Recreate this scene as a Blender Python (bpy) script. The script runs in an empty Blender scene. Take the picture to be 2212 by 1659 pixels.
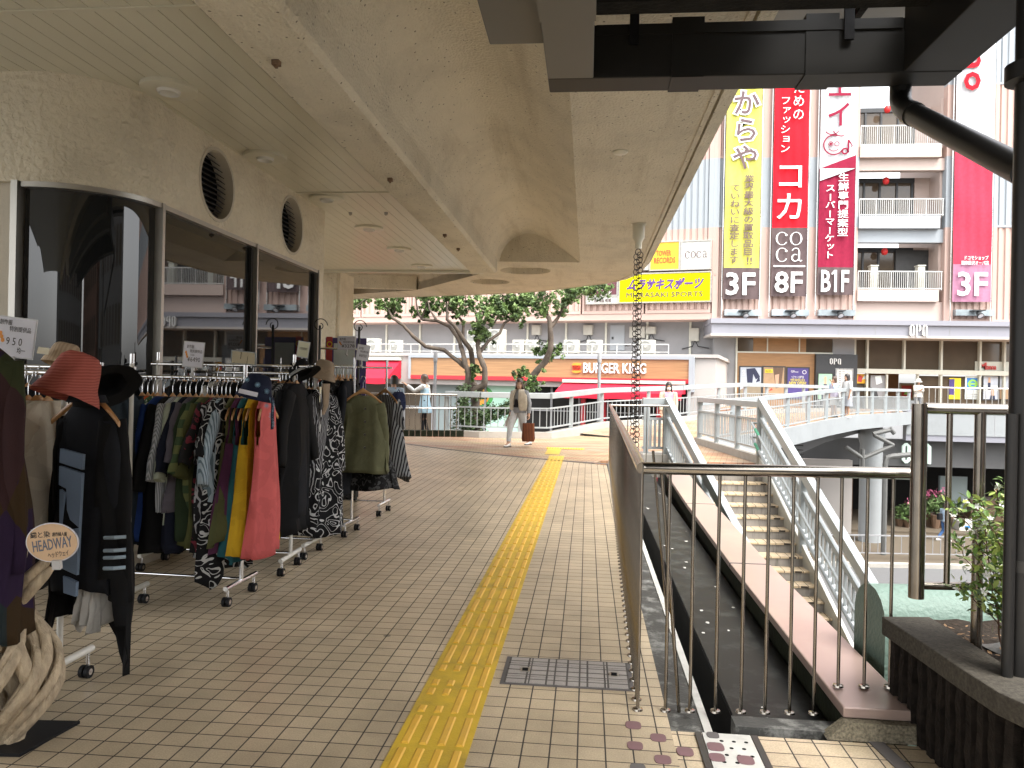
import bpy, math, random
from mathutils import Vector, Matrix, noise
random.seed(7)
S = bpy.context.scene
COL = S.collection
sin, cos, pi, R = math.sin, math.cos, math.pi, math.radians
# ---------------------------------------------------------------- camera frame
TH = R(5.6); ROLL = .02; FOC = 1660.; EYE = Vector((0, 0, 1.45))
FWD = Vector((-sin(TH), cos(TH), 0)); RGT = Vector((cos(TH), sin(TH), 0)); UP = Vector((0, 0, 1))
def ray(px, py):
    u = (px-1106)/FOC; v = (829.5-py)/FOC
    return FWD + RGT*(u*cos(ROLL)-v*sin(ROLL)) + UP*(u*sin(ROLL)+v*cos(ROLL))
def C(x, y, z=0.): return RGT*x + FWD*y + UP*z          # metres right / ahead of the viewer
def at(px, py, d): return EYE + ray(px, py)*d            # at a distance ahead
def fl(px, py, z=0.):
    r = ray(px, py); return EYE + r*((z-1.45)/r.z)
def atX(px, py, X):
    r = ray(px, py); return EYE + r*(X/r.x)
class Pl:                                                # a vertical plane in the place
    def __init__(s, p, d):
        s.p = Vector((p[0], p[1], 0)); s.d = Vector((d[0], d[1], 0)).normalized()
        s.n = Vector((s.d.y, -s.d.x, 0))
    def uv(s, px, py):
        r = ray(px, py); t = (s.p-EYE).dot(s.n)/r.dot(s.n); q = EYE+r*t
        return (q-s.p).dot(s.d), q.z
    def pt(s, u, z, o=0.): 
        q = s.p + s.d*u + s.n*o; return Vector((q.x, q.y, z))
    def off(s, o): return Pl(s.p+s.n*o, s.d)
    def rect(s, x0, y0, x1, y1):                          # pixel corners -> metres on the plane
        a = s.uv(x0, y1); b = s.uv(x1, y0); return a[0], a[1], b[0], b[1]
# ---------------------------------------------------------------- mesh builder
class MB:
    def __init__(s): s.v = []; s.f = []
    def add(s, vs, fs):
        n = len(s.v); s.v += [Vector(v) for v in vs]; s.f += [tuple(i+n for i in f) for f in fs]; return s
    def hexa(s, c):                                       # 8 corners, bottom 4 then top 4
        return s.add(c, [(3,2,1,0),(4,5,6,7),(0,1,5,4),(1,2,6,5),(2,3,7,6),(3,0,4,7)])
    def box(s, x0, y0, z0, x1, y1, z1):
        return s.hexa([(x0,y0,z0),(x1,y0,z0),(x1,y1,z0),(x0,y1,z0),(x0,y0,z1),(x1,y0,z1),(x1,y1,z1),(x0,y1,z1)])
    def pbox(s, p, u0, z0, u1, z1, o0, o1):               # o0 back, o1 front (towards viewer)
        return s.hexa([p.pt(u0,z0,o1),p.pt(u1,z0,o1),p.pt(u1,z0,o0),p.pt(u0,z0,o0),
                       p.pt(u0,z1,o1),p.pt(u1,z1,o1),p.pt(u1,z1,o0),p.pt(u0,z1,o0)])
    def bar(s, a, b, w, h, up=UP):                        # w sideways, h along up
        a = Vector(a); b = Vector(b); d = (b-a).normalized()
        sd = d.cross(up)
        if sd.length < 1e-4: sd = d.cross(Vector((1,0,0)))
        sd.normalize(); u2 = sd.cross(d).normalized()
        w /= 2; h /= 2
        c = []
        for p in (a, b):
            c += [p-sd*w-u2*h, p+sd*w-u2*h, p+sd*w+u2*h, p-sd*w+u2*h]
        return s.add(c, [(0,1,2,3),(7,6,5,4),(4,5,1,0),(5,6,2,1),(6,7,3,2),(7,4,0,3)])
    def tube(s, pts, r, n=8, cap=True, flat=1., fa=1.):
        pts = [Vector(p) for p in pts]; m = len(pts)
        rs = r if isinstance(r, (list, tuple)) else [r]*m
        rings = []; prev = None
        for i, p in enumerate(pts):
            d = (pts[min(i+1,m-1)]-pts[max(i-1,0)])
            d = d.normalized() if d.length > 1e-9 else Vector((0,0,1))
            if prev is None:
                a = d.cross(UP if abs(d.z) < .95 else Vector((1,0,0))).normalized()
            else:
                a = prev - d*prev.dot(d)
                a = a.normalized() if a.length > 1e-6 else d.cross(UP).normalized()
            prev = a; b = d.cross(a)
            rings.append([p + a*(cos(2*pi*k/n)*rs[i]*fa) + b*(sin(2*pi*k/n)*rs[i]*flat) for k in range(n)])
        return s.loft(rings, cap)
    def loft(s, rings, cap=True, closed=True, loop=False):
        n = len(rings[0]); base = len(s.v)
        for r in rings: s.v += [Vector(p) for p in r]
        m = len(rings)
        for i in range(m if loop else m-1):
            j = (i+1) % m
            for k in range(n if closed else n-1):
                l = (k+1) % n
                s.f.append((base+i*n+k, base+i*n+l, base+j*n+l, base+j*n+k))
        if cap and closed and not loop:
            s.f.append(tuple(base+k for k in reversed(range(n))))
            s.f.append(tuple(base+(m-1)*n+k for k in range(n)))
        return s
    def lathe(s, prof, c=(0,0,0), n=24, mat=None, cap=True):
        M_ = mat or Matrix.Translation(Vector(c))
        return s.loft([[M_ @ Vector((r*cos(2*pi*k/n), r*sin(2*pi*k/n), z)) for k in range(n)] for r, z in prof], cap)
    def prism(s, poly, f0, f1):                           # poly list of (a,b); f0,f1 map to points
        n = len(poly); A = [f0(*p) for p in poly]; B = [f1(*p) for p in poly]
        return s.add(A+B, [tuple(range(n)), tuple(reversed(range(n, 2*n)))] + [((i+1)%n, i, n+i, n+(i+1)%n) for i in range(n)])
    def pprism(s, p, poly, o0, o1):
        return s.prism(poly, lambda u, z: p.pt(u, z, o1), lambda u, z: p.pt(u, z, o0))
    def zprism(s, poly, z0, z1):
        return s.prism(poly, lambda x, y: (x, y, z1), lambda x, y: (x, y, z0))
    def sheet(s, rows):
        n = len(rows[0]); return s.add([p for r in rows for p in r],
            [(i*n+k, i*n+k+1, (i+1)*n+k+1, (i+1)*n+k) for i in range(len(rows)-1) for k in range(n-1)])
    def mesh(s, vs, fs, mat):
        return s.add([mat @ Vector(v) for v in vs], fs)
def wm(o): return (wm(o.parent) if o.parent else Matrix()) @ o.matrix_basis
MATS = {}
def build(name, mb, mat, parent=None, smooth=None, label=None, bevel=0., kind=None):
    me = bpy.data.meshes.new(name)
    o = bpy.data.objects.new(name, me); COL.objects.link(o)
    if parent:
        o.parent = parent; iv = wm(parent).inverted()
        vs = [iv @ v for v in mb.v]
    else:
        xs = [v.x for v in mb.v]; ys = [v.y for v in mb.v]; zs = [v.z for v in mb.v]
        c = Vector(((min(xs)+max(xs))/2, (min(ys)+max(ys))/2, min(zs)))
        o.location = c; vs = [v-c for v in mb.v]
    me.from_pydata(vs, [], mb.f); me.update()
    me.materials.append(MATS[mat] if isinstance(mat, str) else mat)
    if smooth is not None:
        me.polygons.foreach_set('use_smooth', [True]*len(me.polygons)); me.set_sharp_from_angle(angle=R(smooth))
    if bevel:
        b = o.modifiers.new('bevel', 'BEVEL'); b.width = bevel; b.segments = 2; b.limit_method = 'ANGLE'
    if label: o['label'] = label
    if kind: o['kind'] = kind
    return o
def build_each(name, mb, mat, parent, **k):                  # one part per connected piece
    n = len(mb.v); p = list(range(n))
    def find(i):
        while p[i] != i: p[i] = p[p[i]]; i = p[i]
        return i
    for f in mb.f:
        for i in f[1:]: p[find(i)] = find(f[0])
    groups = {}
    for f in mb.f: groups.setdefault(find(f[0]), []).append(f)
    out = []
    for fs in groups.values():
        used = sorted({i for f in fs for i in f}); mp = {v: i for i, v in enumerate(used)}
        out.append(build(name, MB().add([mb.v[i] for i in used], [tuple(mp[i] for i in f) for f in fs]), mat, parent, **k))
    return out
def tag(o, label, cat, group=None):
    o['label'] = label; o['category'] = cat
    if group: o['group'] = group
    return o
def thing(name, label, cat, loc=(0,0,0), rotz=0, group=None):
    o = bpy.data.objects.new(name, None); COL.objects.link(o); o.empty_display_size = .1
    o.location = loc; o.rotation_euler = (0, 0, rotz); return tag(o, label, cat, group)
def solo(name, mb, mat, label, cat, group=None, **k): return tag(build(name, mb, mat, **k), label, cat, group)
def struct(name, mb, mat, **k): return build(name, mb, mat, kind='structure', **k)
KIDS = {}
def copy_part(o, parent, mat=None):
    c = o.copy(); COL.objects.link(c); c.parent = parent
    if mat is not None: c.matrix_basis = mat
    return c
def copy_tree(o, parent=None):
    c = o.copy(); COL.objects.link(c); c.parent = parent
    for ch in list(o.children): copy_tree(ch, c)
    return c
# ---------------------------------------------------------------- lettering
_tc = {}
def glyph(body, bold=0., shear=0.):
    k = (body, bold, shear)
    if k not in _tc:
        c = bpy.data.curves.new('t', 'FONT'); c.body = body; c.resolution_u = 2; c.offset = bold*.4; c.shear = shear; c.extrude = .02
        o = bpy.data.objects.new('t', c); COL.objects.link(o)
        dg = bpy.context.evaluated_depsgraph_get()
        m = bpy.data.meshes.new_from_object(o.evaluated_get(dg), depsgraph=dg)
        _tc[k] = ([v.co.copy() for v in m.vertices], [tuple(p.vertices) for p in m.polygons])
        bpy.data.objects.remove(o); bpy.data.curves.remove(c); bpy.data.meshes.remove(m)
    return _tc[k]
def text(mb, body, p, u0, z0, u1, z1, o=.01, th=.01, bold=0., shear=0., rot=False, flip=False):
    vs, fs = glyph(body, bold, shear)
    if not vs: return mb
    if rot: vs = [Vector((v.y, -v.x, v.z)) for v in vs]
    xs = [v.x for v in vs]; ys = [v.y for v in vs]
    x0, x1, y0, y1 = min(xs), max(xs), min(ys), max(ys)
    w = max(x1-x0, 1e-6); h = max(y1-y0, 1e-6)
    return mb.add([p.pt(u0+(v.x-x0)/w*(u1-u0), z0+(v.y-y0)/h*(z1-z0), o+(v.z/.04+.5)*th) for v in vs], fs)
def vtext(mb, body, p, uc, ztop, zbot, size, o=.01, th=.01, bold=0.):
    n = len(body); step = (ztop-zbot)/n
    for i, ch in enumerate(body):
        rot = ch in 'ー〜'
        vs, fs = glyph(ch, bold)
        if rot: vs = [Vector((v.y+.12, .76-v.x, v.z)) for v in vs]
        small = ch in 'ァィゥェォャュョッっゃゅょ'
        zc = ztop-(i+.5)*step
        mb.add([p.pt(uc+(v.x-.5+(.1 if small else 0))*size, zc+(v.y-.38+(.1 if small else 0))*step*.98, o+(v.z/.04+.5)*th) for v in vs], fs)
    return mb
# ---------------------------------------------------------------- materials
def nodes(name):
    m = bpy.data.materials.new(name); m.use_nodes = True; MATS[name] = m
    return m, m.node_tree.nodes, m.node_tree.links, m.node_tree.nodes['Principled BSDF']
def lin(c):
    return tuple((x/12.92 if x <= .04045 else ((x+.055)/1.055)**2.4) for x in c)
def M(name, col, rough=.6, metal=0., var=.12, vs=6., bump=0., bs=60., spec=.5, dirt=0., ds=2., dcol=(.05,.045,.035), stretch=None, coat=0., trans=0., rvar=.1):
    m, N, L, B = nodes(name)
    tc = N.new('ShaderNodeTexCoord'); co = tc.outputs['Object']
    if stretch:
        mp = N.new('ShaderNodeMapping'); mp.inputs['Scale'].default_value = stretch; L.new(co, mp.inputs['Vector']); co = mp.outputs['Vector']
    n1 = N.new('ShaderNodeTexNoise'); n1.inputs['Scale'].default_value = vs; n1.inputs['Detail'].default_value = 5; L.new(co, n1.inputs['Vector'])
    mr = N.new('ShaderNodeMapRange'); mr.inputs[1].default_value = .25; mr.inputs[2].default_value = .75
    mr.inputs[3].default_value = 1-var; mr.inputs[4].default_value = 1+var; L.new(n1.outputs['Fac'], mr.inputs[0])
    mx = N.new('ShaderNodeVectorMath'); mx.operation = 'SCALE'; mx.inputs[0].default_value = col; L.new(mr.outputs[0], mx.inputs['Scale'])
    out = mx.outputs[0]
    if dirt:
        n2 = N.new('ShaderNodeTexNoise'); n2.inputs['Scale'].default_value = ds; n2.inputs['Detail'].default_value = 8; n2.inputs['Roughness'].default_value = .7; L.new(co, n2.inputs['Vector'])
        m2 = N.new('ShaderNodeMapRange'); m2.inputs[1].default_value = .5; m2.inputs[2].default_value = .72; m2.inputs[4].default_value = dirt; L.new(n2.outputs['Fac'], m2.inputs[0])
        mm = N.new('ShaderNodeMix'); mm.data_type = 'RGBA'; L.new(m2.outputs[0], mm.inputs[0]); L.new(out, mm.inputs[6]); mm.inputs[7].default_value = (*dcol, 1); out = mm.outputs[2]
    L.new(out, B.inputs['Base Color'])
    B.inputs['Metallic'].default_value = metal; B.inputs['Specular IOR Level'].default_value = spec
    r2 = N.new('ShaderNodeMapRange'); r2.inputs[3].default_value = max(0, rough-rvar*rough); r2.inputs[4].default_value = min(1, rough+rvar*rough); L.new(n1.outputs['Fac'], r2.inputs[0]); L.new(r2.outputs[0], B.inputs['Roughness'])
    if coat: B.inputs['Coat Weight'].default_value = coat
    if bump:
        nb = N.new('ShaderNodeTexNoise'); nb.inputs['Scale'].default_value = bs; nb.inputs['Detail'].default_value = 4; L.new(co, nb.inputs['Vector'])
        bp = N.new('ShaderNodeBump'); bp.inputs['Strength'].default_value = bump; bp.inputs['Distance'].default_value = .01; L.new(nb.outputs['Fac'], bp.inputs['Height']); L.new(bp.outputs[0], B.inputs['Normal'])
    return m
def ramp(N, L, src, stops, const=False):
    r = N.new('ShaderNodeValToRGB'); e = r.color_ramp.elements
    if const: r.color_ramp.interpolation = 'CONSTANT'
    while len(e) < len(stops): e.new(.5)
    for k, (p, c) in zip(e, stops): k.position = p; k.color = (*c, 1)
    L.new(src, r.inputs['Fac']); return r.outputs['Color']
# ================================================================ materials
def tile_mat(name, c1, c2, mort, w, h, ms, off=0., rough=.45, bump=.6, zones=None, rot=0., stain=.25, speck=.18, gum=False):
    m, N, L, B = nodes(name)
    tc = N.new('ShaderNodeTexCoord'); mp = N.new('ShaderNodeMapping'); mp.inputs['Rotation'].default_value = (0, 0, rot); L.new(tc.outputs['Object'], mp.inputs['Vector']); co = mp.outputs['Vector']
    b = N.new('ShaderNodeTexBrick'); b.offset = off; b.inputs['Scale'].default_value = 1; b.inputs['Brick Width'].default_value = w; b.inputs['Row Height'].default_value = h
    b.inputs['Mortar Size'].default_value = ms; b.inputs['Mortar Smooth'].default_value = .15; b.inputs['Color1'].default_value = (*c1, 1); b.inputs['Color2'].default_value = (*c2, 1); b.inputs['Mortar'].default_value = (*mort, 1)
    L.new(co, b.inputs['Vector']); col = b.outputs['Color']
    if zones:
        mz = N.new('ShaderNodeMapping'); mz.inputs['Scale'].default_value = zones[0]; L.new(tc.outputs['Object'], mz.inputs['Vector'])
        nz = N.new('ShaderNodeTexNoise'); nz.inputs['Scale'].default_value = 1; nz.inputs['Detail'].default_value = 1.5; nz.inputs['Distortion'].default_value = .8; L.new(mz.outputs[0], nz.inputs['Vector'])
        rc = ramp(N, L, nz.outputs['Fac'], zones[1], True)
        mm = N.new('ShaderNodeMix'); mm.data_type = 'RGBA'; mm.blend_type = 'MULTIPLY'; mm.inputs[0].default_value = 1; L.new(col, mm.inputs[6]); L.new(rc, mm.inputs[7]); col = mm.outputs[2]
    n1 = N.new('ShaderNodeTexNoise'); n1.inputs['Scale'].default_value = 160; n1.inputs['Detail'].default_value = 3; L.new(tc.outputs['Object'], n1.inputs['Vector'])
    n2 = N.new('ShaderNodeTexNoise'); n2.inputs['Scale'].default_value = 1.3; n2.inputs['Detail'].default_value = 7; n2.inputs['Roughness'].default_value = .65; L.new(tc.outputs['Object'], n2.inputs['Vector'])
    a = N.new('ShaderNodeMapRange'); a.inputs[1].default_value = .3; a.inputs[2].default_value = .7; a.inputs[3].default_value = 1-speck; a.inputs[4].default_value = 1+speck; L.new(n1.outputs['Fac'], a.inputs[0])
    c = N.new('ShaderNodeMapRange'); c.inputs[1].default_value = .3; c.inputs[2].default_value = .7; c.inputs[3].default_value = 1-stain; c.inputs[4].default_value = 1+stain*.4; L.new(n2.outputs['Fac'], c.inputs[0])
    k = N.new('ShaderNodeMath'); k.operation = 'MULTIPLY'; L.new(a.outputs[0], k.inputs[0]); L.new(c.outputs[0], k.inputs[1])
    if gum:
        v = N.new('ShaderNodeTexVoronoi'); v.inputs['Scale'].default_value = 1.25; L.new(tc.outputs['Object'], v.inputs['Vector'])
        g = N.new('ShaderNodeMapRange'); g.inputs[1].default_value = .022; g.inputs[2].default_value = .03; g.inputs[3].default_value = .3; g.inputs[4].default_value = 1; L.new(v.outputs['Distance'], g.inputs[0])
        n5 = N.new('ShaderNodeTexNoise'); n5.inputs['Scale'].default_value = 5.5; n5.inputs['Detail'].default_value = 6; n5.inputs['Roughness'].default_value = .75; L.new(tc.outputs['Object'], n5.inputs['Vector'])
        g2 = N.new('ShaderNodeMapRange'); g2.inputs[1].default_value = .62; g2.inputs[2].default_value = .75; g2.inputs[3].default_value = 1; g2.inputs[4].default_value = .72; L.new(n5.outputs['Fac'], g2.inputs[0])
        gm = N.new('ShaderNodeMath'); gm.operation = 'MULTIPLY'; L.new(g.outputs[0], gm.inputs[0]); L.new(g2.outputs[0], gm.inputs[1])
        k2 = N.new('ShaderNodeMath'); k2.operation = 'MULTIPLY'; L.new(k.outputs[0], k2.inputs[0]); L.new(gm.outputs[0], k2.inputs[1]); k = k2
    s = N.new('ShaderNodeVectorMath'); s.operation = 'SCALE'; L.new(col, s.inputs[0]); L.new(k.outputs[0], s.inputs['Scale']); L.new(s.outputs[0], B.inputs['Base Color'])
    rr = N.new('ShaderNodeMapRange'); rr.inputs[3].default_value = rough; rr.inputs[4].default_value = .9; L.new(b.outputs['Fac'], rr.inputs[0]); L.new(rr.outputs[0], B.inputs['Roughness'])
    iv = N.new('ShaderNodeMath'); iv.operation = 'SUBTRACT'; iv.inputs[0].default_value = 1; L.new(b.outputs['Fac'], iv.inputs[1])
    bp = N.new('ShaderNodeBump'); bp.inputs['Strength'].default_value = bump; bp.inputs['Distance'].default_value = .004; L.new(iv.outputs[0], bp.inputs['Height']); L.new(bp.outputs[0], B.inputs['Normal'])
    return m
tile_mat('floor_tile', (.52,.42,.285), (.425,.34,.225), (.05,.042,.034), .11, .11, .0034, rough=.36, stain=.38, gum=True)
tile_mat('stair_tile', (.62,.49,.33), (.54,.42,.27), (.05,.04,.03), .15, .1, .006, rough=.5)
tile_mat('plaza_brick', (.35,.275,.195), (.28,.225,.16), (.13,.10,.08), .22, .11, .006, off=.5, rough=.55, bump=.3,
         zones=((.35,1.5,1), [(0,(1,.62,.5)),(.42,(1.1,1.02,.95)),(.52,(1.05,.72,.55)),(.58,(1.12,1.05,.85)),(.68,(1,.86,.6))]), rot=.2)
tile_mat('grey_tile', (.36,.33,.3), (.31,.285,.26), (.09,.08,.07), .1, .06, .005, rough=.45)
M('stucco', (.56,.485,.365), .9, var=.1, vs=1.6, bump=1., bs=26, spec=.2)
def stucco_nodes(name, col, sc, strength, pits=0.):
    m, N, L, B = nodes(name); tc = N.new('ShaderNodeTexCoord'); co = tc.outputs['Object']
    n0 = N.new('ShaderNodeTexNoise'); n0.inputs['Scale'].default_value = 1.1; n0.inputs['Detail'].default_value = 8; n0.inputs['Roughness'].default_value = .7; L.new(co, n0.inputs['Vector'])
    c = ramp(N, L, n0.outputs['Fac'], [(.25, tuple(x*.78 for x in col)), (.5, col), (.75, tuple(x*1.08 for x in col))])
    n1 = N.new('ShaderNodeTexNoise'); n1.inputs['Scale'].default_value = sc; n1.inputs['Detail'].default_value = 3; n1.inputs['Distortion'].default_value = .6; L.new(co, n1.inputs['Vector'])
    v = N.new('ShaderNodeTexVoronoi'); v.inputs['Scale'].default_value = sc*.8; v.inputs['Randomness'].default_value = 1; L.new(co, v.inputs['Vector'])
    ad = N.new('ShaderNodeMath'); ad.operation = 'MULTIPLY_ADD'; ad.inputs[1].default_value = .6; L.new(v.outputs['Distance'], ad.inputs[0]); L.new(n1.outputs['Fac'], ad.inputs[2])
    bp = N.new('ShaderNodeBump'); bp.inputs['Strength'].default_value = strength; bp.inputs['Distance'].default_value = .02; L.new(ad.outputs[0], bp.inputs['Height']); L.new(bp.outputs[0], B.inputs['Normal'])
    if pits:
        v2 = N.new('ShaderNodeTexVoronoi'); v2.inputs['Scale'].default_value = 14; L.new(co, v2.inputs['Vector'])
        n3 = N.new('ShaderNodeTexNoise'); n3.inputs['Scale'].default_value = 60; L.new(co, n3.inputs['Vector'])
        sb = N.new('ShaderNodeMath'); sb.operation = 'MULTIPLY_ADD'; sb.inputs[1].default_value = .12; L.new(n3.outputs['Fac'], sb.inputs[0]); L.new(v2.outputs['Distance'], sb.inputs[2])
        mk = N.new('ShaderNodeMapRange'); mk.inputs[1].default_value = .15; mk.inputs[2].default_value = .19; mk.inputs[3].default_value = pits; mk.inputs[4].default_value = 0; L.new(sb.outputs[0], mk.inputs[0])
        mm = N.new('ShaderNodeMix'); mm.data_type = 'RGBA'; L.new(mk.outputs[0], mm.inputs[0]); L.new(c, mm.inputs[6]); mm.inputs[7].default_value = (.09,.07,.05,1); c = mm.outputs[2]
    ms_ = N.new('ShaderNodeMapping'); ms_.inputs['Scale'].default_value = (2.2, .22, .5); L.new(co, ms_.inputs['Vector'])
    n6 = N.new('ShaderNodeTexNoise'); n6.inputs['Scale'].default_value = 1.6; n6.inputs['Detail'].default_value = 9; n6.inputs['Roughness'].default_value = .72; L.new(ms_.outputs[0], n6.inputs['Vector'])
    m6 = N.new('ShaderNodeMapRange'); m6.inputs[1].default_value = .52; m6.inputs[2].default_value = .74; m6.inputs[3].default_value = 0; m6.inputs[4].default_value = .55; L.new(n6.outputs['Fac'], m6.inputs[0])
    mm6 = N.new('ShaderNodeMix'); mm6.data_type = 'RGBA'; L.new(m6.outputs[0], mm6.inputs[0]); L.new(c, mm6.inputs[6]); mm6.inputs[7].default_value = (col[0]*.6, col[1]*.54, col[2]*.46, 1); c = mm6.outputs[2]
    L.new(c, B.inputs['Base Color']); B.inputs['Roughness'].default_value = .9; B.inputs['Specular IOR Level'].default_value = .2
stucco_nodes('wall_stucco', (.67,.605,.47), 24, 1.)
stucco_nodes('soffit_stucco', (.67,.61,.48), 55, .8, .8)
M('slat_paint', (.60,.57,.45), .3, var=.05, vs=1.5, spec=.5)
M('slat_gap', (.05,.045,.035), .9)
M('plain_render', (.52,.47,.38), .85, var=.12, vs=1.2, bump=.2, dirt=.35, ds=1.5, dcol=(.3,.26,.2))
M('steel', (.62,.61,.59), .28, metal=1., var=.06)
M('frame_metal', (.42,.40,.36), .4, metal=.9, var=.08)
M('frame_dark', (.05,.048,.045), .4, metal=.6)
M('bronze_steel', (.29,.262,.225), .2, metal=1., var=.16, vs=9, dirt=.35, ds=5, dcol=(.14,.11,.09))
M('chrome', (.75,.75,.76), .12, metal=1., var=.03)
M('white_tube', (.62,.6,.54), .4, var=.08)
M('black_plastic', (.012,.012,.013), .45, spec=.12)
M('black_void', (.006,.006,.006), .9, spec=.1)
M('dark_pane', (.011,.012,.0125), .015, var=.02, spec=.5, rvar=0); MATS['dark_pane'].node_tree.nodes['Principled BSDF'].inputs['IOR'].default_value = 1.6
M('brown_pane', (.085,.065,.045), .06, var=.25, vs=.6, spec=.4, rvar=0)
M('louvre_dark', (.035,.034,.032), .55, var=.2)
M('yellow_tactile', (.56,.37,.03), .5, var=.2, vs=5, dirt=.7, ds=2.6, dcol=(.2,.15,.045), bump=.2, bs=120)
M('yellow_bar', (.66,.38,.045), .42, var=.14, vs=8, dirt=.5, ds=4, dcol=(.35,.24,.08))
M('joint_grey', (.10,.09,.085), .75, var=.15, vs=3)
M('wet_concrete', (.06,.06,.056), .55, spec=.12, var=.3, vs=4, dirt=.7, ds=7, dcol=(.4,.4,.37), bump=.3)
M('slab_dark', (.014,.015,.014), .45, spec=.12, var=.25, vs=2, dirt=.3, ds=6, dcol=(.12,.13,.12))
M('mossy', (.016,.019,.011), .85, spec=.12, var=.5, vs=5, dirt=.5, ds=3, dcol=(.012,.013,.01), bump=.5, bs=40)
M('light_edge', (.5,.49,.45), .7, var=.15, dirt=.3, ds=8)
M('pink_steel', (.38,.28,.245), .3, metal=.3, var=.1, vs=1.2, dirt=.2, ds=2, dcol=(.55,.5,.36))
M('granite', (.16,.14,.1), .8, spec=.12, var=.6, vs=90, bump=.5, bs=150)
M('coping', (.06,.054,.044), .85, spec=.12, var=.4, vs=70, bump=.4, bs=120, dirt=.4, ds=6, dcol=(.035,.03,.024))
M('ribbed', (.014,.011,.009), .9, spec=.12, var=.55, vs=22, bump=1., bs=45, dirt=.7, ds=7, dcol=(.01,.009,.008))
M('soil', (.025,.019,.014), .95, spec=.12, var=.5, vs=40, bump=1., bs=60)
M('mint', (.115,.175,.143), .6, var=.12, vs=3, bump=.8, bs=45, dirt=.25, ds=3, dcol=(.13,.18,.14))
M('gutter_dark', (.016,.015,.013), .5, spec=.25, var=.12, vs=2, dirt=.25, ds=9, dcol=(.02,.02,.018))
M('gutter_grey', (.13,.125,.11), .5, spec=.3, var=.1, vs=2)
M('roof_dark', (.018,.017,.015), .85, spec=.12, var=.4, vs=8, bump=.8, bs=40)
M('poly_sheet', (.2,.19,.17), .35, var=.3, vs=1.5)
M('pipe_dark', (.014,.013,.012), .4, metal=.2, var=.1)
M('rail_white', (.31,.335,.34), .4, metal=.2, var=.08, vs=3, dirt=.2, ds=2.5, dcol=(.42,.42,.4))
M('girder', (.25,.265,.27), .5, var=.06, vs=.7, dirt=.15, ds=1)
M('girder_dark', (.08,.08,.08), .7, var=.15, vs=1)
M('kerb_stone', (.33,.31,.275), .85, var=.12, vs=3, dirt=.45, ds=1.6, dcol=(.24,.22,.18), bump=.2)
M('riser', (.22,.205,.185), .8, var=.2, vs=4, dirt=.9, ds=9, dcol=(.035,.03,.025), stretch=(1,1,.12))
M('pipe_grey', (.09,.09,.085), .6, var=.1)
M('string_steel', (.4,.4,.37), .5, var=.15, vs=2, dirt=.3, ds=2, dcol=(.22,.2,.13))
M('green_clip', (.05,.25,.14), .5)
M('asphalt', (.10,.10,.10), .9, var=.12, vs=30, bump=.3, bs=200)
M('pave_tan', (.085,.065,.042), .8, var=.1, vs=3)
M('sticker', (.16,.085,.09), .6, var=.1)
# ================================================================ setting
joint = [(700,950),(790,952),(862,958),(960,971),(1100,986),(1200,995.5),(1318,1004),(1400,1008)]
jp = [fl(x, y) for x, y in joint]
FX = .38
mb = MB(); poly = [(-7,-6),(FX,-6)]
jx = [p for p in jp if p.x < FX]
endY = jx[-1].y + (FX-jx[-1].x)*.0
poly += [(FX, jp[-1].y)] + [(p.x, p.y) for p in reversed(jp) if p.x < FX-.02] + [(-7, jp[0].y+.4)]
mb.zprism(poly, -.25, 0.); struct('floor', mb, 'floor_tile')
fr = MB().box(FX+.0, -6, -.25, 1.75, 3.30, -.002)
struct('pavement', fr, 'floor_tile')
mb = MB(); jl = [(-7, jp[0].y+.4)] + [(p.x, p.y) for p in jp]
rows = [[Vector((x, y-.01, .004)) for x, y in jl], [Vector((x, y+.16, .004)) for x, y in jl]]
solo('expansion_joint', MB().sheet(rows), 'joint_grey', 'dark grey curved joint strip where tiled walkway meets the plaza bricks', 'joint strip')
# plaza + bridge deck, rising gently to the right
def zdeck(y): return 0. if y < 21 else min(.46, (y-21)*.058)
near = [(15.05,4.86),(17.5,4.88),(20.1,4.92),(22.7,7.25),(24.7,9.05),(27.2,11.1),(30,13.4),(33,16.),(36,18.6)]
far = [(20.95,-1.85),(20.5,-.85),(20.75,1.1),(22.2,2.0),(23.8,2.95),(26,5.86),(29.5,9.1),(34.5,13.3),(37.3,16.3)]
mb = MB()
L0 = [C(-16, 13.0, -.004), C(-16, 21.8, -.004)]
body = [C(-16,12.6), C(.9,12.6), C(1.75,14.9), C(3.05,15.05), C(4.86,15.05)] + [C(x, y) for y, x in near[1:3]] + [C(x, y) for y, x in reversed(far[:4])] + [C(-6,21.3), C(-16,21.9)]
mb.zprism([(p.x, p.y) for p in body], -.3, -.004)
struct('plaza_paving', mb, 'plaza_brick')
mb = MB(); rows = []
nn = near[2:]; ff = far[3:]
for i in range(len(nn)):
    y, x = nn[i]; t = i/(len(nn)-1)*(len(ff)-1); k = min(int(t), len(ff)-2); w = t-k
    fy = ff[k][0]*(1-w)+ff[k+1][0]*w; fx = ff[k][1]*(1-w)+ff[k+1][1]*w
    rows.append([C(fx+(x-fx)*s/6, fy+(y-fy)*s/6, zdeck(fy+(y-fy)*s/6)-.002) for s in range(7)])
bridge = thing('footbridge', 'pale grey curved pedestrian bridge with patterned brick deck leading to the store entrance', 'footbridge', C(12,28,-5.2))
build('deck', MB().sheet(rows), 'plaza_brick', bridge)
def strip_along(pts, h0, h1, th, side=1):
    m = MB(); top = []
    for i, p in enumerate(pts):
        d = (pts[min(i+1,len(pts)-1)]-pts[max(i-1,0)]); d.z = 0; d.normalize(); n = Vector((d.y, -d.x, 0))*side
        top.append([p+UP*h0, p+UP*h0+n*th, p+UP*h1+n*th, p+UP*h1])
    return m.loft(top)
np_ = [C(x, y, zdeck(y)) for y, x in near[2:]]
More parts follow.
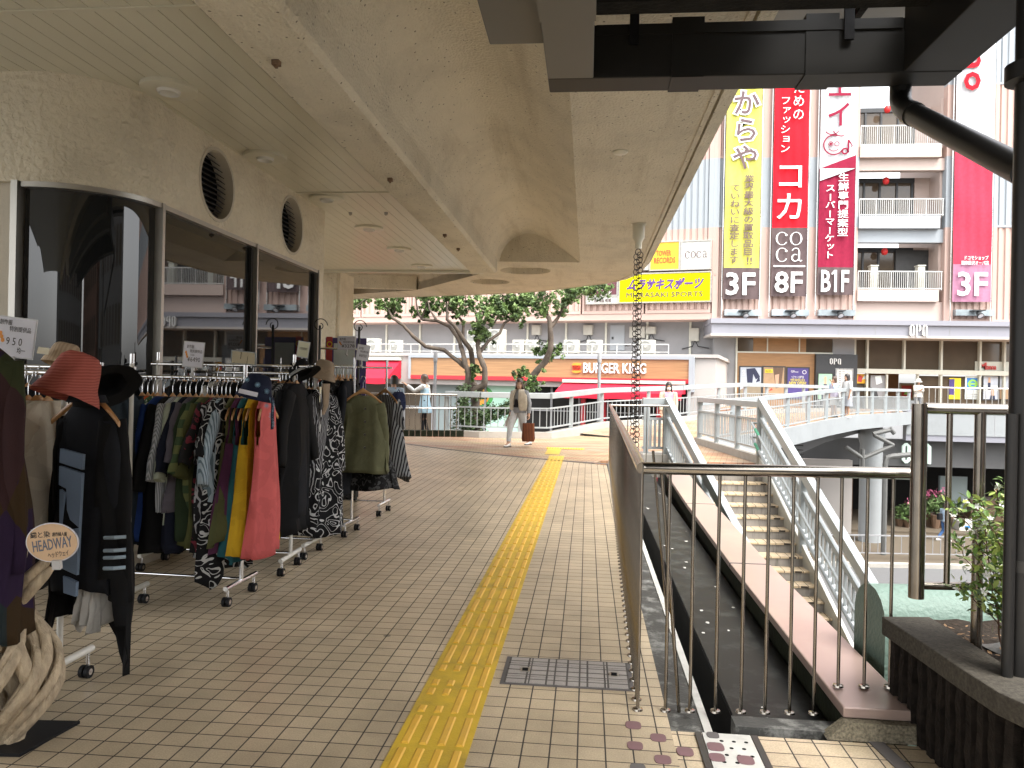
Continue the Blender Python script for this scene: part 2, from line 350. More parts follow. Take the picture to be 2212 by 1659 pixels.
build('fascia_girder', strip_along(np_, -.52, .06, .12, 1), 'girder', bridge)
np2 = [C(x-.9, y+.9, zdeck(y)) for y, x in near[2:]]
hs = [-1.55,-1.75,-1.6,-1.35,-1.1,-.9,-.85]
m = MB(); rr = []
for p, h in zip(np2, hs): rr.append([p+UP*(h), p+Vector((.1,-.1,h)), p+Vector((.1,-.1,-.3)), p+UP*(-.3)])
build('web_girder', m.loft(rr), 'girder_dark', bridge)
m = MB(); a = np2[3]; 
for k in range(6): m.bar(a+Vector((.14,-.16,-.45-.16*k)), a+Vector((.42,-.2,-.45-.16*k)), .12, .03)
build('step_rungs', m, 'frame_dark', bridge, kind='stuff')
m = MB(); c = C(16.0, 34.1)
m.lathe([(.47,-5.2),(.47,-.9),(.55,-.6),(.55,-.2)], (c.x, c.y, 0), 20); 
build('support_column', m, 'girder', bridge, smooth=40)
m = MB(); ZP = lambda x, y, d=31.3: at(1843+x*.2778, 806.4+y*.2778, d)
for q0, q1 in (((155,472),(300,438)),((165,480),(312,560)),((312,560),(75,660)),((75,660),(-60,570)),((75,590),(75,722)),((285,425),(320,470))): m.tube([ZP(*q0), ZP(*q1)], .085, 8)
build('drain_pipe', m, 'pipe_grey', bridge, smooth=40)
q = ZP(250, 660); m = MB(); m.tube([Vector((q.x,q.y,-5.2)), q-UP*.25, q+(ZP(275,650)-q)*.5, ZP(300,645), ZP(470,630)], .11, 8)
build('downpipe', m, 'pipe_grey', bridge, smooth=40)
# street far below
ZS = -5.2
mb = MB().hexa([C(-60,-10,ZS-.4),C(90,-10,ZS-.4),C(90,29.9,ZS-.4),C(-60,29.9,ZS-.4),C(-60,-10,ZS-.14),C(90,-10,ZS-.14),C(90,29.9,ZS-.14),C(-60,29.9,ZS-.14)])
struct('road', mb, 'asphalt')
mb = MB().hexa([C(-60,29.9,ZS-.4),C(90,29.9,ZS-.4),C(90,60,ZS-.4),C(-60,60,ZS-.4),C(-60,29.9,ZS),C(90,29.9,ZS),C(90,60,ZS),C(-60,60,ZS)])
struct('sidewalk', mb, 'pave_tan')
mb = MB().hexa([C(8,29.6,ZS-.14),C(50,29.6,ZS-.14),C(50,29.9,ZS-.14),C(8,29.9,ZS-.14),C(8,29.6,ZS+.012),C(50,29.6,ZS+.012),C(50,29.9,ZS+.012),C(8,29.9,ZS+.012)])
struct('kerb', mb, 'kerb_stone')
mb = MB().hexa([C(-150,-150,ZS-.9),C(200,-150,ZS-.9),C(200,250,ZS-.9),C(-150,250,ZS-.9),C(-150,-150,ZS-.45),C(200,-150,ZS-.45),C(200,250,ZS-.45),C(-150,250,ZS-.45)])
struct('ground', mb, 'asphalt')
# ---------------------------------------------------------------- tactile strip
TX0 = sum(fl(x, y).x for x, y in ((816,1655),(1010,1310),(1130,1095)))/3
TX1 = sum(fl(x, y).x for x, y in ((998,1655),(1118,1310),(1184,1095)))/3
if TX1-TX0 > .34: TX0 += (TX1-TX0-.32)/2; TX1 = TX0+.32
tac = thing('tactile_strip', 'long yellow tactile guide strip with raised bars running along the tiled walkway', 'tactile paving', ((TX0+TX1)/2, 8, 0))
YE = fl(1210, 985).y
build('strip_base', MB().box(TX0, .2, .0005, TX1, YE, .004), 'yellow_tactile', tac)
m = MB(); w = (TX1-TX0)
y = .3; rnd = random.Random(3)
while y < YE-.3:
    for k in range(4):
        cx = TX0 + w*(.14+.24*k)
        segs = [(y+.02, y+.285)]
        if 3.05 < y < 3.7 and k < 2 and rnd.random() < .8: segs = [(y+.02, y+.09), (y+.21, y+.285)]
        for a, b in segs:
            m.hexa([(cx-.017,a,.004),(cx+.017,a,.004),(cx+.017,b,.004),(cx-.017,b,.004),(cx-.011,a+.008,.010),(cx+.011,a+.008,.010),(cx+.011,b-.008,.010),(cx-.011,b-.008,.010)])
    y += .3
build('raised_bars', m, 'yellow_bar', tac, kind='stuff')
a = fl(1180, 968); b = fl(1262, 970)
m = MB().box(a.x, a.y-.15, .0008, b.x, a.y+.25, .0045)
for k in range(int((b.x-a.x)/.06)): 
    for j in range(6): m.lathe([(.014,.0045),(.009,.009)], (a.x+.03+.06*k, a.y-.12+.06*j, 0), 6)
build('warning_block', m, 'yellow_tactile', tac)
m = MB().box(a.x+.05, YE+.3, .0005, a.x+.35, a.y-.16, .004); build('strip_end', m, 'yellow_tactile', tac)
# manhole
q = [fl(1098,1418), fl(1362,1434), fl(1370,1497), fl(1078,1475)]
cx0 = (q[0].x+q[3].x)/2; cx1 = (q[1].x+q[2].x)/2; cy0 = (q[3].y+q[2].y)/2; cy1 = (q[0].y+q[1].y)/2
cx1 = min(cx1, .27)
man = thing('manhole_cover', 'grey tile inlaid rectangular manhole cover with two lifting sockets set in the walkway', 'manhole cover', ((cx0+cx1)/2,(cy0+cy1)/2,0))
build('rim', MB().box(cx0, cy0, .0005, cx1, cy1, .003), 'joint_grey', man)
m = MB(); nx, ny = 5, 4; tw = (cx1-cx0-.03)/nx; th_ = (cy1-cy0-.03)/ny
for i in range(nx):
    for j in range(ny): m.box(cx0+.015+i*tw+.004, cy0+.015+j*th_+.004, .003, cx0+.015+(i+1)*tw-.004, cy0+.015+(j+1)*th_-.004, .0065)
build('tile_inlay', m, 'grey_tile', man)
for s in (.17, .86):
    x = cx0+(cx1-cx0)*s; y = (cy0+cy1)/2
    k = build('lifting_socket', MB().box(x-.024, y-.03, .0066, x+.024, y+.03, .009), 'frame_metal', man)
    build('socket_hole', MB().box(x-.015, y-.021, .0091, x+.015, y+.021, .0096), 'black_void', k)
# drain channel cover and stickers near the front railing
a = fl(1512,1572); b = fl(1612,1574)
dc = thing('drain_cover', 'perforated pale steel drain channel cover at the foot of the front railing', 'drain cover', (a.x+.1, 2.9, 0))
m = MB().box(a.x, 1.5, -.001, b.x, 3.29, .005); build('plate', m, 'light_edge', dc)
m = MB()
for j in range(28):
    for i in range(3): m.lathe([(.009,.0051),(.0085,.0056)], (a.x+(b.x-a.x)*(.25+.25*i)+.02*(j%2), 1.6+.06*j, 0), 8)
build('drain_holes', m, 'black_void', dc, kind='stuff')
m = MB().box(a.x-.03, 1.5, .0, a.x-.004, 3.29, .006).box(b.x+.004, 1.5, .0, b.x+.03, 3.29, .006); build('edge_frame', m, 'frame_dark', dc)
for i, (x, y, w_, kind) in enumerate([(1368,1563,34,'s'),(1422,1590,34,'s'),(1372,1607,34,'s'),(1480,1620,36,'s'),(1432,1637,36,'s'),(1546,1612,36,'s'),(1549,1635,34,'s'),(1611,1641,36,'s'),(1378,1655,34,'g'),(1540,1587,26,'g')]):
    p = fl(x, y, .008); r = w_/2/1660*(p-EYE).dot(FWD)
    m = MB(); n = 16
    pts = [(p.x+r*math.copysign(abs(cos(t))**.6, cos(t)), p.y+r*1.1*math.copysign(abs(sin(t))**.6, sin(t))) for t in [2*pi*k/n for k in range(n)]]
    zz = .0065 if a.x < p.x < b.x else .0015
    m.zprism(pts, zz-.001 if zz > .005 else .0004, zz+.0012)
    mat = 'sticker' if kind == 's' else 'joint_grey'
    solo('floor_sticker', m, mat, ('mauve' if kind == 's' else 'worn dark grey')+' rounded floor sticker '+['on the tile nearest the railing corner post','on the second tile column by the drain cover','left one below the railing corner sticker','right beside the drain cover edge on a tile','lower one on the tiles left of the drain cover','upper left one on the drain cover plate','lower left one on the drain cover plate','right one on the drain cover plate','at the bottom left cut by the frame','small one at the top of the drain cover plate'][i], 'floor sticker', 'worn stickers around the drain cover')
# ================================================================ shop building
shop = thing('shop_building', 'beige stucco shop with curved dark display windows and two round louvred vents', 'building', (-4.5, 7.4, 0))
WX = -3.37
path = [Vector((-7,5.08,0)), Vector((-4.02,5.08,0))] + [Vector((-4.0+.63*sin(t), 5.71-.63*cos(t), 0)) for t in [pi/2*k/10 for k in range(1,10)]] + [Vector((WX,5.71,0)), Vector((WX,9.5,0))]
def wall_strip(pts, z0, z1, o0, o1):
    m = MB(); rings = []
    for i, p in enumerate(pts):
        d = (pts[min(i+1,len(pts)-1)]-pts[max(i-1,0)]).normalized(); n = Vector((d.y, -d.x, 0))
        a = p+n*o0; b = p+n*o1
        rings.append([Vector((a.x,a.y,z0)), Vector((b.x,b.y,z0)), Vector((b.x,b.y,z1)), Vector((a.x,a.y,z1))])
    return m.loft(rings)
SILL, HEAD, CEIL = .62, 2.82, 3.6
build('lower_wall', wall_strip(path, 0, SILL, -.2, 0), 'plain_render', shop, smooth=35)
pc = path[:-1]
y1, y2 = atX(470,387,WX).y, atX(631,476,WX).y
vr = .335; zc = 3.2
hb = (CEIL+.02-HEAD)/2; zm = (CEIL+.02+HEAD)/2
up = wall_strip(pc, HEAD, CEIL+.02, -.2, 0)
edges = sorted([y1-hb, y1+hb, y2-hb, y2+hb])
for a, b in ((5.71, edges[0]), (edges[1], edges[2]), (edges[3], 9.5)):
    up.box(WX-.2, a, HEAD, WX, b, CEIL+.02)
for yc in (y1, y2):
    n = 32; o_, i_ = [], []
    for k in range(n):
        t = 2*pi*k/n+pi/4; c_, s_ = cos(t), sin(t); q_ = hb/max(abs(c_), abs(s_))
        o_.append(Vector((WX, yc+c_*q_, zm+s_*q_))); i_.append(Vector((WX, yc+c_*vr, zc+s_*vr)))
    i2 = [v-Vector((.18,0,0)) for v in i_]
    up.loft([o_, i_, i2], cap=False)
build('upper_wall', up, 'wall_stucco', shop)
build('end_wall', MB().box(-7, 9.3, 0, WX-.001, 9.499, CEIL+.02), 'wall_stucco', shop)
for yc in (y1, y2):
    m = MB(); n = 32
    rings = []
    for r, x in ((vr-.001,-.005),(vr-.001,.006),(vr-.03,.006),(vr-.03,-.15)):
        rings.append([Vector((WX+x, yc+r*cos(2*pi*k/n), zc+r*sin(2*pi*k/n))) for k in range(n)])
    m.loft(rings, cap=False)
    v = build('louvre_vent', m, 'frame_metal' if 0 else 'plain_render', shop, smooth=40)
    m = MB()
    for k in range(13):
        z = zc-vr+.05+k*(2*vr-.1)/12; hw = math.sqrt(max(.0001, (vr-.035)**2-(z-zc)**2))
        m.hexa([(WX-.13,yc-hw,z+.024),(WX-.07,yc-hw,z-.02),(WX-.07,yc+hw,z-.02),(WX-.13,yc+hw,z+.024),(WX-.13,yc-hw,z+.03),(WX-.07,yc-hw,z-.014),(WX-.07,yc+hw,z-.014),(WX-.13,yc+hw,z+.03)])
    build('slats', m, 'louvre_dark', v)
    build('backing', MB().box(WX-.19, yc-vr, zc-vr, WX-.17, yc+vr, zc+vr), 'black_void', v)
my = [atX(349,600,WX).y, atX(553,620,WX).y, atX(686,640,WX).y]
def pane_path(a, b):
    return [p for p in path if a-.001 <= p.y <= b+.001]
win_paths = [path[1:-1]+[Vector((WX, my[0]-.03, 0))], [Vector((WX, my[0]+.03, 0)), Vector((WX, my[1]-.025, 0))], [Vector((WX, my[1]+.025, 0)), Vector((WX, my[2]-.02, 0))]]
for i, wp in enumerate(win_paths):
    fr_ = wall_strip(wp, HEAD-.04, HEAD-.002, -.08, .008); 
    wd = build('window', fr_, 'frame_metal', shop, smooth=35, label=['curved corner display window','wide flat display window','narrow far display window'][i])
    build('sill_strip', wall_strip(wp, SILL+.002, SILL+.05, -.08, .012), 'frame_metal', wd, smooth=35)
    build('pane', wall_strip(wp, SILL+.05, HEAD-.04, -.06, -.045), 'dark_pane', wd, smooth=35)
for i, y in enumerate(my):
    w = [.03,.025,.02][i]
    build('mullion', MB().box(WX-.07, y-w, SILL, WX+.02, y+w*.2, HEAD).box(WX-.07, y+w*.2, SILL, WX+.0, y+w, HEAD), 'frame_metal', shop)
    if i: build('mullion_gasket', MB().box(WX-.065, y-w-.05, SILL+.05, WX-.02, y-w, HEAD-.055), 'frame_dark', shop)
build('mullion', MB().box(-4.08, 5.05, SILL, -4.03, 5.15, HEAD), 'frame_metal', shop)
build('blind', MB().box(-4.6, 5.13, SILL, -4.09, 5.14, HEAD), 'plain_render', shop)
build('window_lining', MB().box(-7, 5.35, SILL, -4.3, 9.2, HEAD), 'black_void', shop)
build('upper_storey', MB().box(-9, -9, 4.45, -2.6, 15, 16), 'plain_render', shop)
m = MB()
for k in range(7): m.box(-2.62, -7.5+3.1*k, 6.2, -2.57, -5.6+3.1*k, 8.2)
for k in range(7): m.box(-2.62, -7.5+3.1*k, 9.8, -2.57, -5.6+3.1*k, 11.8)
build('upper_windows', m, 'brown_pane', shop, kind='stuff')
# ---------------------------------------------------------------- canopy
can = thing('concrete_canopy', 'large beige concrete canopy with a vaulted trough, slatted ceiling and rounded tip over the walkway', 'canopy', (-1, 6, 3.6))
SX = -2.02; slx0 = -7.
yb = [fl(200,18,3.6).y, fl(740,415,3.6).y, fl(850,583,3.6).y]
m = MB(); x = SX-.008
while x > slx0:
    m.box(x-.1245, -7, 3.6, x, yb[2]-.02, 3.614); x -= .131
build('slat_ceiling', m, 'slat_paint', can)
build('ceiling_backing', MB().box(slx0, -7, 3.622, SX, yb[2], 3.64), 'slat_gap', can)
for y in yb[:2]: build('ceiling_batten', MB().box(slx0, y-.016, 3.588, SX-.004, y+.016, 3.599), 'slat_paint', can)
bx0, bx1, bz = SX, -1.585, 3.35
BE = 13.15
m = MB(); sec = [(bx0,bz),(bx1-.04,bz),(bx1,bz+.035),(bx1,4.1),(bx0,4.1)]
m.prism(sec, lambda a, b: (a, -7, b), lambda a, b: (a, BE, b)); build('edge_beam', m, 'soffit_stucco', can)
eL, eR = fl(1076,565,3.6), fl(1253,567,3.6)
vx0, vx1 = bx1, eR.x
prof = [(0,-.0),(.02,.25),(.05,.45),(.12,.72),(.2,.88),(.33,1.0),(.45,.97),(.6,.8),(.75,.52),(.88,.25),(1,0)]
VH = .5
def vz(t):
    for (a, h), (b, g) in zip(prof, prof[1:]):
        if a <= t <= b:
            s = (t-a)/(b-a); return h+(g-h)*s
pp = [(k/40., None) for k in range(41)]
import itertools
def vzs(t):
    return sum(vz(min(1, max(0, t+d))) for d in (-.03,-.015,0,.015,.03))/5 if .04 < t < .96 else vz(t)
vp = [(vx0+(vx1-vx0)*k/40, 3.6+VH*vzs(k/40)) for k in range(41)]
def yend(x): return eL.y+(x-eL.x)/(eR.x-eL.x)*(eR.y-eL.y)
rows = [[Vector((x, y, z)) for x, z in vp] for y in (-7,-3,0,3,6,9,11)] + [[Vector((x, yend(x), z)) for x, z in vp]]
build('vault', MB().sheet(rows), 'soffit_stucco', can, smooth=50)
m = MB(); n_ = len(vp); m.add([Vector((x, yend(x)-.001, z)) for x, z in vp], [tuple(range(n_))]); build('vault_end', m, 'soffit_stucco', can)
outer = [(.9,-7),(.9,5),(.905,13.5),(.82,14.9),(.62,15.75),(.3,16.25),(-.15,16.68),(-.8,17.35),(-1.5,17.9),(-2.9,18.5),(-4.31,18.97),(-6.5,19.75),(-8.5,20.5)]
cof = [fl(x, y, 3.6) for x, y in ((700,637),(753,636),(898,627),(1020,596))]
poly = [(vx1,-7)] + outer + [(-8.5, cof[0].y+.3)] + [(p.x,p.y) for p in cof] + [(SX+.05, yb[2]+.2),(SX+.05, BE-.1),(bx1, BE-.1),(bx1, eL.y),(vx1, yend(vx1))]
poly[0] = (vx1, -7)
sof = build('soffit', MB().zprism(poly, 3.6, 3.78), 'soffit_stucco', can)
cut = MB()
for (x0, y0, x1, y1) in ((1080,585,1189,585),(1015,609,1100,609)):
    a = fl(x0, y0, 3.6); b = fl(x1, y1, 3.6); c = (a+b)/2; r = (b-a).length/2
    cut.lathe([(r,3.4),(r,3.72)], (c.x,c.y,0), 40)
co = build('cutter', cut, 'soffit_stucco')
bm = sof.modifiers.new('cut', 'BOOLEAN'); bm.object = co; bm.operation = 'DIFFERENCE'; bm.solver = 'EXACT'
dg = bpy.context.evaluated_depsgraph_get(); nm = bpy.data.meshes.new_from_object(sof.evaluated_get(dg), depsgraph=dg)
sof.modifiers.clear(); old = sof.data; sof.data = nm; nm.name = 'soffit'; bpy.data.meshes.remove(old); bpy.data.objects.remove(co)
op = [Vector((x, y, 3.6)) for x, y in outer]
def side_loft(pts, prof_):
    rings = []
    for i, p in enumerate(pts):
        d = (pts[min(i+1,len(pts)-1)]-pts[max(i-1,0)]).normalized(); n = Vector((d.y, -d.x, 0))
        rings.append([p+n*a+UP*b for a, b in prof_])
    return MB().loft(rings)
build('drip_edge', side_loft(op, [(.0,.05),(.035,.05),(.04,.0),(.15,.025),(.15,.42),(.0,.42)]), 'soffit_stucco', can)
build('drip_bead', side_loft(op, [(-.03,-.012),(.012,-.012),(.012,.01),(-.03,.01)]), 'soffit_stucco', can)
m = MB(); up_ = [Vector((p.x,p.y,4.2)) for p in cof]
m.sheet([[p for p in cof], up_]); 
m.add([Vector((-8.5,yb[2]-.1,4.2)), Vector((SX+.3,yb[2]-.1,4.2)), Vector((SX+.3,yb[2]+.4,4.2))]+[p for p in reversed(up_)]+[Vector((-8.5,up_[0].y+.3,4.2))], [tuple(range(8))])
a0, b0 = fl(720,607,3.75), fl(900,612,3.75)
m.bar(a0, b0, .14, .3); m.bar(fl(752,612,3.8), fl(752,634,3.65), .12, .5)
build('coffer', m, 'soffit_stucco', can)
build('ceiling_end_trim', MB().box(slx0, yb[2], 3.55, SX-.0, yb[2]+.1, 4.2), 'slat_paint', can)
m = MB(); tp = [(-8.9,-7.2)] + [(x+.1, y+.1) for x, y in outer] + [(-8.9,20.6)]
m.zprism(tp, 4.25, 4.44); build('roof_slab', m, 'plain_render', can)  # unseen top slab, added to block light from above
# fittings on the ceiling
dlw = [(365,188),(573,336),(706,426),(797,491),(862,537),(911,573)]
dlab = ['nearest round recessed downlight in the slatted ceiling above the curved window','second round downlight from the camera in the slatted ceiling','third round downlight where two slatted ceiling bays meet','fourth round downlight counting along the slatted ceiling','fifth round downlight toward the far end of the slatted ceiling','farthest small looking round downlight at the end of the slatted ceiling']
for (x, y), lb in zip(dlw, dlab):
    p = fl(x, y, 3.6); d = thing('downlight', lb, 'ceiling light', (p.x, p.y, 3.59), 0, 'downlights in the slatted ceiling')
    build('trim_ring', MB().lathe([(.2,3.6),(.2,3.572),(.188,3.566),(.085,3.57)], (p.x,p.y,0), 32, cap=False), 'slat_paint', d, smooth=40)
    build('lamp_bowl', MB().lathe([(.085,3.57),(.078,3.548),(.07,3.548),(.055,3.59),(.03,3.598),(.0,3.598)], (p.x,p.y,0), 24, cap=False), 'white_tube', d, smooth=60)
M('rust', (.2,.13,.08), .7, metal=.4, var=.4, vs=30)
p = fl(1340, 327, 3.6); solo('smoke_detector', MB().lathe([(.07,3.6),(.07,3.59),(.05,3.575),(.0,3.572)], (p.x,p.y,0), 20), 'slat_paint', 'small round cream cap fixed to the plain canopy soffit near its right edge', 'ceiling cap', smooth=40)
for (x, y), lb in zip([(597,131),(843,385),(961,506),(990,536)], ['nearest small rusty metal bracket under the concrete edge beam','second small metal bracket under the concrete edge beam','third tiny bracket farther along the concrete edge beam','farthest tiny bracket near the end of the concrete edge beam']):
    p = fl(x, y, bz); solo('metal_bracket', MB().box(p.x-.022,p.y-.022,bz-.03,p.x+.022,p.y+.022,bz+.002).box(p.x-.008,p.y-.008,bz-.045,p.x+.008,p.y+.008,bz-.03), 'rust', lb, 'bracket', 'brackets under the beam')
for (x, y), lb in zip([(757,459),(834,459)], ['left tiny sensor stub on the slatted ceiling','right tiny sensor stub on the slatted ceiling']):
    p = fl(x, y, 3.6); solo('ceiling_stub', MB().lathe([(.025,3.6),(.02,3.57),(.008,3.56)], (p.x,p.y,0), 10), 'frame_metal', lb, 'sensor')
# pillar
pl0 = at(691, 700, 15.1); pl1 = at(727, 700, 15.1)
m = MB().box(pl0.x-.3, pl0.y, 0, pl1.x, pl0.y+1.1, 3.62).box(pl1.x, pl0.y+.02, 0, pl1.x+.06, pl0.y+.12, 3.6); solo('concrete_pillar', m, 'wall_stucco', 'rough beige stucco pillar holding up the canopy beyond the shop corner', 'pillar')
# rain chain
rc0 = fl(1380, 484, 3.6)
rc = thing('rain_chain', 'rain chain of paired dark metal rings hanging from a white cup on the canopy edge', 'rain chain', (rc0.x, rc0.y, .1))
k_ = (rc0-EYE).dot(FWD)/1660
build('cup', MB().lathe([(15*k_*1.1,3.6),(17*k_,3.59),(13.5*k_,3.59),(13*k_,3.59-28*k_),(7.5*k_,3.59-38*k_),(7.5*k_,3.59-52*k_)], (rc0.x,rc0.y,0), 20), 'slat_paint', rc, smooth=40)
def torus(c, R_, r_, ax, n=18, m_=6):
    rings = []
    a = ax.cross(UP).normalized()
    for i in range(n):
        t = 2*pi*i/n; d = a*cos(t)+UP*sin(t)
        rings.append([c+d*(R_+r_*cos(2*pi*j/m_))+ax*(r_*sin(2*pi*j/m_)) for j in range(m_)])
    return MB().loft(rings, loop=True)
zt = 3.59-52*k_; nr = 46; dz = (zt-.15)/nr; ro = .5*dz*1.2
M('ring_iron', (.045,.04,.036), .45, metal=.6)
ax1 = (RGT*.35-FWD).normalized(); ax2 = (RGT*-.6-FWD).normalized()
proto = [build('ring', torus(Vector((rc0.x,rc0.y,zt-ro)), ro, .0055, a), 'ring_iron', rc, smooth=60) for a in (ax1, ax2)]
for k in range(1, nr):
    for q in range(2):
        if q == 1 and k % 1: continue
        copy_part(proto[q], rc, Matrix.Translation((((k*37+q*11) % 7-3)*.0015 + (.02 if q else -.02), 0, -k*dz+(dz*.4 if q else 0))))
# ================================================================ overhead gutter and roof
gz0, gz1 = 3.13, 3.42
gut = thing('box_gutter', 'dark grey U shaped box gutter hung under the roof above the front railing', 'gutter', (.8, 4.3, gz0))
gx0, gx1, gx2, gx3 = -.25, .0, 1.62, 1.92; gy0, gy1 = 4.22, 4.42
def shell(m, x0, y0, x1, y1):
    m.box(x0, y0, gz0, x1, y1, gz1)
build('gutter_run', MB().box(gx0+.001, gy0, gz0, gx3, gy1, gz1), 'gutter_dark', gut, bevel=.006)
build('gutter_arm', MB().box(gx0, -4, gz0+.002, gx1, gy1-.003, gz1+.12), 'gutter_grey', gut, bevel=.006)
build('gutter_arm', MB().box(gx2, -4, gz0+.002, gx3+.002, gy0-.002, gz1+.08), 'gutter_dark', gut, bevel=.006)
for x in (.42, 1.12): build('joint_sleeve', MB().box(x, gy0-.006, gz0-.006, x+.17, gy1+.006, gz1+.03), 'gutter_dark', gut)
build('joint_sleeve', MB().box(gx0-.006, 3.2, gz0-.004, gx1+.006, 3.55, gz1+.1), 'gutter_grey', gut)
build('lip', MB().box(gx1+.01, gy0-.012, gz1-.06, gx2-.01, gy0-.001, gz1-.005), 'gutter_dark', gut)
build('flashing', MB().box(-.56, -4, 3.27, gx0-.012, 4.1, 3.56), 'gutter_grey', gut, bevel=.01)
for x in (.21, 1.33): build('hanger_strap', MB().box(x-.02, gy0-.03, gz1-.12, x+.03, gy0-.013, gz1+.2).box(x-.05, gy0-.15, gz1+.1, x+.06, gy0-.014, gz1+.13), 'black_plastic', gut)
rf = thing('shelter_roof', 'dark weathered roof over the camera seen as a black edge above the box gutter', 'roof', (.8, 2, 3.5))
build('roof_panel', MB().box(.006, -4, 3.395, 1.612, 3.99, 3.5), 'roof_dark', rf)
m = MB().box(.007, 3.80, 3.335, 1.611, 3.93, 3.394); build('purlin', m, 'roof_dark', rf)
build('glazing_sheet', MB().box(-.24, 4.01, 3.66, 2.0, 5.6, 3.668), 'poly_sheet', rf)
m = MB(); 
for x in (.75, 1.5): m.box(x, 4.01, 3.62, x+.04, 5.6, 3.659)
build('glazing_bar', m, 'roof_dark', rf)
# drain pipe and poles on the right
o = at(1945, 205, 4.25); k = at(1945, 232, 4.2); e = at(2216, 372, 2.95)
dp = thing('drain_pipe', 'thick dark drain pipe bending from the box gutter down to the right pole', 'pipe', e)
d1 = (k-o).normalized(); d2 = (e-k).normalized()
pts = [o+UP*.12, o+d1*.0]
for i in range(7):
    t = i/6; pts.append(o.lerp(k, .3).lerp(k, t).lerp(k.lerp(k+d2*.16, t), t))
pts += [k+d2*.5, e]
build('elbow_pipe', MB().tube(pts, .056, 16), 'pipe_dark', dp, smooth=50)
build('pipe_collar', MB().tube([k+d2*.15, k+d2*.22], .062, 16), 'pipe_dark', dp, smooth=50)
c = C(1.838, 2.75)
pole = thing('downpipe_pole', 'dark vertical downpipe pole at the right edge rising out of the planter', 'pole', (c.x, c.y, .4))
build('shaft', MB().tube([(c.x,c.y,.35),(c.x,c.y,3.6)], .052, 18), 'pipe_dark', pole, smooth=50)
build('collar', MB().lathe([(.052,2.56),(.085,2.57),(.085,2.63),(.052,2.64)], (c.x,c.y,0), 18), 'pipe_dark', pole, smooth=40)
build('clamp_band', MB().lathe([(.053,.82),(.056,.82),(.056,.86),(.053,.86)], (c.x,c.y,0), 18, cap=False), 'frame_dark', pole, smooth=40)
c2 = C(1.772, 2.72); 
solo('thin_pole', MB().tube([(c2.x,c2.y,.42),(c2.x,c2.y,1.38)], .019, 12), 'pipe_dark', 'thin dark upright pole strapped beside the downpipe pole in the planter', 'pole', smooth=50)
# ================================================================ dark steel railing round the drop
A = at(1388, 1008, 3.44); A.z = 1.085
B_ = at(1318, 881, 14.6); B_.z = 1.085
D = at(1975, 1021, 3.44); D.z = 1.085
E_ = at(1446, 884, 14.75); E_.z = 1.085
sr = thing('steel_railing', 'brownish steel railing of thin bars along the walkway edge and across the front', 'railing', (A.x, A.y, 0))
RR = .027
build('top_rail', MB().tube([E_, B_], .02, 12), 'bronze_steel', sr, smooth=50)
build('top_rail', MB().tube([B_, A], RR, 14), 'bronze_steel', sr, smooth=50)
build('top_rail', MB().tube([A, D], RR, 14), 'bronze_steel', sr, smooth=50)
build('rail_joint', MB().lathe([(RR,-.0),(RR,.0)], n=4) if 0 else MB().tube([A-Vector((.0,.001,0)), A+Vector((.004,0,0))], RR*1.02, 14), 'bronze_steel', sr, smooth=50)
def baluster(z0, z1, r=.008):
    return MB().tube([(0,0,z0),(0,0,z1)], r, 8).lathe([(r,z0+.012),(.022,z0+.009),(.024,z0+.001),(.02,z0)], n=12)
pb = build('baluster', baluster(0, 1.07), 'bronze_steel', sr, smooth=50); pb.matrix_basis = Matrix.Translation(Vector((A.x, A.y+.005, 0)))
nS = 96; pitch = (B_-A).length/nS
for i in range(1, nS+1):
    p = A.lerp(B_, i/nS); p.z = 0; copy_part(pb, sr, Matrix.Translation(p))
fx = [1437,1490,1545,1600,1652,1705,1757]
for x in fx:
    p = at(x, 1550, 3.44); p.z = 0
    p = A+(D-A)*(((p-A).dot(D-A))/(D-A).length_squared); p.z = .0; copy_part(pb, sr, Matrix.Translation(p))
ps = build('baluster', baluster(.125, 1.07), 'bronze_steel', sr, smooth=50)
first = True
for x in (1810, 1866, 1921):
    p = at(x, 1500, 3.44); p = A+(D-A)*(((p-A).dot(D-A))/(D-A).length_squared); p.z = 0
    if first: ps.matrix_basis = Matrix.Translation(p); first = False
    else: copy_part(ps, sr, Matrix.Translation(p))
for t in (.3, .62, .9):
    p = B_.lerp(E_, t); p.z = 0; copy_part(pb, sr, Matrix.Translation(p))
for (x, y) in ((1443,1355),(1467,1538)):                 # stray braces behind the front bars
    p = fl(x, y, -.03); q = at(1410 if y < 1400 else 1430, 1010, (p-EYE).dot(FWD)*.995); q.z = 1.06
    build('brace_bar', MB().tube([p, q], .0085, 8), 'bronze_steel', sr, smooth=50)
# taller railing on the planter
T0 = at(1987, 880, 3.12); T0.z = 1.385
T1 = T0 + RGT*1.5
hr = thing('planter_railing', 'taller thick tube railing standing on the planter at right with a hanging end post', 'railing', (T0.x, T0.y, .5))
build('top_rail', MB().tube([T0+RGT*.02, T1], .0235, 14), 'bronze_steel', hr, smooth=50)
build('end_post', MB().tube([T0+UP*.018, T0-UP*.02, Vector((T0.x,T0.y,.615))], .030, 16), 'bronze_steel', hr, smooth=50)
lz = .665
build('lower_rail', MB().tube([Vector((T0.x,T0.y,lz)), Vector((T1.x,T1.y,lz))], .0165, 12), 'bronze_steel', hr, smooth=50)
for px, r, z0 in ((2050,.012,lz),(2116,.0215,.4),(2190,.012,lz)):
    p = at(px, 1000, 3.12); build('upright' if r < .02 else 'post', MB().tube([(p.x,p.y,z0),(p.x,p.y,1.38)], r, 12), 'bronze_steel', hr, smooth=50)
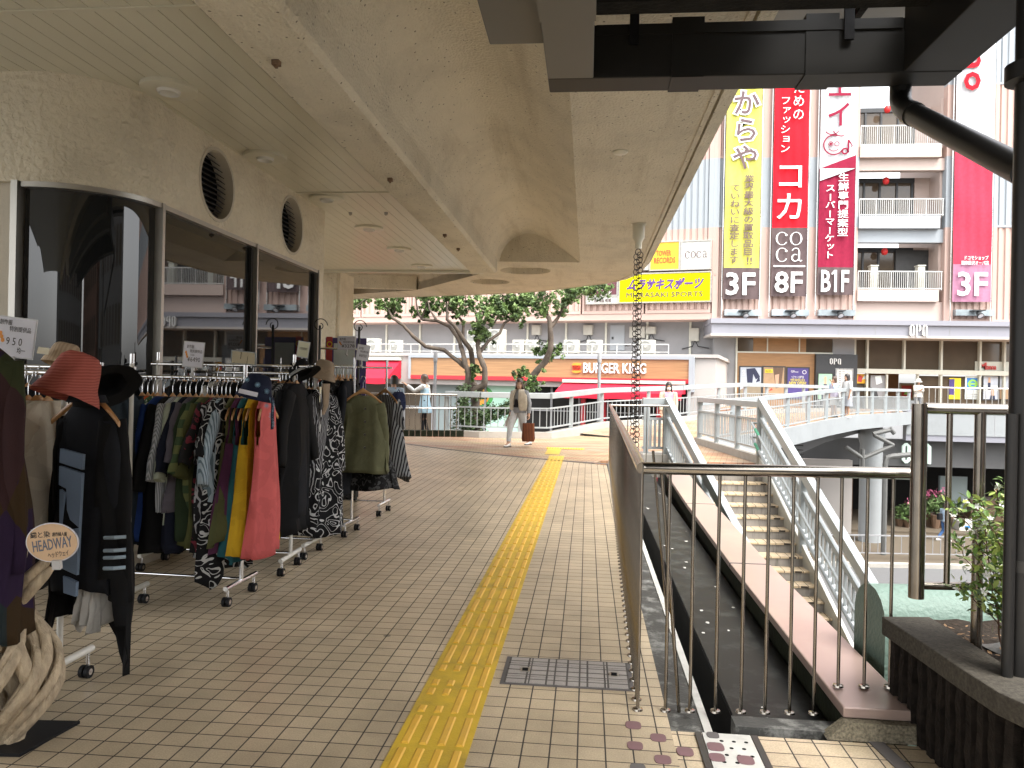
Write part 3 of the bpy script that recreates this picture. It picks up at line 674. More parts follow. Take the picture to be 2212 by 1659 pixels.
# ================================================================ ledges between railing and stairs
def ribbon(pn, pf, z0, z1=None):                          # near pair / far pair in plan, thick strip
    pass
def slab4(a, b, c, d, z0, z1): return MB().zprism([(p.x, p.y) for p in (a, b, c, d)], z0, z1)
yn, yf = 3.42, 13.2
led = thing('ledge_gutter', 'wet dark concrete ledge and black gutter channel between the railing and the sloped capping', 'gutter channel', (.8, 8, -.6))
build('ledge', MB().box(FX+.002, 3.31, -.3, .53, 14.6, -.03), 'wet_concrete', led)
build('edge_strip', MB().box(.53, 3.34, -.3, .565, 14.6, -.025), 'light_edge', led)
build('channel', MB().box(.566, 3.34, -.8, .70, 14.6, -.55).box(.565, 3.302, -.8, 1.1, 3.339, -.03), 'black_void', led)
build('slab', MB().box(.70, 3.34, -.6, 1.12, 14.4, -.06), 'slab_dark', led)
build('channel_shade', MB().box(.692, 3.345, -.6, .699, 14.4, -.065), 'black_void', led)  # thin black sheet over the slab's side, standing in for shade in the gap
m = MB(); random.seed(5)
for k in range(30):
    x = random.uniform(.72, 1.06); y = 3.5+random.random()**1.5*8; s = random.uniform(.006, .02)
    m.add([(x+s*cos(t)*random.uniform(.6,1.3), y+s*1.4*sin(t)*random.uniform(.6,1.3), -.057) for t in (0,1,2,3,4,5)], [(0,1,2,3,4,5)])
build('flaked_paint', m, 'light_edge', led, kind='stuff')
build('front_curb', MB().box(.66, 3.36, -.2, 1.14, 3.47, .008), 'wet_concrete', led)
cl = [(1.10,3.36),(1.11,6),(1.16,9),(1.24,12),(1.3,13.6)]; cr = [(1.40,3.36),(1.41,6),(1.48,9),(1.58,12),(1.66,13.6)]
cap = thing('parapet_wall', 'low mossy wall with a wide pink tinted steel capping beside the stairs', 'parapet wall', (1.25, 8, -.6))
def strip2(l, r, z0, z1, inset=0.):
    rings = [[Vector((a[0]+inset,a[1],z0)), Vector((b[0]-inset,b[1],z0)), Vector((b[0]-inset,b[1],z1)), Vector((a[0]+inset,a[1],z1))] for a, b in zip(l, r)]
    return MB().loft(rings)
build('wall', strip2([(a[0],a[1]+.02) for a in cl], [(a[0],a[1]+.02) for a in cr], -6, .07, .03), 'mossy', cap)
cc = build('capping', strip2(cl, cr, .072, .118), 'pink_steel', cap, bevel=.006)
for i in (1, 2): build('capping_seam', strip2([(cl[i][0]-.002, cl[i][1]-.012),(cl[i][0]-.002, cl[i][1]+.012)], [(cr[i][0]+.002, cr[i][1]-.012),(cr[i][0]+.002, cr[i][1]+.012)], .09, .1205), 'joint_grey', cap)
m = MB(); a, b = (1.03,3.30), (1.5,3.30)
m.hexa([(1.02,3.305,0),(1.46,3.305,0),(1.46,3.38,0),(1.02,3.38,0),(1.10,3.325,.068),(1.46,3.325,.068),(1.46,3.38,.068),(1.10,3.38,.068)])
build('base_block', m, 'granite', cap)
# ---------------------------------------------------------------- planter
plan = thing('planter', 'dark ribbed concrete planter wall with a rough grey coping at the right corner', 'planter', tuple(C(1.9, 2.8)))
rim = [C(1.665,3.42),C(1.66,3.1),C(1.65,2.8),C(1.65,2.58),C(1.69,2.42),C(1.8,2.3),C(2.0,2.22),C(2.4,2.2)]
rin = [C(1.88,3.42),C(1.86,3.1),C(1.84,2.85),C(1.84,2.7),C(1.87,2.6),C(1.92,2.53),C(2.05,2.46),C(2.4,2.43)]
m = MB().loft([[a+UP*.37, b+UP*.37, b+UP*.452, a+UP*.45] for a, b in zip(rim, rin)]); build('coping', m, 'coping', plan, bevel=.006)
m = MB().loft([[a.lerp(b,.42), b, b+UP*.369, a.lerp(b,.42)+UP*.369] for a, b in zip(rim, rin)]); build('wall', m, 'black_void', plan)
m = MB(); random.seed(9)
acc = 0; seg = [(rim[i].lerp(rin[i], .3), rim[i+1].lerp(rin[i+1], .3)) for i in range(len(rim)-1)]
for a, b in seg:
    Ln = (b-a).length; n = max(1, round(Ln/.072)); d = (b-a).normalized(); nn_ = Vector((-d.y, d.x, 0))
    if nn_.dot(RGT) > 0 and abs(nn_.dot(RGT)) > .2: nn_ = -nn_
    for i in range(n):
        p = a.lerp(b, (i+.5)/n); rings = []
        for z in (-.02,.05,.1,.15,.2,.25,.3,.345,.362):
            j = random.uniform(-.004,.004); w = .024 if z < .35 else .016
            rings.append([p+nn_*(.012+j)*(-1)-d*w+UP*z, p-nn_*.012+d*w+UP*z, p+nn_*(.03+j)+d*(w*.75+random.uniform(-.004,.003))+UP*z, p+nn_*(.03+j)-d*(w*.75+random.uniform(-.003,.004))+UP*z])
        m.loft(rings)
build('ribs', m, 'ribbed', plan, kind='stuff')
mb = MB(); rows = []
for i in range(13):
    rows.append([C(1.83+.08*j, 2.4+.095*i, .40+.035*noise.noise(Vector((i*.7, j*.6, 1)))) for j in range(14)])
build('soil', mb.sheet(rows), 'soil', plan, smooth=60)
struct('kerb_edge', MB().zprism([(p.x,p.y) for p in (C(1.50,3.33),C(1.56,3.33),C(1.585,2.0),C(1.525,2.0))], -.01, .004), 'joint_grey')
# leaf litter
m = MB(); random.seed(21)
for k in range(90):
    p = C(random.uniform(1.86,2.3), random.uniform(2.62,3.35), .435+random.uniform(0,.012)); a = random.uniform(0,6.28); s = random.uniform(.008,.022)
    u = Vector((cos(a), sin(a), random.uniform(-.3,.3)))*s; w = Vector((-sin(a), cos(a), random.uniform(-.3,.3)))*s*.45
    m.add([p-u, p+w, p+u, p-w], [(0,1,2,3)])
M('litter', (.22,.13,.065), .9, var=.5, vs=60)
solo('leaf_litter', m, 'litter', 'dry brown fallen leaves on the planter soil', 'leaf litter', kind='stuff')
# crumpled sheet
M('grey_bag', (.085,.085,.08), .5, var=.4, vs=14, bump=.6, bs=30)
rows = []
for i in range(22):
    row = []
    for j in range(22):
        u, v = i/21, j/21; e = min(u, 1-u, v, 1-v)*3; e = min(1, e)
        q = Vector((u*6, v*6, 3)); h = .05+.13*abs(noise.noise(q))+.05*abs(noise.noise(q*2.3))
        p = C(1.98+.42*u+.03*noise.noise(q*.8), 2.72+.5*v+.03*noise.noise(q*.9+Vector((5,0,0))), .40+h*e*1.0)
        row.append(p)
    rows.append(row)
solo('plastic_sheet', MB().sheet(rows), 'grey_bag', 'crumpled dark grey plastic sheet lying on the planter soil', 'plastic sheet', smooth=35)
# mint green wall behind the planter
m = MB(); rings = []
zt = .46
for k in range(9):
    t = pi*k/8; rings.append((3.95-.17*cos(t), zt-.17+.17*sin(t)))
sec = [(3.78,-5.2)]+rings+[(4.12,-5.2)]
m.prism(sec, lambda y, z: C(1.86, y, z), lambda y, z: C(7, y, z)); solo('mint_wall', m, 'mint', 'mint green textured low wall with a rounded top behind the planter', 'wall', smooth=40)
# ================================================================ staircase
st = thing('staircase', 'outdoor stairs with yellowish tiled treads and streaked risers going down to the street', 'staircase', C(4, 12.5, -5.2))
NS = 32; Y0, RUN, RISE = 15.05, .30, .1625
tr = MB(); ri = MB()
def xl(y): return 3.08 + (15.05-y)*.085 if y > 9 else 3.6
XR = 4.84
for k in range(1, NS+1):
    y = Y0-RUN*(k-1); z = -RISE*k
    a = [C(xl(y), y-RUN-.015), C(XR, y-RUN-.015), C(XR, y), C(xl(y), y)]
    tr.zprism([(p.x, p.y) for p in a], z-.03, z)
    a = [C(xl(y), y-.0), C(XR, y-.0), C(XR, y+.05), C(xl(y), y+.05)]
    ri.zprism([(p.x, p.y) for p in a], z+.0005, z+RISE-.031)
build('treads', tr, 'stair_tile', st, kind='stuff'); build('risers', ri, 'riser', st, kind='stuff')
sl = RISE/RUN
def stringer(x0, x1, y0, y1, h0, h1):
    z0 = -(Y0-y0)*sl; z1 = -(Y0-y1)*sl
    return MB().hexa([C(x0(y1),y1,z1+h0),C(x1(y1),y1,z1+h0),C(x1(y0),y0,z0+h0),C(x0(y0),y0,z0+h0),C(x0(y1),y1,z1+h1),C(x1(y1),y1,z1+h1),C(x1(y0),y0,z0+h1),C(x0(y0),y0,z0+h1)])
build('stringer', stringer(lambda y: XR+.002, lambda y: XR+.06, 15.0, 5.6, -.45, .16), 'string_steel', st)
build('stringer', stringer(lambda y: xl(y)-.06, lambda y: xl(y)-.002, 15.0, 9.05, -.45, .16), 'string_steel', st)
build('soffit', stringer(lambda y: xl(max(y,9.1)), lambda y: XR, 15.0, 5.6, -.4, -.22), 'girder_dark', st)
# white guard railings -------------------------------------------------
def guard(name, label, pts, h=1.1, kerb=0., rail=(.16,.1), npost=None, base=0., gap=.125, lower=.2, upper=.3, post_w=.1, pn=None, maxbal=100, group=None, posts_at=None):
    """top rail, two thin rails, posts and bars along a 3-D polyline of deck points"""
    t = thing(name, label, 'railing', pts[0], 0, group)
    top = [p+UP*(h-rail[1]/2) for p in pts]
    for a, b in zip(top, top[1:]): build('top_rail', MB().bar(a, b, rail[0], rail[1]), 'rail_white', t, bevel=.008)
    m = MB()
    for a, b in zip(pts, pts[1:]):
        m.bar(a+UP*(h-upper), b+UP*(h-upper), .05, .04).bar(a+UP*(base+lower), b+UP*(base+lower), .05, .04)
    build('panel_rails', m, 'rail_white', t)
    L = [0]
    for a, b in zip(pts, pts[1:]): L.append(L[-1]+(b-a).length)
    def pos(s):
        for i in range(len(pts)-1):
            if s <= L[i+1]+1e-6: return pts[i].lerp(pts[i+1], (s-L[i])/(L[i+1]-L[i]))
        return pts[-1]
    sp = posts_at or [L[-1]*i/npost for i in range(npost+1)]
    pm = None
    for s in sp:
        p = pos(s)
        if pm is None:
            pm = build('post', MB().bar(p+UP*base, p+UP*(h-rail[1]), post_w, post_w*.8), 'rail_white', t); p0 = p
        else: copy_part(pm, t, Matrix.Translation(p-p0))
    n = int(L[-1]/gap); bm_ = None; rest = MB(); cnt = 0
    for i in range(1, n):
        s = L[-1]*i/n
        if min(abs(s-q) for q in sp) < post_w*.6: continue
        p = pos(s); a, b = p+UP*(base+lower+.02), p+UP*(h-upper-.02)
        cnt += 1
        if cnt > maxbal: rest.bar(a, b, .03, .02); continue
        if bm_ is None: bm_ = build('bar', MB().bar(a, b, .032, .02), 'rail_white', t); b0 = p
        else: copy_part(bm_, t, Matrix.Translation(p-b0))
    if rest.v: build('far_bars', rest, 'rail_white', t, kind='stuff')
    return t
farp = [C(x, y, zdeck(y)) for y, x in far]
KB = .16
def kerb(label, pts, side, w=.32, h=KB, name='kerb_wall'):
    return solo(name, strip_along(pts, -.3, h, w, side), 'kerb_stone', label, 'kerb wall')
kerb('pale concrete kerb under the curved white railing behind the walking woman', farp, -1)
off = [Vector((p.x, p.y, p.z)) for p in farp]
def shift(pts, s):
    o = []
    for i, p in enumerate(pts):
        d = (pts[min(i+1,len(pts)-1)]-pts[max(i-1,0)]); d.z = 0; d.normalize(); o.append(p+Vector((-d.y, d.x, 0))*s)
    return o
guard('white_railing', 'long pale grey railing on a kerb along the far side of plaza and footbridge', shift(farp, .16), h=1.22, base=KB, rail=(.2,.15), npost=12, lower=.12, upper=.42, gap=.19, post_w=.14)
nr_ = [C(x, y, zdeck(y)) for y, x in near[2:]]
guard('white_railing', 'curved pale grey railing along the near edge of the rising footbridge', nr_, h=1.12, base=.0, rail=(.18,.13), npost=11, lower=.14, upper=.36, gap=.16, post_w=.13)
sp_ = [C(4.92, 15.0), C(4.92, 17.5), C(4.92, 20.1)]
kerb('pale stained kerb under the short white railing between the stairs and the footbridge', [p+RGT*-.12 for p in sp_], 1, w=.34, h=.15)
guard('white_railing', 'short straight white railing from the stair top back to the footbridge corner', sp_, h=1.2, base=.15, rail=(.16,.12), npost=3, lower=.12, upper=.36, gap=.13, post_w=.12)
lf = [C(3.02, 15.1), C(3.02, 16.3)]
b4 = MB(); c_ = C(2.9, 15.2)
solo('kerb_wall', MB().zprism([(p.x,p.y) for p in (C(2.55,14.85),C(3.14,14.85),C(3.14,15.6),C(2.55,15.6))], -.3, .14), 'kerb_stone', 'small concrete plinth block under the white gate post at the stair top', 'kerb wall')
g = thing('white_railing', 'narrow white panel of upright bars standing at the head of the stairs on the left', 'railing', C(2.85,15.15,0))
a_, b_ = C(2.66,15.15), C(3.1,15.15)
build('top_rail', MB().bar(a_+UP*1.16-RGT*.08, b_+UP*1.16, .13, .14), 'rail_white', g, bevel=.006)
for z in (.82, .25): build('cross_rail', MB().bar(a_+UP*z-RGT*.08, b_+UP*z, .06, .05), 'rail_white', g)
for t in (.0, 1): build('post', MB().bar(a_.lerp(b_, t)+UP*.05, a_.lerp(b_, t)+UP*1.1, .1, .1), 'rail_white', g)
for t in (.2,.4,.6,.8): build('bar', MB().bar(a_.lerp(b_, t)+UP*.27, a_.lerp(b_, t)+UP*.8, .035, .05), 'rail_white', g)
def stair_rail(label, xf, y0, y1, h, grab=False):
    t = thing('stair_railing', label, 'railing', C(xf(y1), y1, -(Y0-y1)*sl))
    P = lambda y, hh: C(xf(y), y, -(Y0-y)*.5+hh)
    build('top_rail', MB().bar(P(y0,h), P(y1,h), .12, .17), 'rail_white', t, bevel=.008)
    build('mid_rail', MB().bar(P(y0-.05,h-.33), P(y1,h-.33), .06, .09), 'rail_white', t)
    build('bottom_rail', MB().bar(P(y0-.05,.27), P(y1,.27), .06, .09), 'rail_white', t)
    n = int((y0-y1)/.135); bm_ = None
    for i in range(1, n):
        y = y0-(y0-y1)*i/n; p = P(y, 0)
        if bm_ is None: bm_ = build('bar', MB().bar(P(y,.3), P(y,h-.36), .03, .035), 'rail_white', t); b0 = p
        else: copy_part(bm_, t, Matrix.Translation(p-b0))
    pm = None
    k = 0
    while y0-2.3*k > y1:
        y = y0-2.3*k; p = P(y, 0); k += 1
        if pm is None: pm = build('post', MB().bar(P(y,-.1), P(y,h-.06), .1, .12), 'rail_white', t); p0 = p
        else: copy_part(pm, t, Matrix.Translation(p-p0))
    if grab:
        for hh in (.78, .5):
            g_ = build('grab_rail', MB().tube([P(y0,hh)-RGT*.02, P(y0,hh)-RGT*.16, P(y0-.25,hh)-RGT*.16, P(y1,hh)-RGT*.16], .024, 10), 'rail_white', t, smooth=50)
            build('green_sleeve', MB().tube([P(y0-.22,hh)-RGT*.16, P(y0-.45,hh)-RGT*.16], .028, 10), 'green_clip', g_, smooth=50)
    return t
stair_rail('sloping white railing on the left side of the stairs', lambda y: xl(y)-.03, 15.05, 9.6, 1.18)
stair_rail('sloping white railing with two round grab rails on the right side of the stairs', lambda y: XR+.03, 15.05, 6.2, 1.22, True)
# thin pipe fence at far left of the plaza, and dark kerb
pf0, pf1 = fl(846, 946), fl(985, 944)
pf = thing('pipe_railing', 'thin dark pipe railing with slender bars at the far left of the plaza', 'railing', pf0)
mbp = [pf0+UP*1.13-RGT*3.5, pf0+UP*1.13, pf1+UP*1.13]
build('top_rail', MB().tube(mbp, .025, 8), 'bronze_steel', pf, smooth=50)
build('mid_rail', MB().tube([p-UP*.36 for p in mbp], .016, 8), 'steel', pf, smooth=50)
bm_ = None; n = 34
for i in range(n):
    p = (pf0-RGT*3.5).lerp(pf1, i/(n-1))
    if bm_ is None: bm_ = build('bar', MB().tube([p, p+UP*1.12], .012, 6), 'bronze_steel', pf); b0 = p
    else: copy_part(bm_, pf, Matrix.Translation(p-b0))
q0, q1 = pf0+FWD*.35-RGT*4, pf1+FWD*.25+RGT*.2
solo('dark_kerb', MB().bar(q0+UP*.06, q1+UP*.06, .3, .2), 'mossy', 'low dark stained kerb behind the thin pipe railing', 'kerb')
# ================================================================ far buildings
def fabric(name, col, tr=0.): M(name, col, .7, var=.06, vs=1.5, bump=.15, bs=6)
M('pink_paint', (.45,.325,.28), .7, spec=.1, var=.06, vs=.5, dirt=.12, ds=.8, dcol=(.4,.3,.26))
M('grey_paint', (.31,.335,.355), .7, spec=.1, var=.06, vs=.5)
M('pale_pink', (.45,.355,.31), .7, var=.06, vs=.5, dirt=.12, ds=.6, dcol=(.45,.36,.32))
M('lilac_grey', (.23,.23,.26), .5, var=.05, vs=.5)
M('mid_grey', (.24,.24,.245), .75, var=.1, vs=.7, dirt=.3, ds=1, dcol=(.17,.17,.17))
M('wood', (.28,.15,.06), .5, var=.14, vs=1.5, stretch=(1,1,6))
M('wood_slat', (.34,.185,.085), .5, var=.25, vs=1.2, stretch=(.5,.5,14))
M('charcoal', (.03,.032,.034), .5)
M('letter_white', (.68,.68,.66), .5)
M('white_wall', (.40,.37,.345), .7, var=.06, vs=.6)
M('off_white', (.5,.5,.43), .6, var=.05)
M('red_awning', (.48,.02,.04), .6, spec=.1, var=.1, vs=1.2)
M('red_strip', (.55,.02,.03), .5)
M('bk_red', (.6,.05,.02), .5); M('bk_orange', (.75,.28,.03), .5)
M('sign_yellow', (.62,.57,.0), .5, spec=.1); M('sign_purple', (.09,.03,.2), .5); M('sign_orange', (.75,.40,.02), .5); M('sign_red', (.5,.06,.02), .5)
M('maroon', (.10,.025,.035), .5); M('board_white', (.5,.5,.46), .5)
M('ban_yellow', (.5,.48,.10), .7, spec=.1, bump=.2, bs=3); M('ban_brown', (.10,.073,.073), .8, spec=.1, bump=.2, bs=3); M('ban_red', (.50,.012,.022), .8, spec=.1); M('ban_white', (.45,.45,.46), .7, spec=.1, bump=.2, bs=3)
M('ban_crimson', (.22,.015,.04), .8, spec=.1); M('ban_pinkred', (.46,.04,.07), .8, spec=.1); M('ban_mauve', (.34,.16,.235), .8, spec=.1); M('text_brown', (.13,.09,.092), .8, spec=.1)
M('ac_casing', (.40,.39,.34), .5, var=.05); M('ac_grille', (.25,.25,.23), .5)
M('interior_brown', (.2,.1,.04), .8, var=.3, vs=1); M('interior_dark', (.01,.009,.008), .9, var=.3, vs=1)
M('balcony_white', (.46,.46,.44), .5); M('lantern_red', (.55,.02,.02), .5)
OP = Pl((0, 42.9), (1, 0))
dl = RGT*cos(R(20))-FWD*sin(R(20))
PK = Pl(C(10.9, 42.0), dl); GR = PK.off(-1.5); BK = Pl(C(9.37, 36.0), dl)
store = thing('department_store', 'large pink and grey department store with fluted panels and three open balconies', 'building', (14, 45, -5.2))
zb = [OP.uv(1670, y)[1] for y in (690, 492, 342)]; fl_h = zb[2]-zb[1]; zb += [zb[2]+fl_h, zb[2]+2*fl_h, zb[2]+3*fl_h]
def flutes(m, p, u0, u1, z0, z1, o, pitch=.34, d=.07):
    n = max(1, round((u1-u0)/pitch)); w = (u1-u0)/n; row = []
    for i in range(n):
        a = u0+i*w; row += [(a, 0), (a+w*.28, 0), (a+w*.4, d), (a+w*.88, d)]
    row.append((u1, 0))
    m.sheet([[p.pt(u, z0, o+h) for u, h in row], [p.pt(u, z1, o+h) for u, h in row]])
    return m
def U(x, y=450): return OP.uv(x, y)[0]
uL, uR = U(1541), 60.
bands = [('pink_paint',zb[0],zb[1]),('grey_paint',zb[1],zb[2]),('pink_paint',zb[2],zb[3]),('grey_paint',zb[3],zb[4]),('pink_paint',zb[4],zb[5])]
bal0, bal1 = U(1852), U(2040)
secs = [(uL+.3, U(1560)), (U(1566), U(1643)), (U(1668), U(1744)), (U(1769), U(1846)), (U(2060), U(2143)), (U(2152), U(2225)), (U(2245), U(2330)), (U(2350), U(2430)), (U(2450), uR)]
for mt, z0, z1 in bands:
    m = MB()
    for a, b in secs: flutes(m, OP, a, b, z0+.12, z1, .0)
    build('fluted_panels', m, mt, store)
    m = MB(); edges_ = [uL]+[v for s in secs for v in s]+[uR]
    for i in range(0, len(edges_), 2):
        a, b = edges_[i], edges_[i+1]
        if abs(a-secs[3][1]) < .01:
            m.pbox(OP, a, z0, bal0, z1, -.3, .16); m.pbox(OP, bal1, z0, b, z1, -.3, .16)
        else: m.pbox(OP, a, z0, b, z1, -.3, .16)
    for a, b in secs: m.pbox(OP, a+.002, z0, b-.002, z0+.115, -.3, .1)
    build('piers', m, mt, store)
build('wall', MB().pbox(OP, uL, 4.6, bal0, zb[5], -6, -.31).pbox(OP, bal1, 4.6, uR, zb[5], -6, -.31).pbox(OP, uL, zb[5], uR, zb[5]+1, -6, .3), 'pale_pink', store)
# balcony bay
bz_list = []
for yr, yb_, ys in ((272,317,342),(430,468,495),(586,627,652)):   # rail top, rail foot, slab underside
    zt_, zf, zs = (OP.uv(1945, y)[1] for y in (yr, yb_, ys)); bz_list.append((zt_, zf, zs))
prev = OP.uv(1945, 696)[1]
m = MB()
for i, (zt_, zf, zs) in enumerate(bz_list[::-1]):
    lower = [OP.uv(1945, 690)[1]] if i == 0 else None
zs_sorted = sorted(bz_list, key=lambda t: t[0])
for i, (zt_, zf, zs) in enumerate(zs_sorted):
    zlow = OP.uv(1945, 692)[1] if i == 0 else zs_sorted[i-1][0]+1.55
    build('spandrel', MB().pbox(OP, bal0+.002, zlow, bal1-.002, zs-.002, -.5, -.05), 'pale_pink' if i != 1 else 'grey_paint', store)
    bp_ = build('balcony', MB().pbox(OP, bal0-.0+.01, zs, bal1-.3, zf, -2., .25), 'pale_pink' if i != 1 else 'grey_paint', store)
    r = MB().pbox(OP, bal0+.05, zt_-.06, bal1-.1, zt_, .1, .17).pbox(OP, bal0+.05, zf+.05, bal1-.1, zf+.1, .1, .17)
    n = 40
    for k in range(n+1):
        u = bal0+.06+(bal1-bal0-.2)*k/n; w = .045 if k % 8 == 0 else .02
        r.pbox(OP, u-w/2, zf, u+w/2, zt_-.05, .11, .16)
    build('balustrade', r, 'balcony_white', bp_)
    ztop = zt_+1.55
    wn = build('window', MB().pbox(OP, bal0, zf, bal1-.9, ztop-.001, -1.75, -1.7), 'brown_pane', store, label='dark recessed balcony window')
    fm = MB()
    for t in (.02,.24,.48,.74,.97): fm.pbox(OP, bal0+(bal1-bal0-.95)*t, zf, bal0+(bal1-bal0-.95)*t+.1, ztop-.002, -1.7, -1.62)
    fm.pbox(OP, bal0, ztop-.25, bal1-.9, ztop-.003, -1.7, -1.6)
    build('frame', fm, 'charcoal', wn)
    build_each('recess_wall', MB().pbox(OP, bal1-.9, zf, bal1-.002, ztop, -1.8, -1.6).pbox(OP, bal1-.12, zf+.001, bal1-.003, ztop, -1.599, -.31), 'pale_pink', store)
    p = OP.pt((bal0+bal1)/2-.45, ztop-.42, -.9)
    solo('red_lantern', MB().lathe([(.02,.3),(.12,.25),(.17,.13),(.17,.03),(.12,-.08),(.02,-.12)], p, 12), 'lantern_red', 'small red paper lantern hung in the '+['lowest','middle','highest visible'][i]+' balcony of the department store', 'lantern', 'red lanterns in the balconies', smooth=60)
for q, x in enumerate((1890, 1992)):
    a = OP.uv(x-8, 627); b = OP.uv(x+8, 584)
    solo('storage_box', MB().pbox(OP, a[0], a[1], b[0], b[1]+.25, -.5, -.1).pbox(OP, a[0]-.03, b[1]+.25, b[0]+.03, b[1]+.3, -.55, -.05), 'off_white', ('left' if q == 0 else 'right')+' cream box standing behind the lowest balcony balustrade', 'box', 'cream boxes on the lowest balcony')
a = OP.uv(1958, 620); build('louvre_screen', MB().pbox(OP, a[0], zs_sorted[0][1], a[0]+2., zs_sorted[0][0]+1.4, -1.6, -1.52), 'louvre_dark', store)
t_ = OP.uv(1896, 255)
m = MB(); 
for i, x in enumerate((1858, 1918)):
    pass
# ---------------------------------------------------------------- left pink wing
wing = thing('department_store_wing', 'angled pink fluted wing of the department store above a recessed grey service wall', 'building', PK.pt(-10, -5.2, -3))
PU = lambda x, y=670: PK.uv(x, y)[0]
z0 = PK.uv(1538, 690)[1]; u1 = PU(1541); u0 = PU(700)-14
pan = [(x, x+52) for x in range(0, 1)]
m = MB(); fr_ = MB()
w_ = 3.55; k = 0; u = u1-.15
lines = []
while u > u0:
    a, b = u-w_, u
    flutes(m, PK, a+.12, b-.12, z0+.55, z0+2.4, .02, pitch=.36, d=.09)
    fr_.pbox(PK, a-.001, z0+.36, a+.12, z0+2.4, -.2, .14).pbox(PK, b-.12, z0+.36, b-.001, z0+2.4, -.2, .14).pbox(PK, a+.121, z0+.36, b-.121, z0+.54, -.2, .14)
    u -= w_+.1
build('fluted_panels', m, 'pink_paint', wing); build('panel_frames', fr_, 'pink_paint', wing)
for mt, a, b in [('pink_paint', z0+2.41, zb[1])]+[x for x in bands[1:]]:
    m = flutes(MB(), PK, u0, u1-.35, a, b, .0); build('fluted_panels', m, mt, wing)
    build('pier', MB().pbox(PK, u1-.34, a, u1+.1, b, -.3, .13), mt, wing)
build('wall', MB().pbox(PK, u0, z0+.35, u1, zb[5], -6, -.21), 'pale_pink', wing)
build('overhang', MB().pbox(PK, u0, z0, u1+.05, z0+.345, -4, .1), 'pink_paint', wing)
build('service_wall', MB().pbox(GR, u0, -5.2, u1+2.2, z0-.001, -2, 0), 'mid_grey', wing)
m = MB(); u = u1+1
while u > u0: m.pbox(GR, u, 2.5, u+.12, z0-.002, 0.002, .1); u -= 2.45
build_each('pilaster_strip', m, 'off_white', wing)
a = GR.rect(1318, 702, 1350, 757); dr = build('door', MB().pbox(GR, a[0], a[1], a[2], a[3], .001, .06), 'grey_paint', wing, label='grey service door')
build('handle', MB().pbox(GR, a[0]+.1, (a[1]+a[3])/2-.1, a[0]+.2, (a[1]+a[3])/2+.05, .061, .12), 'charcoal', dr)
# electrical boxes and air conditioners
for i, (x0, y0, x1, y1) in enumerate([(1151,703,1170,724),(1262,703,1282,724),(1361,706,1395,730),(1396,706,1418,722),(1491,709,1511,737)]):
    a = GR.rect(x0, y0, x1, y1); t = thing('electrical_box', ['leftmost of the small cream electrical boxes on the grey wall','cream electrical box with looping cables on the grey wall','largest cream electrical box right of the grey service door','small cream electrical box beside the largest one','rightmost tall cream electrical box near the grey canopy'][i], 'electrical box', GR.pt((a[0]+a[2])/2, a[1], .15), 0, 'electrical boxes on the grey wall')
    build('casing', MB().pbox(GR, a[0], a[1], a[2], a[3], .0, .25), 'ac_casing', t); build('door', MB().pbox(GR, a[0]+.04, a[1]+.04, a[2]-.04, a[3]-.04, .251, .27), 'ac_casing', t)
    c_ = (a[0]+a[2])/2; build('conduit', MB().tube([GR.pt(c_, a[1]+.01, .12), GR.pt(c_-.1, a[1]-.3, .12), GR.pt(c_-.7, a[1]-.45, .08)], .03, 6).tube([GR.pt(c_+.05, a[1]+.01, .12), GR.pt(c_+.2, a[1]-.3, .12), GR.pt(c_+.8, a[1]-.4, .08)], .03, 6), 'charcoal', t)
rest_ = thing('burger_restaurant', 'low burger restaurant with a wood slat sign band, red awning and rooftop terrace', 'restaurant', BK.pt(-6, -5.2, -2))
bt = BK.uv(1538, 766)[1]; bu0, bu1 = BK.uv(690, 780)[0]-8, BK.uv(1546, 790)[0]
AT = BK.off(-.9)
acs = [(803,746,28,30),(851,748,26,26),(1021,738,27,48),(1071,736,36,50),(1119,748,26,28),(1147,748,26,28),(1233,748,32,24),(1283,748,32,24),(1397,748,34,24)]
alab = ['leftmost white air conditioner on the restaurant terrace','second white air conditioner from the left on the terrace','tall twin fan air conditioner behind the main tree','largest grey white air conditioner right of the main tree trunk','left one of two touching air conditioners left of the sapling','right one of two touching air conditioners left of the sapling','air conditioner on the terrace just right of the sapling','air conditioner above the restaurant lettering','air conditioner on the terrace right of the service door']
for (x, y, w, h), lb in zip(acs, alab):
    a = AT.rect(x-w/2, y-h/2, x+w/2, y+h/2); zc_ = bt+.02; hh = a[3]-a[1]; ww = a[2]-a[0]
    t = thing('air_conditioner', lb, 'air conditioner', AT.pt(a[0]+ww/2, bt, 0), 0, 'air conditioners on the terrace')
    top = max(a[3], bt+.75)
    build('casing', MB().pbox(AT, a[0], bt+.08, a[2], top, -.4, 0), 'ac_casing', t, bevel=.02)
    nf = 2 if h > 40 else 1
    for q in range(nf):
        zc2 = bt+.08+(top-bt-.08)*(q+.5)/nf; r = min(ww*.36, (top-bt)/nf*.4)
        M_ = Matrix(((AT.d.x, 0, AT.n.x, 0),(AT.d.y, 0, AT.n.y, 0),(0, 1, 0, 0),(0,0,0,1))); M_.translation = AT.pt(a[0]+ww*.42, zc2, .0)
        g_ = build('fan_grille', MB().lathe([(r,.0),(r,.03),(r*.86,.03),(r*.86,.012),(r*.5,.02),(r*.5,.012),(r*.22,.035),(0,.035)], mat=M_, n=20, cap=False), 'ac_grille', t)
        build('hub', MB().lathe([(r*.2,.036),(r*.2,.045),(0,.045)], mat=M_, n=12), 'ac_casing', g_)
    build_each('foot', MB().pbox(AT, a[0]+.1, bt, a[0]+.2, bt+.08, -.35, -.05).pbox(AT, a[2]-.2, bt, a[2]-.1, bt+.08, -.35, -.05), 'charcoal', t)
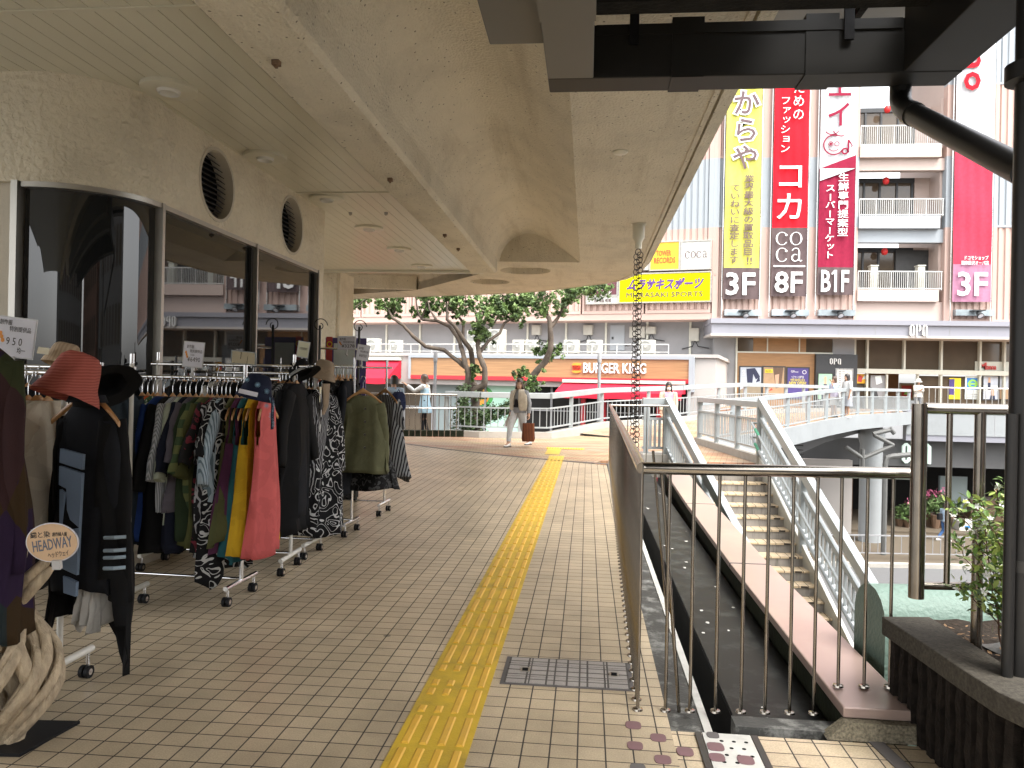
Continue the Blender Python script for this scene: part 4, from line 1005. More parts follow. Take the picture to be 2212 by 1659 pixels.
# ---------------------------------------------------------------- burger restaurant
build('wall', MB().pbox(BK, bu0, 1.35, bu1, bt-.16, -8, 0).pbox(BK, BK.uv(1488,830)[0], -5.2, bu1, 1.349, -8, 0).pbox(BK, bu0, -5.2, BK.uv(1488,830)[0]-.001, 1.349, -8, -2.), 'white_wall', rest_)
build('parapet', MB().pbox(BK, bu0-.1, bt-.159, bu1+.12, bt, -8, .12), 'white_wall', rest_)
z_ = lambda y, x=1200: BK.uv(x, y)[1]
a = BK.rect(887, 773, 1490, 824)
zs1, zs0 = z_(775), z_(823.5)
build('sign_frame', MB().pbox(BK, a[0], zs1, a[2]+.25, zs1+.16, .001, .3).pbox(BK, a[2], zs0-.4, a[2]+.25, zs1-.001, .001, .3).pbox(BK, a[0], zs0, a[0]+.12, zs1-.001, .001, .3), 'grey_paint', rest_)
sg = build('sign_panel', MB().pbox(BK, a[0]+.121, zs0+.2, a[2]-.001, zs1-.001, .001, .22), 'wood_slat', rest_)
build('red_strip', MB().pbox(BK, a[0]+.121, zs0, a[2]-.001, zs0+.199, .001, .25), 'red_strip', rest_)
m = MB(); r_ = BK.rect(1263, 785, 1398, 806); text(m, 'BURGER KING', BK, r_[0], r_[1], r_[2], r_[3], .23, .08, .045); build('lettering', m, 'letter_white', sg)
l_ = BK.rect(1239, 784, 1258, 806); lw = l_[2]-l_[0]; lh = l_[3]-l_[1]; lc = (l_[0]+l_[2])/2
def bun(z0, z1, top):
    n = 12; h = z1-z0; pts = [(lc-lw/2, z0), (lc+lw/2, z0)] if top else []
    if top: return pts+[(lc+lw/2*cos(pi*k/n), z0+h*(.35+.65*sin(pi*k/n))) for k in range(n+1)]
    return [(lc+lw/2*cos(pi+pi*k/n), z1-h*(.35+.65*abs(sin(pi*k/n)))) for k in range(n+1)]+[(lc+lw/2, z1),(lc-lw/2, z1)]
lg = build('emblem', MB().pprism(BK, bun(l_[1]+lh*.74, l_[3], True), .23, .3).pprism(BK, bun(l_[1], l_[1]+lh*.24, False), .23, .3), 'bk_orange', sg)
m = MB(); text(m, 'BURGER', BK, l_[0], l_[1]+lh*.5, l_[2], l_[1]+lh*.7, .24, .05, .03); text(m, 'KING', BK, l_[0]+lw*.08, l_[1]+lh*.27, l_[2]-lw*.08, l_[1]+lh*.47, .24, .05, .03); build('emblem_lettering', m, 'bk_red', lg)
SF = BK.off(-.6)
ru = lambda x: SF.uv(x, 880)[0]
gl = [(700,800,'brown_pane'),(806,872,'brown_pane'),(880,930,'interior_dark')]
M('shop_glass', (.22,.26,.26), .15, var=.15, vs=.4); M('mint_glass', (.42,.66,.52), .3, var=.1, vs=.6); M('orange_ad', (.75,.33,.03), .5, var=.2, vs=2); M('green_ad', (.06,.35,.07), .5)
build_each('shopfront', MB().pbox(SF, bu0, -5.2, ru(935), 1.349, -.3, 0), 'brown_pane', rest_)
build_each('shopfront', MB().pbox(SF, ru(935.2), -5.2, ru(1048), 1.349, -.3, 0), 'shop_glass', rest_)
build_each('shopfront', MB().pbox(SF, ru(1048.2), -5.2, ru(1128), 1.349, -.3, 0), 'mint_glass', rest_)
build_each('shopfront', MB().pbox(SF, ru(1128.2), -5.2, ru(1488), 1.349, -.3, 0), 'interior_dark', rest_)
q_ = SF.rect(1018, 836, 1066, 876); n_ = 20
ad = build('window_graphic', MB().pprism(SF, [((q_[0]+q_[2])/2+(q_[2]-q_[0])/2*abs(cos(2*pi*k/n_))**.7*math.copysign(1,cos(2*pi*k/n_)), (q_[1]+q_[3])/2+(q_[3]-q_[1])/2*sin(2*pi*k/n_)) for k in range(n_)], .002, .01), 'green_ad', rest_)
build('graphic_center', MB().pprism(SF, [((q_[0]+q_[2])/2-.1+(q_[2]-q_[0])/2*.8*cos(2*pi*k/n_), (q_[1]+q_[3])/2+(q_[3]-q_[1])/2*.92*sin(2*pi*k/n_)) for k in range(n_)], .011, .018), 'orange_ad', ad)
m = MB()
for x in (872, 934, 990, 1047, 1128, 1190, 1250, 1310, 1380, 1440): m.pbox(SF, ru(x), -5.2, ru(x)+.1, 1.348, .001, .1)
m.pbox(SF, ru(800), .1, ru(1488), .16, .001, .08)
build_each('window_mullion', m, 'mid_grey', rest_)
q_ = BK.rect(1255, 870, 1262, 925); m = MB()
for x in (1258, 1302, 1420): m.pbox(SF, ru(x), -5.2, ru(x)+.22, 1.3, .11, .3)
build_each('red_post', m, 'red_strip', rest_)
def awning(x0, x1, yt, yb_, out, name_lbl):
    a0, zt_ = BK.uv(x0, yt); a1 = BK.uv(x1, yt)[0]; zb_ = BK.off(out).uv(x0, yb_)[1]
    m = MB(); m.sheet([[BK.pt(a0+(a1-a0)*k/8, zt_, .05) for k in range(9)], [BK.pt(a0+(a1-a0)*k/8, zb_, out) for k in range(9)], [BK.pt(a0+(a1-a0)*k/8, zb_-.28-.03*(k % 2), out+.02) for k in range(9)]])
    m.add([BK.pt(a0, zt_, .05), BK.pt(a0, zb_, out), BK.pt(a0, zb_, .05)], [(0,1,2)]); m.add([BK.pt(a1, zt_, .05), BK.pt(a1, zb_, out), BK.pt(a1, zb_, .05)], [(2,1,0)])
    w_ = build('awning', m, 'red_awning', rest_, label=name_lbl)
    build('awning_box', MB().pbox(BK, a0, zt_, a1, zt_+.16, .0, .3), 'off_white', w_)
awning(1218, 1482, 826, 846, 1.5, 'wide red awning over the restaurant front')
awning(700, 868, 777, 815, 1.6, 'steep red awning at the left end')
# terrace railing
tr_ = thing('terrace_railing', 'thin white railing along the roof terrace edge above the restaurant sign', 'railing', BK.pt(-5, bt, 0))
ztr = BK.uv(1200, 744)[1]
m = MB().tube([BK.pt(bu0, ztr, .02), BK.pt(bu1-2.2, ztr, .02)], .03, 6).tube([BK.pt(bu0, bt+.1, .02), BK.pt(bu1-2.2, bt+.1, .02)], .02, 6); build('rails', m, 'balcony_white', tr_)
u = bu1-2.2; pm = None
while u > bu0:
    if pm is None: pm = build('post', MB().tube([BK.pt(u, bt, .02), BK.pt(u, ztr, .02)], .025, 6), 'balcony_white', tr_); pu = u
    else: copy_part(pm, tr_, Matrix.Translation(BK.d*(u-pu)))
    u -= 1.25
# lamp posts
for x, y0, lb in ((938.5, 762, 'slim grey street lamp post behind the woman in the blue tunic'), (1293, 764, 'slim grey street lamp post in front of the restaurant lettering')):
    p = at(x, 880, 24.5); z1_ = at(x, y0, 24.5).z; t = thing('lamp_post', lb, 'lamp post', (p.x, p.y, -5.2), 0, 'street lamp posts')
    build('shaft', MB().tube([(p.x,p.y,-5.2),(p.x,p.y,z1_)], [.06,.05], 12), 'mid_grey', t, smooth=50)
    build('cap', MB().lathe([(.052,z1_-.3),(.066,z1_-.29),(.066,z1_+.02),(.04,z1_+.05),(0,z1_+.05)], (p.x,p.y,0), 12), 'mid_grey', t, smooth=50)
# ---------------------------------------------------------------- sign boards
SB = PK.off(.35)
def board(name, lb, x0, y0, x1, y1, mat, cat='sign', thick=.3, grp='sign boards on the pink wing'):
    a = SB.rect(x0, y0, x1, y1); t = thing(name, lb, cat, SB.pt((a[0]+a[2])/2, a[1], 0), 0, grp)
    f = MB(); e = .07
    f.pbox(SB, a[0]-e, a[1]-e, a[2]+e, a[1], -thick, .04).pbox(SB, a[0]-e, a[3], a[2]+e, a[3]+e, -thick, .04).pbox(SB, a[0]-e, a[1]+.001, a[0], a[3]-.001, -thick, .04).pbox(SB, a[2], a[1]+.001, a[2]+e, a[3]-.001, -thick, .04)
    build('frame', f, 'frame_metal', t); return t, build('panel', MB().pbox(SB, a[0]+.002, a[1]+.002, a[2]-.002, a[3]-.002, -thick, 0), mat, t), a
def lettering(parent, mat, items, pl=SB, o=.005, th=.02):
    for (s, x0, y0, x1, y1, bold, sh) in items:
        a = pl.rect(x0, y0, x1, y1); build('lettering', text(MB(), s, pl, a[0], a[1], a[2], a[3], o, th, bold, sh), mat, parent)
t, pn, a = board('sign_board', 'large bright yellow sign board with purple Japanese lettering on the pink wing', 1338, 588, 1535, 653, 'sign_yellow')
lettering(pn, 'sign_purple', [('ムラサキスポーツ', 1354, 598, 1521, 627, .09, .35)]); lettering(pn, 'text_brown', [('MURASAKI SPORTS', 1353, 629, 1518, 643, .0, 0)])
t, pn, a = board('sign_board', 'orange square sign board with red lettering above the yellow board', 1405, 522, 1467, 583, 'sign_orange')
lettering(pn, 'sign_red', [('TOWER', 1418, 540, 1450, 553, .02, 0), ('RECORDS', 1413, 555, 1459, 569, .02, 0)])
t, pn, a = board('sign_board', 'cream square sign board with a thin serif word right of the orange one', 1472, 520, 1535, 581, 'board_white')
# serif word built from rings
def serif_letters(word, pl, u0, z0, u1, z1, o, th, k=1.):
    m = MB(); n = len(word); w = (u1-u0)/n; h = z1-z0
    for i, ch in enumerate(word):
        cx = u0+w*(i+.5); cz = z0+h/2; a = w*.44; b = h/2
        if ch == 'o' or ch == 'c':
            N_ = 40; t0, t1 = (0, 2*pi) if ch == 'o' else (R(38), R(325)); o_, i_ = [], []
            for q in range(N_+1):
                t = t0+(t1-t0)*q/N_; o_.append((cx+a*cos(t), cz+b*sin(t))); th_k = .30*abs(cos(t))+.06; i_.append((cx+(a-a*th_k*k)*cos(t), cz+(b-b*.1*k)*sin(t)))
            fr = [[pl.pt(u, z, o+th) for u, z in (p, q2)]+[pl.pt(u, z, o) for u, z in (q2, p)] for p, q2 in zip(o_, i_)]
            m.loft(fr)
            if ch == 'c':
                c2 = (cx+a*.68, cz+b*.55); m.pprism(pl, [(c2[0]+a*.2*cos(2*pi*q/10), c2[1]+b*.16*sin(2*pi*q/10)) for q in range(10)], o, o+th)
        else:
            m.pprism(pl, [(cx+a*.35, cz-b*.75),(cx+a*.62, cz-b*.9),(cx+a*.62, cz+b*.45),(cx+a*.45, cz+b*.75),(cx+a*.35, cz+b*.5)], o, o+th)
            N_ = 20; o_, i_ = [], []
            for q in range(N_+1):
                t = pi*.12+pi*.8*q/N_; o_.append((cx-.05*a+a*.66*cos(t), cz+b*.45+b*.55*sin(t))); i_.append((cx-.05*a+a*.5*cos(t), cz+b*.45+b*.44*sin(t)))
            m.loft([[pl.pt(u, z, o+th) for u, z in (p, q2)]+[pl.pt(u, z, o) for u, z in (q2, p)] for p, q2 in zip(o_, i_)])
            N_ = 24; o_, i_ = [], []
            for q in range(N_+1):
                t = R(55)+R(280)*q/N_; o_.append((cx-a*.15+a*.62*cos(t), cz-b*.42+b*.54*sin(t))); i_.append((cx-a*.12+a*.4*cos(t), cz-b*.42+b*.44*sin(t)))
            m.loft([[pl.pt(u, z, o+th) for u, z in (p, q2)]+[pl.pt(u, z, o) for u, z in (q2, p)] for p, q2 in zip(o_, i_)])
            m.pprism(pl, [(cx+a*.55, cz-b*.7),(cx+a*.7, cz-b*.98),(cx+a*1., cz-b*.85),(cx+a*1., cz-b*.72),(cx+a*.75, cz-b*.78)], o, o+th)
    return m
a2 = SB.rect(1479, 541, 1529, 558); build('lettering', serif_letters('coca', SB, a2[0], a2[1], a2[2], a2[3], .005, .02), 'text_brown', pn)
t, pn, a = board('sign_board', 'partly hidden white square sign board left of the orange one', 1338, 524, 1400, 583, 'board_white'); lettering(pn, 'text_brown', [('CT', 1379, 566, 1392, 573, .01, 0)])
t, pn, a = board('sign_board', 'dark maroon sign board with cream script behind the leaves', 1268, 588, 1333, 638, 'maroon'); lettering(pn, 'board_white', [('おいしいもの×おまけ探し', 1284, 621, 1320, 627, .01, 0), ('way', 1298, 629, 1322, 639.5, .02, .4)])
t, pn, a = board('sign_board', 'narrow white sign strip under the maroon board', 1268, 641, 1333, 655, 'board_white'); lettering(pn, 'text_brown', [('B1', 1284, 645, 1291, 653, .02, 0), ('食品', 1294, 645, 1305, 653, .01, 0), ('売場', 1307, 645, 1320, 653, .01, 0)])
# ---------------------------------------------------------------- hanging banners
BN = OP.off(.45)
def banner(lb, xs, secs_, floor_mat):
    u0_, u1_ = xs
    zt_ = secs_[0][1]; t = thing('banner', lb, 'banner', BN.pt((u0_+u1_)/2, secs_[-1][2], 0), 0, 'tall banners on the store front')
    out = []
    for mat, za, zb_ in secs_:
        rows = []; n = max(3, int((za-zb_)/.5))
        for j in range(n+1):
            z = za+(zb_-za)*j/n
            rows.append([BN.pt(u0_+(u1_-u0_)*i/12, z, .035*sin(z*1.7+i*.25)*.8+.03*sin(i*1.9+z*.4)) for i in range(13)])
        out.append(build('cloth', MB().sheet(rows), mat, t, smooth=60))
    fm = MB()
    for u in (u0_-.06, u1_+.06): fm.tube([BN.pt(u, zt_, -.1), BN.pt(u, secs_[-1][2]-1.1, -.1)], .035, 6)
    build_each('rope_post', fm, 'steel', t); return t, out
Zb = lambda y, x=1700: BN.uv(x, y)[1]; Ub = lambda x, y=450: BN.uv(x, y)[0]
ztop = Zb(-60)
def vt(parent, mat, body, x, y0, y1, size_px, bold=.02, o=.09, th=.02):
    k = (BN.pt(0,0)-EYE).dot(FWD)/1660*1.02; m = MB(); vtext(m, body, BN, Ub(x), Zb(y0, x), Zb(y1, x), size_px*k, o, th, bold); return build('lettering', m, mat, parent)
def ht(parent, mat, body, x0, y0, x1, y1, bold=.03, o=.09, th=.02, rot=False):
    a = BN.rect(x0, y0, x1, y1); m = MB(); text(m, body, BN, a[0], a[1], a[2], a[3], o, th, bold, 0, rot); return build('lettering', m, mat, parent)
t, s = banner('bright yellow vertical banner with outlined brown characters and a brown 3F foot', (Ub(1566), Ub(1642)), [('ban_yellow', ztop, Zb(579)), ('ban_brown', Zb(579), Zb(647))], 0)
vt(s[0], 'letter_white', 'おたからや', 1607, 75, 370, 56, .17, .08, .01); vt(s[0], 'text_brown', 'おたからや', 1607, 75, 370, 56, .02, .095, .02)
vt(s[0], 'text_brown', '業界最大級の買取品目', 1617, 378, 553, 22, .025); ht(s[0], 'text_brown', '!!', 1612, 556, 1624, 572, .03); vt(s[0], 'text_brown', 'ていねいに査定します', 1587, 398, 570, 21, .025); ht(s[1], 'letter_white', '3F', 1567, 589, 1631, 638, .04)
t, s = banner('bright red vertical banner with large white characters above an 8F foot', (Ub(1669), Ub(1744)), [('ban_red', ztop, Zb(492)), ('ban_brown', Zb(492), Zb(640))], 0)
vt(s[0], 'letter_white', '大人のための', 1720, 90, 262, 25, .0); vt(s[0], 'letter_white', 'ファッション', 1692, 208, 332, 22, .0); vt(s[0], 'letter_white', 'コカ', 1705, 346, 480, 64, .02)
a = BN.rect(1673, 502, 1734, 530); build('lettering', serif_letters('co', BN, a[0], a[1], a[2], a[3], .09, .02, .8), 'letter_white', s[1]); a = BN.rect(1673, 536, 1734, 566); build('lettering', serif_letters('ca', BN, a[0], a[1], a[2], a[3], .09, .02, .8), 'letter_white', s[1])
a = BN.rect(1670, 574, 1738, 577); build('rule_line', MB().pbox(BN, a[0], a[1], a[2], a[3], .09, .11), 'letter_white', s[1]); ht(s[1], 'letter_white', '8F', 1672, 587, 1733, 633, .04)
t, s = banner('white and crimson vertical banner with a round face emblem and a B1F foot', (Ub(1769), Ub(1846)), [('ban_white', ztop, Zb(365)), ('ban_crimson', Zb(365), Zb(577)), ('ban_brown', Zb(577), Zb(636))], 0)
d0 = [(Ub(1769), Zb(392,1769)), (Ub(1769), Zb(366,1769)-.0), (Ub(1846), Zb(366,1846)), (Ub(1846), Zb(337,1846))]
build('diagonal_edge', MB().pprism(BN, [(Ub(1769), Zb(365.2)), (Ub(1846), Zb(365.2)), (Ub(1846), Zb(337))], .06, .075), 'ban_crimson', s[0]); build('diagonal_edge', MB().pprism(BN, [(Ub(1769), Zb(392)), (Ub(1846), Zb(365)), (Ub(1769), Zb(364.8))], .06, .075), 'ban_white', s[0])
vt(s[0], 'ban_crimson', 'エイ', 1808, 158, 278, 52, .02)
def ring_arc(pl, cu, cz, r, w, t0, t1, o, th, n=28):
    fr = []
    for q in range(n+1):
        t = t0+(t1-t0)*q/n; a, b = (cu+r*cos(t), cz+r*sin(t)), (cu+(r-w)*cos(t), cz+(r-w)*sin(t))
        fr.append([pl.pt(*a, o+th), pl.pt(*b, o+th), pl.pt(*b, o), pl.pt(*a, o)])
    return MB().loft(fr)
cu, cz = BN.uv(1800, 314); k_ = .0262
m = ring_arc(BN, cu, cz, 21*k_, 2.4*k_, R(70), R(325), .09, .02)
for (dx, r0) in ((-6, 5),(6, 5)): 
    r_ = ring_arc(BN, cu+dx*k_, cz+2*k_, r0*k_, 1.2*k_, 0, 2*pi, .09, .02, 14); m.add(r_.v, r_.f)
r_ = ring_arc(BN, cu, cz, 13*k_, 1.3*k_, R(220), R(320), .09, .02, 12); m.add(r_.v, r_.f)
r_ = ring_arc(BN, cu+14*k_, cz+34*k_, 17*k_, 1.8*k_, R(200), R(290), .09, .02, 12); m.add(r_.v, r_.f)
r_ = ring_arc(BN, cu-4*k_, cz+36*k_, 16*k_, 1.8*k_, R(215), R(330), .09, .02, 12); m.add(r_.v, r_.f)
m.pprism(BN, [(cu-6*k_+2.6*k_*cos(2*pi*q/10), cz+2*k_+2.6*k_*sin(2*pi*q/10)) for q in range(10)], .09, .11)
r_ = ring_arc(BN, cu+22*k_, cz-13*k_, 7*k_, 3*k_, 0, 2*pi, .09, .02, 16); m.add(r_.v, r_.f); m.pbox(BN, cu+27*k_, cz-16*k_, cu+30*k_, cz+10*k_, .09, .11); m.pprism(BN, [(cu+30*k_, cz+10*k_),(cu+37*k_, cz-2*k_),(cu+34*k_, cz-6*k_),(cu+35*k_, cz-1*k_),(cu+30*k_, cz+5*k_)], .09, .11)
build('emblem', m, 'ban_crimson', s[0])
vt(s[1], 'letter_white', '生鮮専門提案型', 1820, 374, 512, 22, .02); vt(s[1], 'letter_white', 'スーパーマーケット', 1792, 398, 560, 20, .02); ht(s[2], 'letter_white', 'B1F', 1772, 584, 1833, 631, .04); build('lettering', MB().pprism(BN, [BN.uv(1795.5, 594), BN.uv(1795.5, 590), BN.uv(1801, 584), BN.uv(1803, 584), BN.uv(1803, 590)][::-1], .09, .108), 'letter_white', s[2])
t, s = banner('white and pinkish red vertical banner at far right with a mauve 3F foot', (Ub(2061), Ub(2143)), [('ban_white', ztop, Zb(327,2100)), ('ban_pinkred', Zb(327,2100), Zb(571,2100)), ('ban_mauve', Zb(571,2100), Zb(652,2100))], 0)
ht(s[0], 'ban_red', 'o', 2080, 156, 2117, 197, .05); ht(s[0], 'ban_red', 'm', 2081, 88, 2118, 148, .04, rot=True); ht(s[0], 'ban_red', 'o', 2083, 36, 2119, 80, .05)
ht(s[1], 'letter_white', 'ドコモショップ', 2082, 553, 2133, 562, .02); ht(s[1], 'letter_white', '湘南藤沢オーパ店', 2074, 564, 2134, 573, .02); ht(s[2], 'letter_white', '3F', 2066, 588, 2132, 640, .04)
# spotlights under banners with reflective sill boards
M('sill_board', (.35,.4,.42), .2, metal=.4, var=.5, vs=1.2)
for i, (x, x0, x1) in enumerate(((1603,1562,1640),(1703,1663,1743),(1803,1763,1842),(2098,2056,2140))):
    a = OP.rect(x0, 671, x1, 683); build('sill', MB().pbox(OP, a[0], a[1], a[2], a[3], .101, .45), 'sill_board', store)
    c_ = OP.uv(x, 679); t = thing('spotlight', ['spotlight at the foot of the yellow banner','spotlight at the foot of the bright red banner','spotlight at the foot of the crimson banner','spotlight at the foot of the far right pinkish banner'][i], 'spotlight', OP.pt(c_[0], c_[1]-.2, .8), 0, 'spotlights under the banners')
    build('bracket', MB().pbox(OP, c_[0]-.3, c_[1]+.1, c_[0]+.3, c_[1]+.16, .45, .9), 'charcoal', t); build('lamp_head', MB().tube([OP.pt(c_[0], c_[1]+.05, .7), OP.pt(c_[0]+.02, c_[1]-.18, .95)], [.1,.17], 10), 'charcoal', t)
    build('lens', MB().tube([OP.pt(c_[0]+.02, c_[1]-.18, .951), OP.pt(c_[0]+.022, c_[1]-.19, .96)], .14, 10), 'steel', t)
# ---------------------------------------------------------------- store entrance level
FA = OP.off(1.0); SH = OP.off(-.5)
fz1, fz0 = FA.uv(1760, 690)[1], FA.uv(1760, 728)[1]
fu0 = FA.uv(1537, 710)[0]
ent = thing('entrance_canopy', 'long lilac grey fascia canopy with white stencil letters above the store entrance', 'canopy', FA.pt(20, fz0, 0))
build('fascia', MB().pbox(FA, fu0, fz0+.12, 55, fz1-.26, -2.6, 0), 'lilac_grey', ent); build('cornice', MB().pbox(FA, fu0-.05, fz1-.259, 55, fz1, -2.6, .12), 'lilac_grey', ent); build('drip_lip', MB().pbox(FA, fu0-.05, fz0, 55, fz0+.119, -2.6, .06), 'white_wall', ent)
m = MB(); u = fu0+1.0
while u < 40: m.pbox(FA, u, fz0+.121, u+.03, fz1-.261, .001, .008); u += 1.85
build('panel_joints', m, 'mid_grey', ent)
def stencil(m, pl, u0, z0, u1, z1, o, th):
    w = (u1-u0); lw_ = w*.27; gap_ = (w-3*lw_)/2; h = z1-z0; st_ = lw_*.3
    for i in range(3):
        a = u0+i*(lw_+gap_); b = a+lw_; r = lw_*.42
        def rr(x0, x1, flip):  # a bracket shaped half: vertical bar with curved ends
            s = 1 if not flip else -1; e = x0 if not flip else x1
            pts = [(e+s*r, z0), (e+s*st_*.0+s*0, z0+r), (e, z1-r), (e+s*r, z1), (e+s*r, z1-st_*1.1), (e+s*st_, z1-r*1.2), (e+s*st_, z0+r*1.2), (e+s*r, z0+st_*1.1)]
            m.pprism(pl, pts, o, o+th)
        if i == 0: rr(a, b, False); rr(a, b, True)
        elif i == 1:
            m.pbox(pl, a, z0, a+st_, z1, o, o+th)
            zz = z0+h*.42
            m.pprism(pl, [(b-r, z1),(b, z1-r),(b, zz+r*.8),(b-r, zz),(b-r, zz+st_),(b-st_, zz+r),(b-st_, z1-r*1.2),(b-r, z1-st_*1.1)], o, o+th)
        else: rr(a, b, False); m.pprism(pl, [(b, z0),(b, z1-r),(b-r, z1),(b-r, z1-st_*1.1),(b-st_, z1-r*1.2),(b-st_, z0)], o, o+th)
    return m
a = FA.rect(1963, 702, 2001.5, 727); build('lettering', stencil(MB(), FA, a[0], a[1], a[2], a[3], .02, .12), 'letter_white', ent)
TZ = .5
front = thing('store_entrance', 'glazed store entrance front with wood panels, posters and a dark sign box', 'shopfront', SH.pt(16, TZ, 0))
V = lambda x, y=800: SH.uv(x, y)[0]; W = lambda y, x=1850: SH.uv(x, y)[1]
build('side_wall', MB().pbox(SH, V(1541), -5, V(1591), fz0, -.5, 0), 'mid_grey', front)
build_each('wood_wall', MB().pbox(SH, V(1592), TZ-.6, V(1758), W(766), -.5, .1).pbox(SH, V(1626), W(766)+.08, V(1740), fz0, -.5, .02), 'wood', front)
build_each('transom', MB().pbox(SH, V(1589), W(766)+.001, V(1797), W(766)+.079, -.5, .14).pbox(SH, V(1588), TZ, V(1591.5), fz0-.002, -.4, .12).pbox(SH, V(1655), W(766)+.08, V(1657.5), fz0-.003, -.4, .08).pbox(SH, V(1724), W(766)+.08, V(1726.5), fz0-.003, -.4, .08), 'off_white', front)
build_each('window', MB().pbox(SH, V(1592), W(766)+.08, V(1625.8), fz0, -.5, 0).pbox(SH, V(1740.2), W(766)+.08, V(1797), fz0, -.5, 0), 'brown_pane', front)
build('grey_pier', MB().pbox(SH, V(1797.3), W(766), V(1844), fz0, -.5, .05), 'mid_grey', front)
bx = build('sign_box', MB().pbox(SH, V(1758.5), TZ, V(1847), W(767), -.5, .35), 'charcoal', front); SX_ = SH.off(.35)
a = SX_.rect(1792, 774, 1816, 787); build('lettering', stencil(MB(), SX_, a[0], a[1], a[2], a[3], .01, .06), 'letter_white', bx)
def poster(lb, x0, y0, x1, y1, pl, shapes, base, frame='charcoal', yb_=None):
    a = pl.rect(x0, y0, x1, y1); t = thing('poster', lb, 'poster', pl.pt((a[0]+a[2])/2, a[1], .05), 0, 'posters on the store entrance')
    if frame: build('frame', MB().pbox(pl, a[0]-.07, a[1]-.07, a[2]+.07, a[3]+.07, .001, .04), frame, t)
    sh_ = build('sheet', MB().pbox(pl, a[0], a[1], a[2], a[3], .0405, .05), base, t)
    o = .0505
    for mat, pts in shapes:
        build('printed_shape', MB().pprism(pl, [(a[0]+(a[2]-a[0])*x, a[1]+(a[3]-a[1])*y) for x, y in pts], o, o+.003), mat, sh_); o += .0035
    return t, sh_, a
for nm, c in (('p_sky',(.42,.46,.52)),('p_rock',(.24,.2,.14)),('p_navy',(.02,.025,.06)),('p_tan',(.36,.24,.14)),('p_brown',(.13,.08,.05)),('p_indigo',(.07,.05,.2)),('p_yellow',(.75,.65,.02)),('p_green',(.3,.5,.35)),('p_lime',(.3,.6,.1)),('p_skin',(.5,.32,.22)),('lit_letter',(.6,.7,.64)),('p_blue',(.03,.2,.55)),('p_aqua',(.35,.6,.65)),('p_pale',(.6,.66,.64)),('p_red',(.5,.05,.04))): M(nm, c, .4, var=.12, vs=4)
MATS['lit_letter'].node_tree.nodes['Principled BSDF'].inputs['Emission Color'].default_value = (.75,.9,.8,1); MATS['lit_letter'].node_tree.nodes['Principled BSDF'].inputs['Emission Strength'].default_value = .12
PW = SH.off(.1)
t, s, a = poster('poster of legs in navy trousers and trainers on rock, leftmost on the wood wall', 1598, 794, 1644, 858, PW, [('p_rock', [(0,0),(1,0),(1,.5),(.5,.42),(0,.25)]), ('p_navy', [(.28,.95),(.7,.98),(.95,.7),(.75,.6),(.62,.78),(.58,.4),(.35,.38)]), ('p_navy', [(.75,.5),(.95,.55),(.92,.72),(.82,.62)])], 'p_sky'); a2 = PW.rect(1603, 799, 1609, 811); m = MB(); text(m, 'on', PW, a2[0], a2[1], a2[2], a2[3], .066, .004, .02, 0, True); build('lettering', m, 'letter_white', s)
t, s, a = poster('brown poster of hiking shoes with a small yellow logo, middle of the wood wall', 1648, 794, 1694, 858, PW, [('p_brown', [(.45,1),(.95,1),(.85,.35),(.6,.3)]), ('p_skin', [(.55,.75),(.75,.78),(.72,.4),(.6,.4)]), ('p_red', [(.25,.2),(.45,.25),(.4,.32)])], 'p_tan'); a2 = PW.rect(1652, 798, 1669, 805); build('logo', MB().pbox(PW, a2[0], a2[1], a2[2], a2[3], .068, .07), 'p_yellow', s); m = MB(); text(m, 'KEEN', PW, a2[0]+.03, a2[1]+.03, a2[2]-.03, a2[3]-.03, .071, .004, .02); build('lettering', m, 'p_brown', s)
t, s, a = poster('indigo poster with yellow announcement lettering, rightmost on the wood wall', 1700, 796, 1746, 860, PW, [], 'p_indigo'); 
for mat, its in (('letter_white', [('QB', 1708, 800, 1716, 805, .02), ('HOUSE', 1716.5, 802, 1724, 805, .01), ('ヘアカット専門店', 1709, 812, 1736, 817, .01)]), ('p_yellow', [('9月30日(火)', 1707, 818, 1738, 824, .02), ('NEW OPEN!', 1704, 824.5, 1741, 830, .025)])):
    for (b_, x0, y0, x1, y1, bo) in its: a2 = PW.rect(x0, y0, x1, y1); build('lettering', text(MB(), b_, PW, a2[0], a2[1], a2[2], a2[3], .052, .004, bo), mat, s)
a2 = PW.uv(1737, 804); r_ = ring_arc(PW, a2[0], a2[1], .11, .03, 0, 2*pi, .052, .004); build('badge', r_, 'letter_white', s)
poster('green tinted portrait poster in a lit case on the dark sign box', 1767, 808, 1797, 862, SX_, [('p_navy', [(.25,0),(.75,0),(.8,.45),(.6,.6),(.4,.6),(.22,.45)]), ('p_skin', [(.42,.6),(.58,.6),(.6,.85),(.5,.92),(.4,.85)])], 'p_green', 'frame_dark')
t, s, a = poster('white floor directory board on the dark sign box behind the two girls', 1806, 799, 1840, 864, SX_, [], 'board_white', 'steel'); m = MB()
for k in range(11): m.pbox(SX_, a[0]+.1, a[3]-.14-.12*k, a[0]+.22, a[3]-.08-.12*k, .051, .053).pbox(SX_, a[0]+.28, a[3]-.12-.12*k, a[0]+.28+.4*((k*7) % 5+2)/6, a[3]-.09-.12*k, .051, .053)
build('printed_lines', m, 'mid_grey', s)
build_each('glazing', MB().pbox(SH, V(1848), W(797), V(2330), fz0, -.45, -.35).pbox(SH, V(1848), TZ, V(1919), W(797)-.3, -.45, -.35).pbox(SH, V(1986), TZ, V(2330), W(797)-.3, -.45, -.35), 'brown_pane', front)
build('transom_beam', MB().pbox(SH, V(1847.2), W(806), V(2330), W(796), -.4, -.02), 'off_white', front)
m = MB()
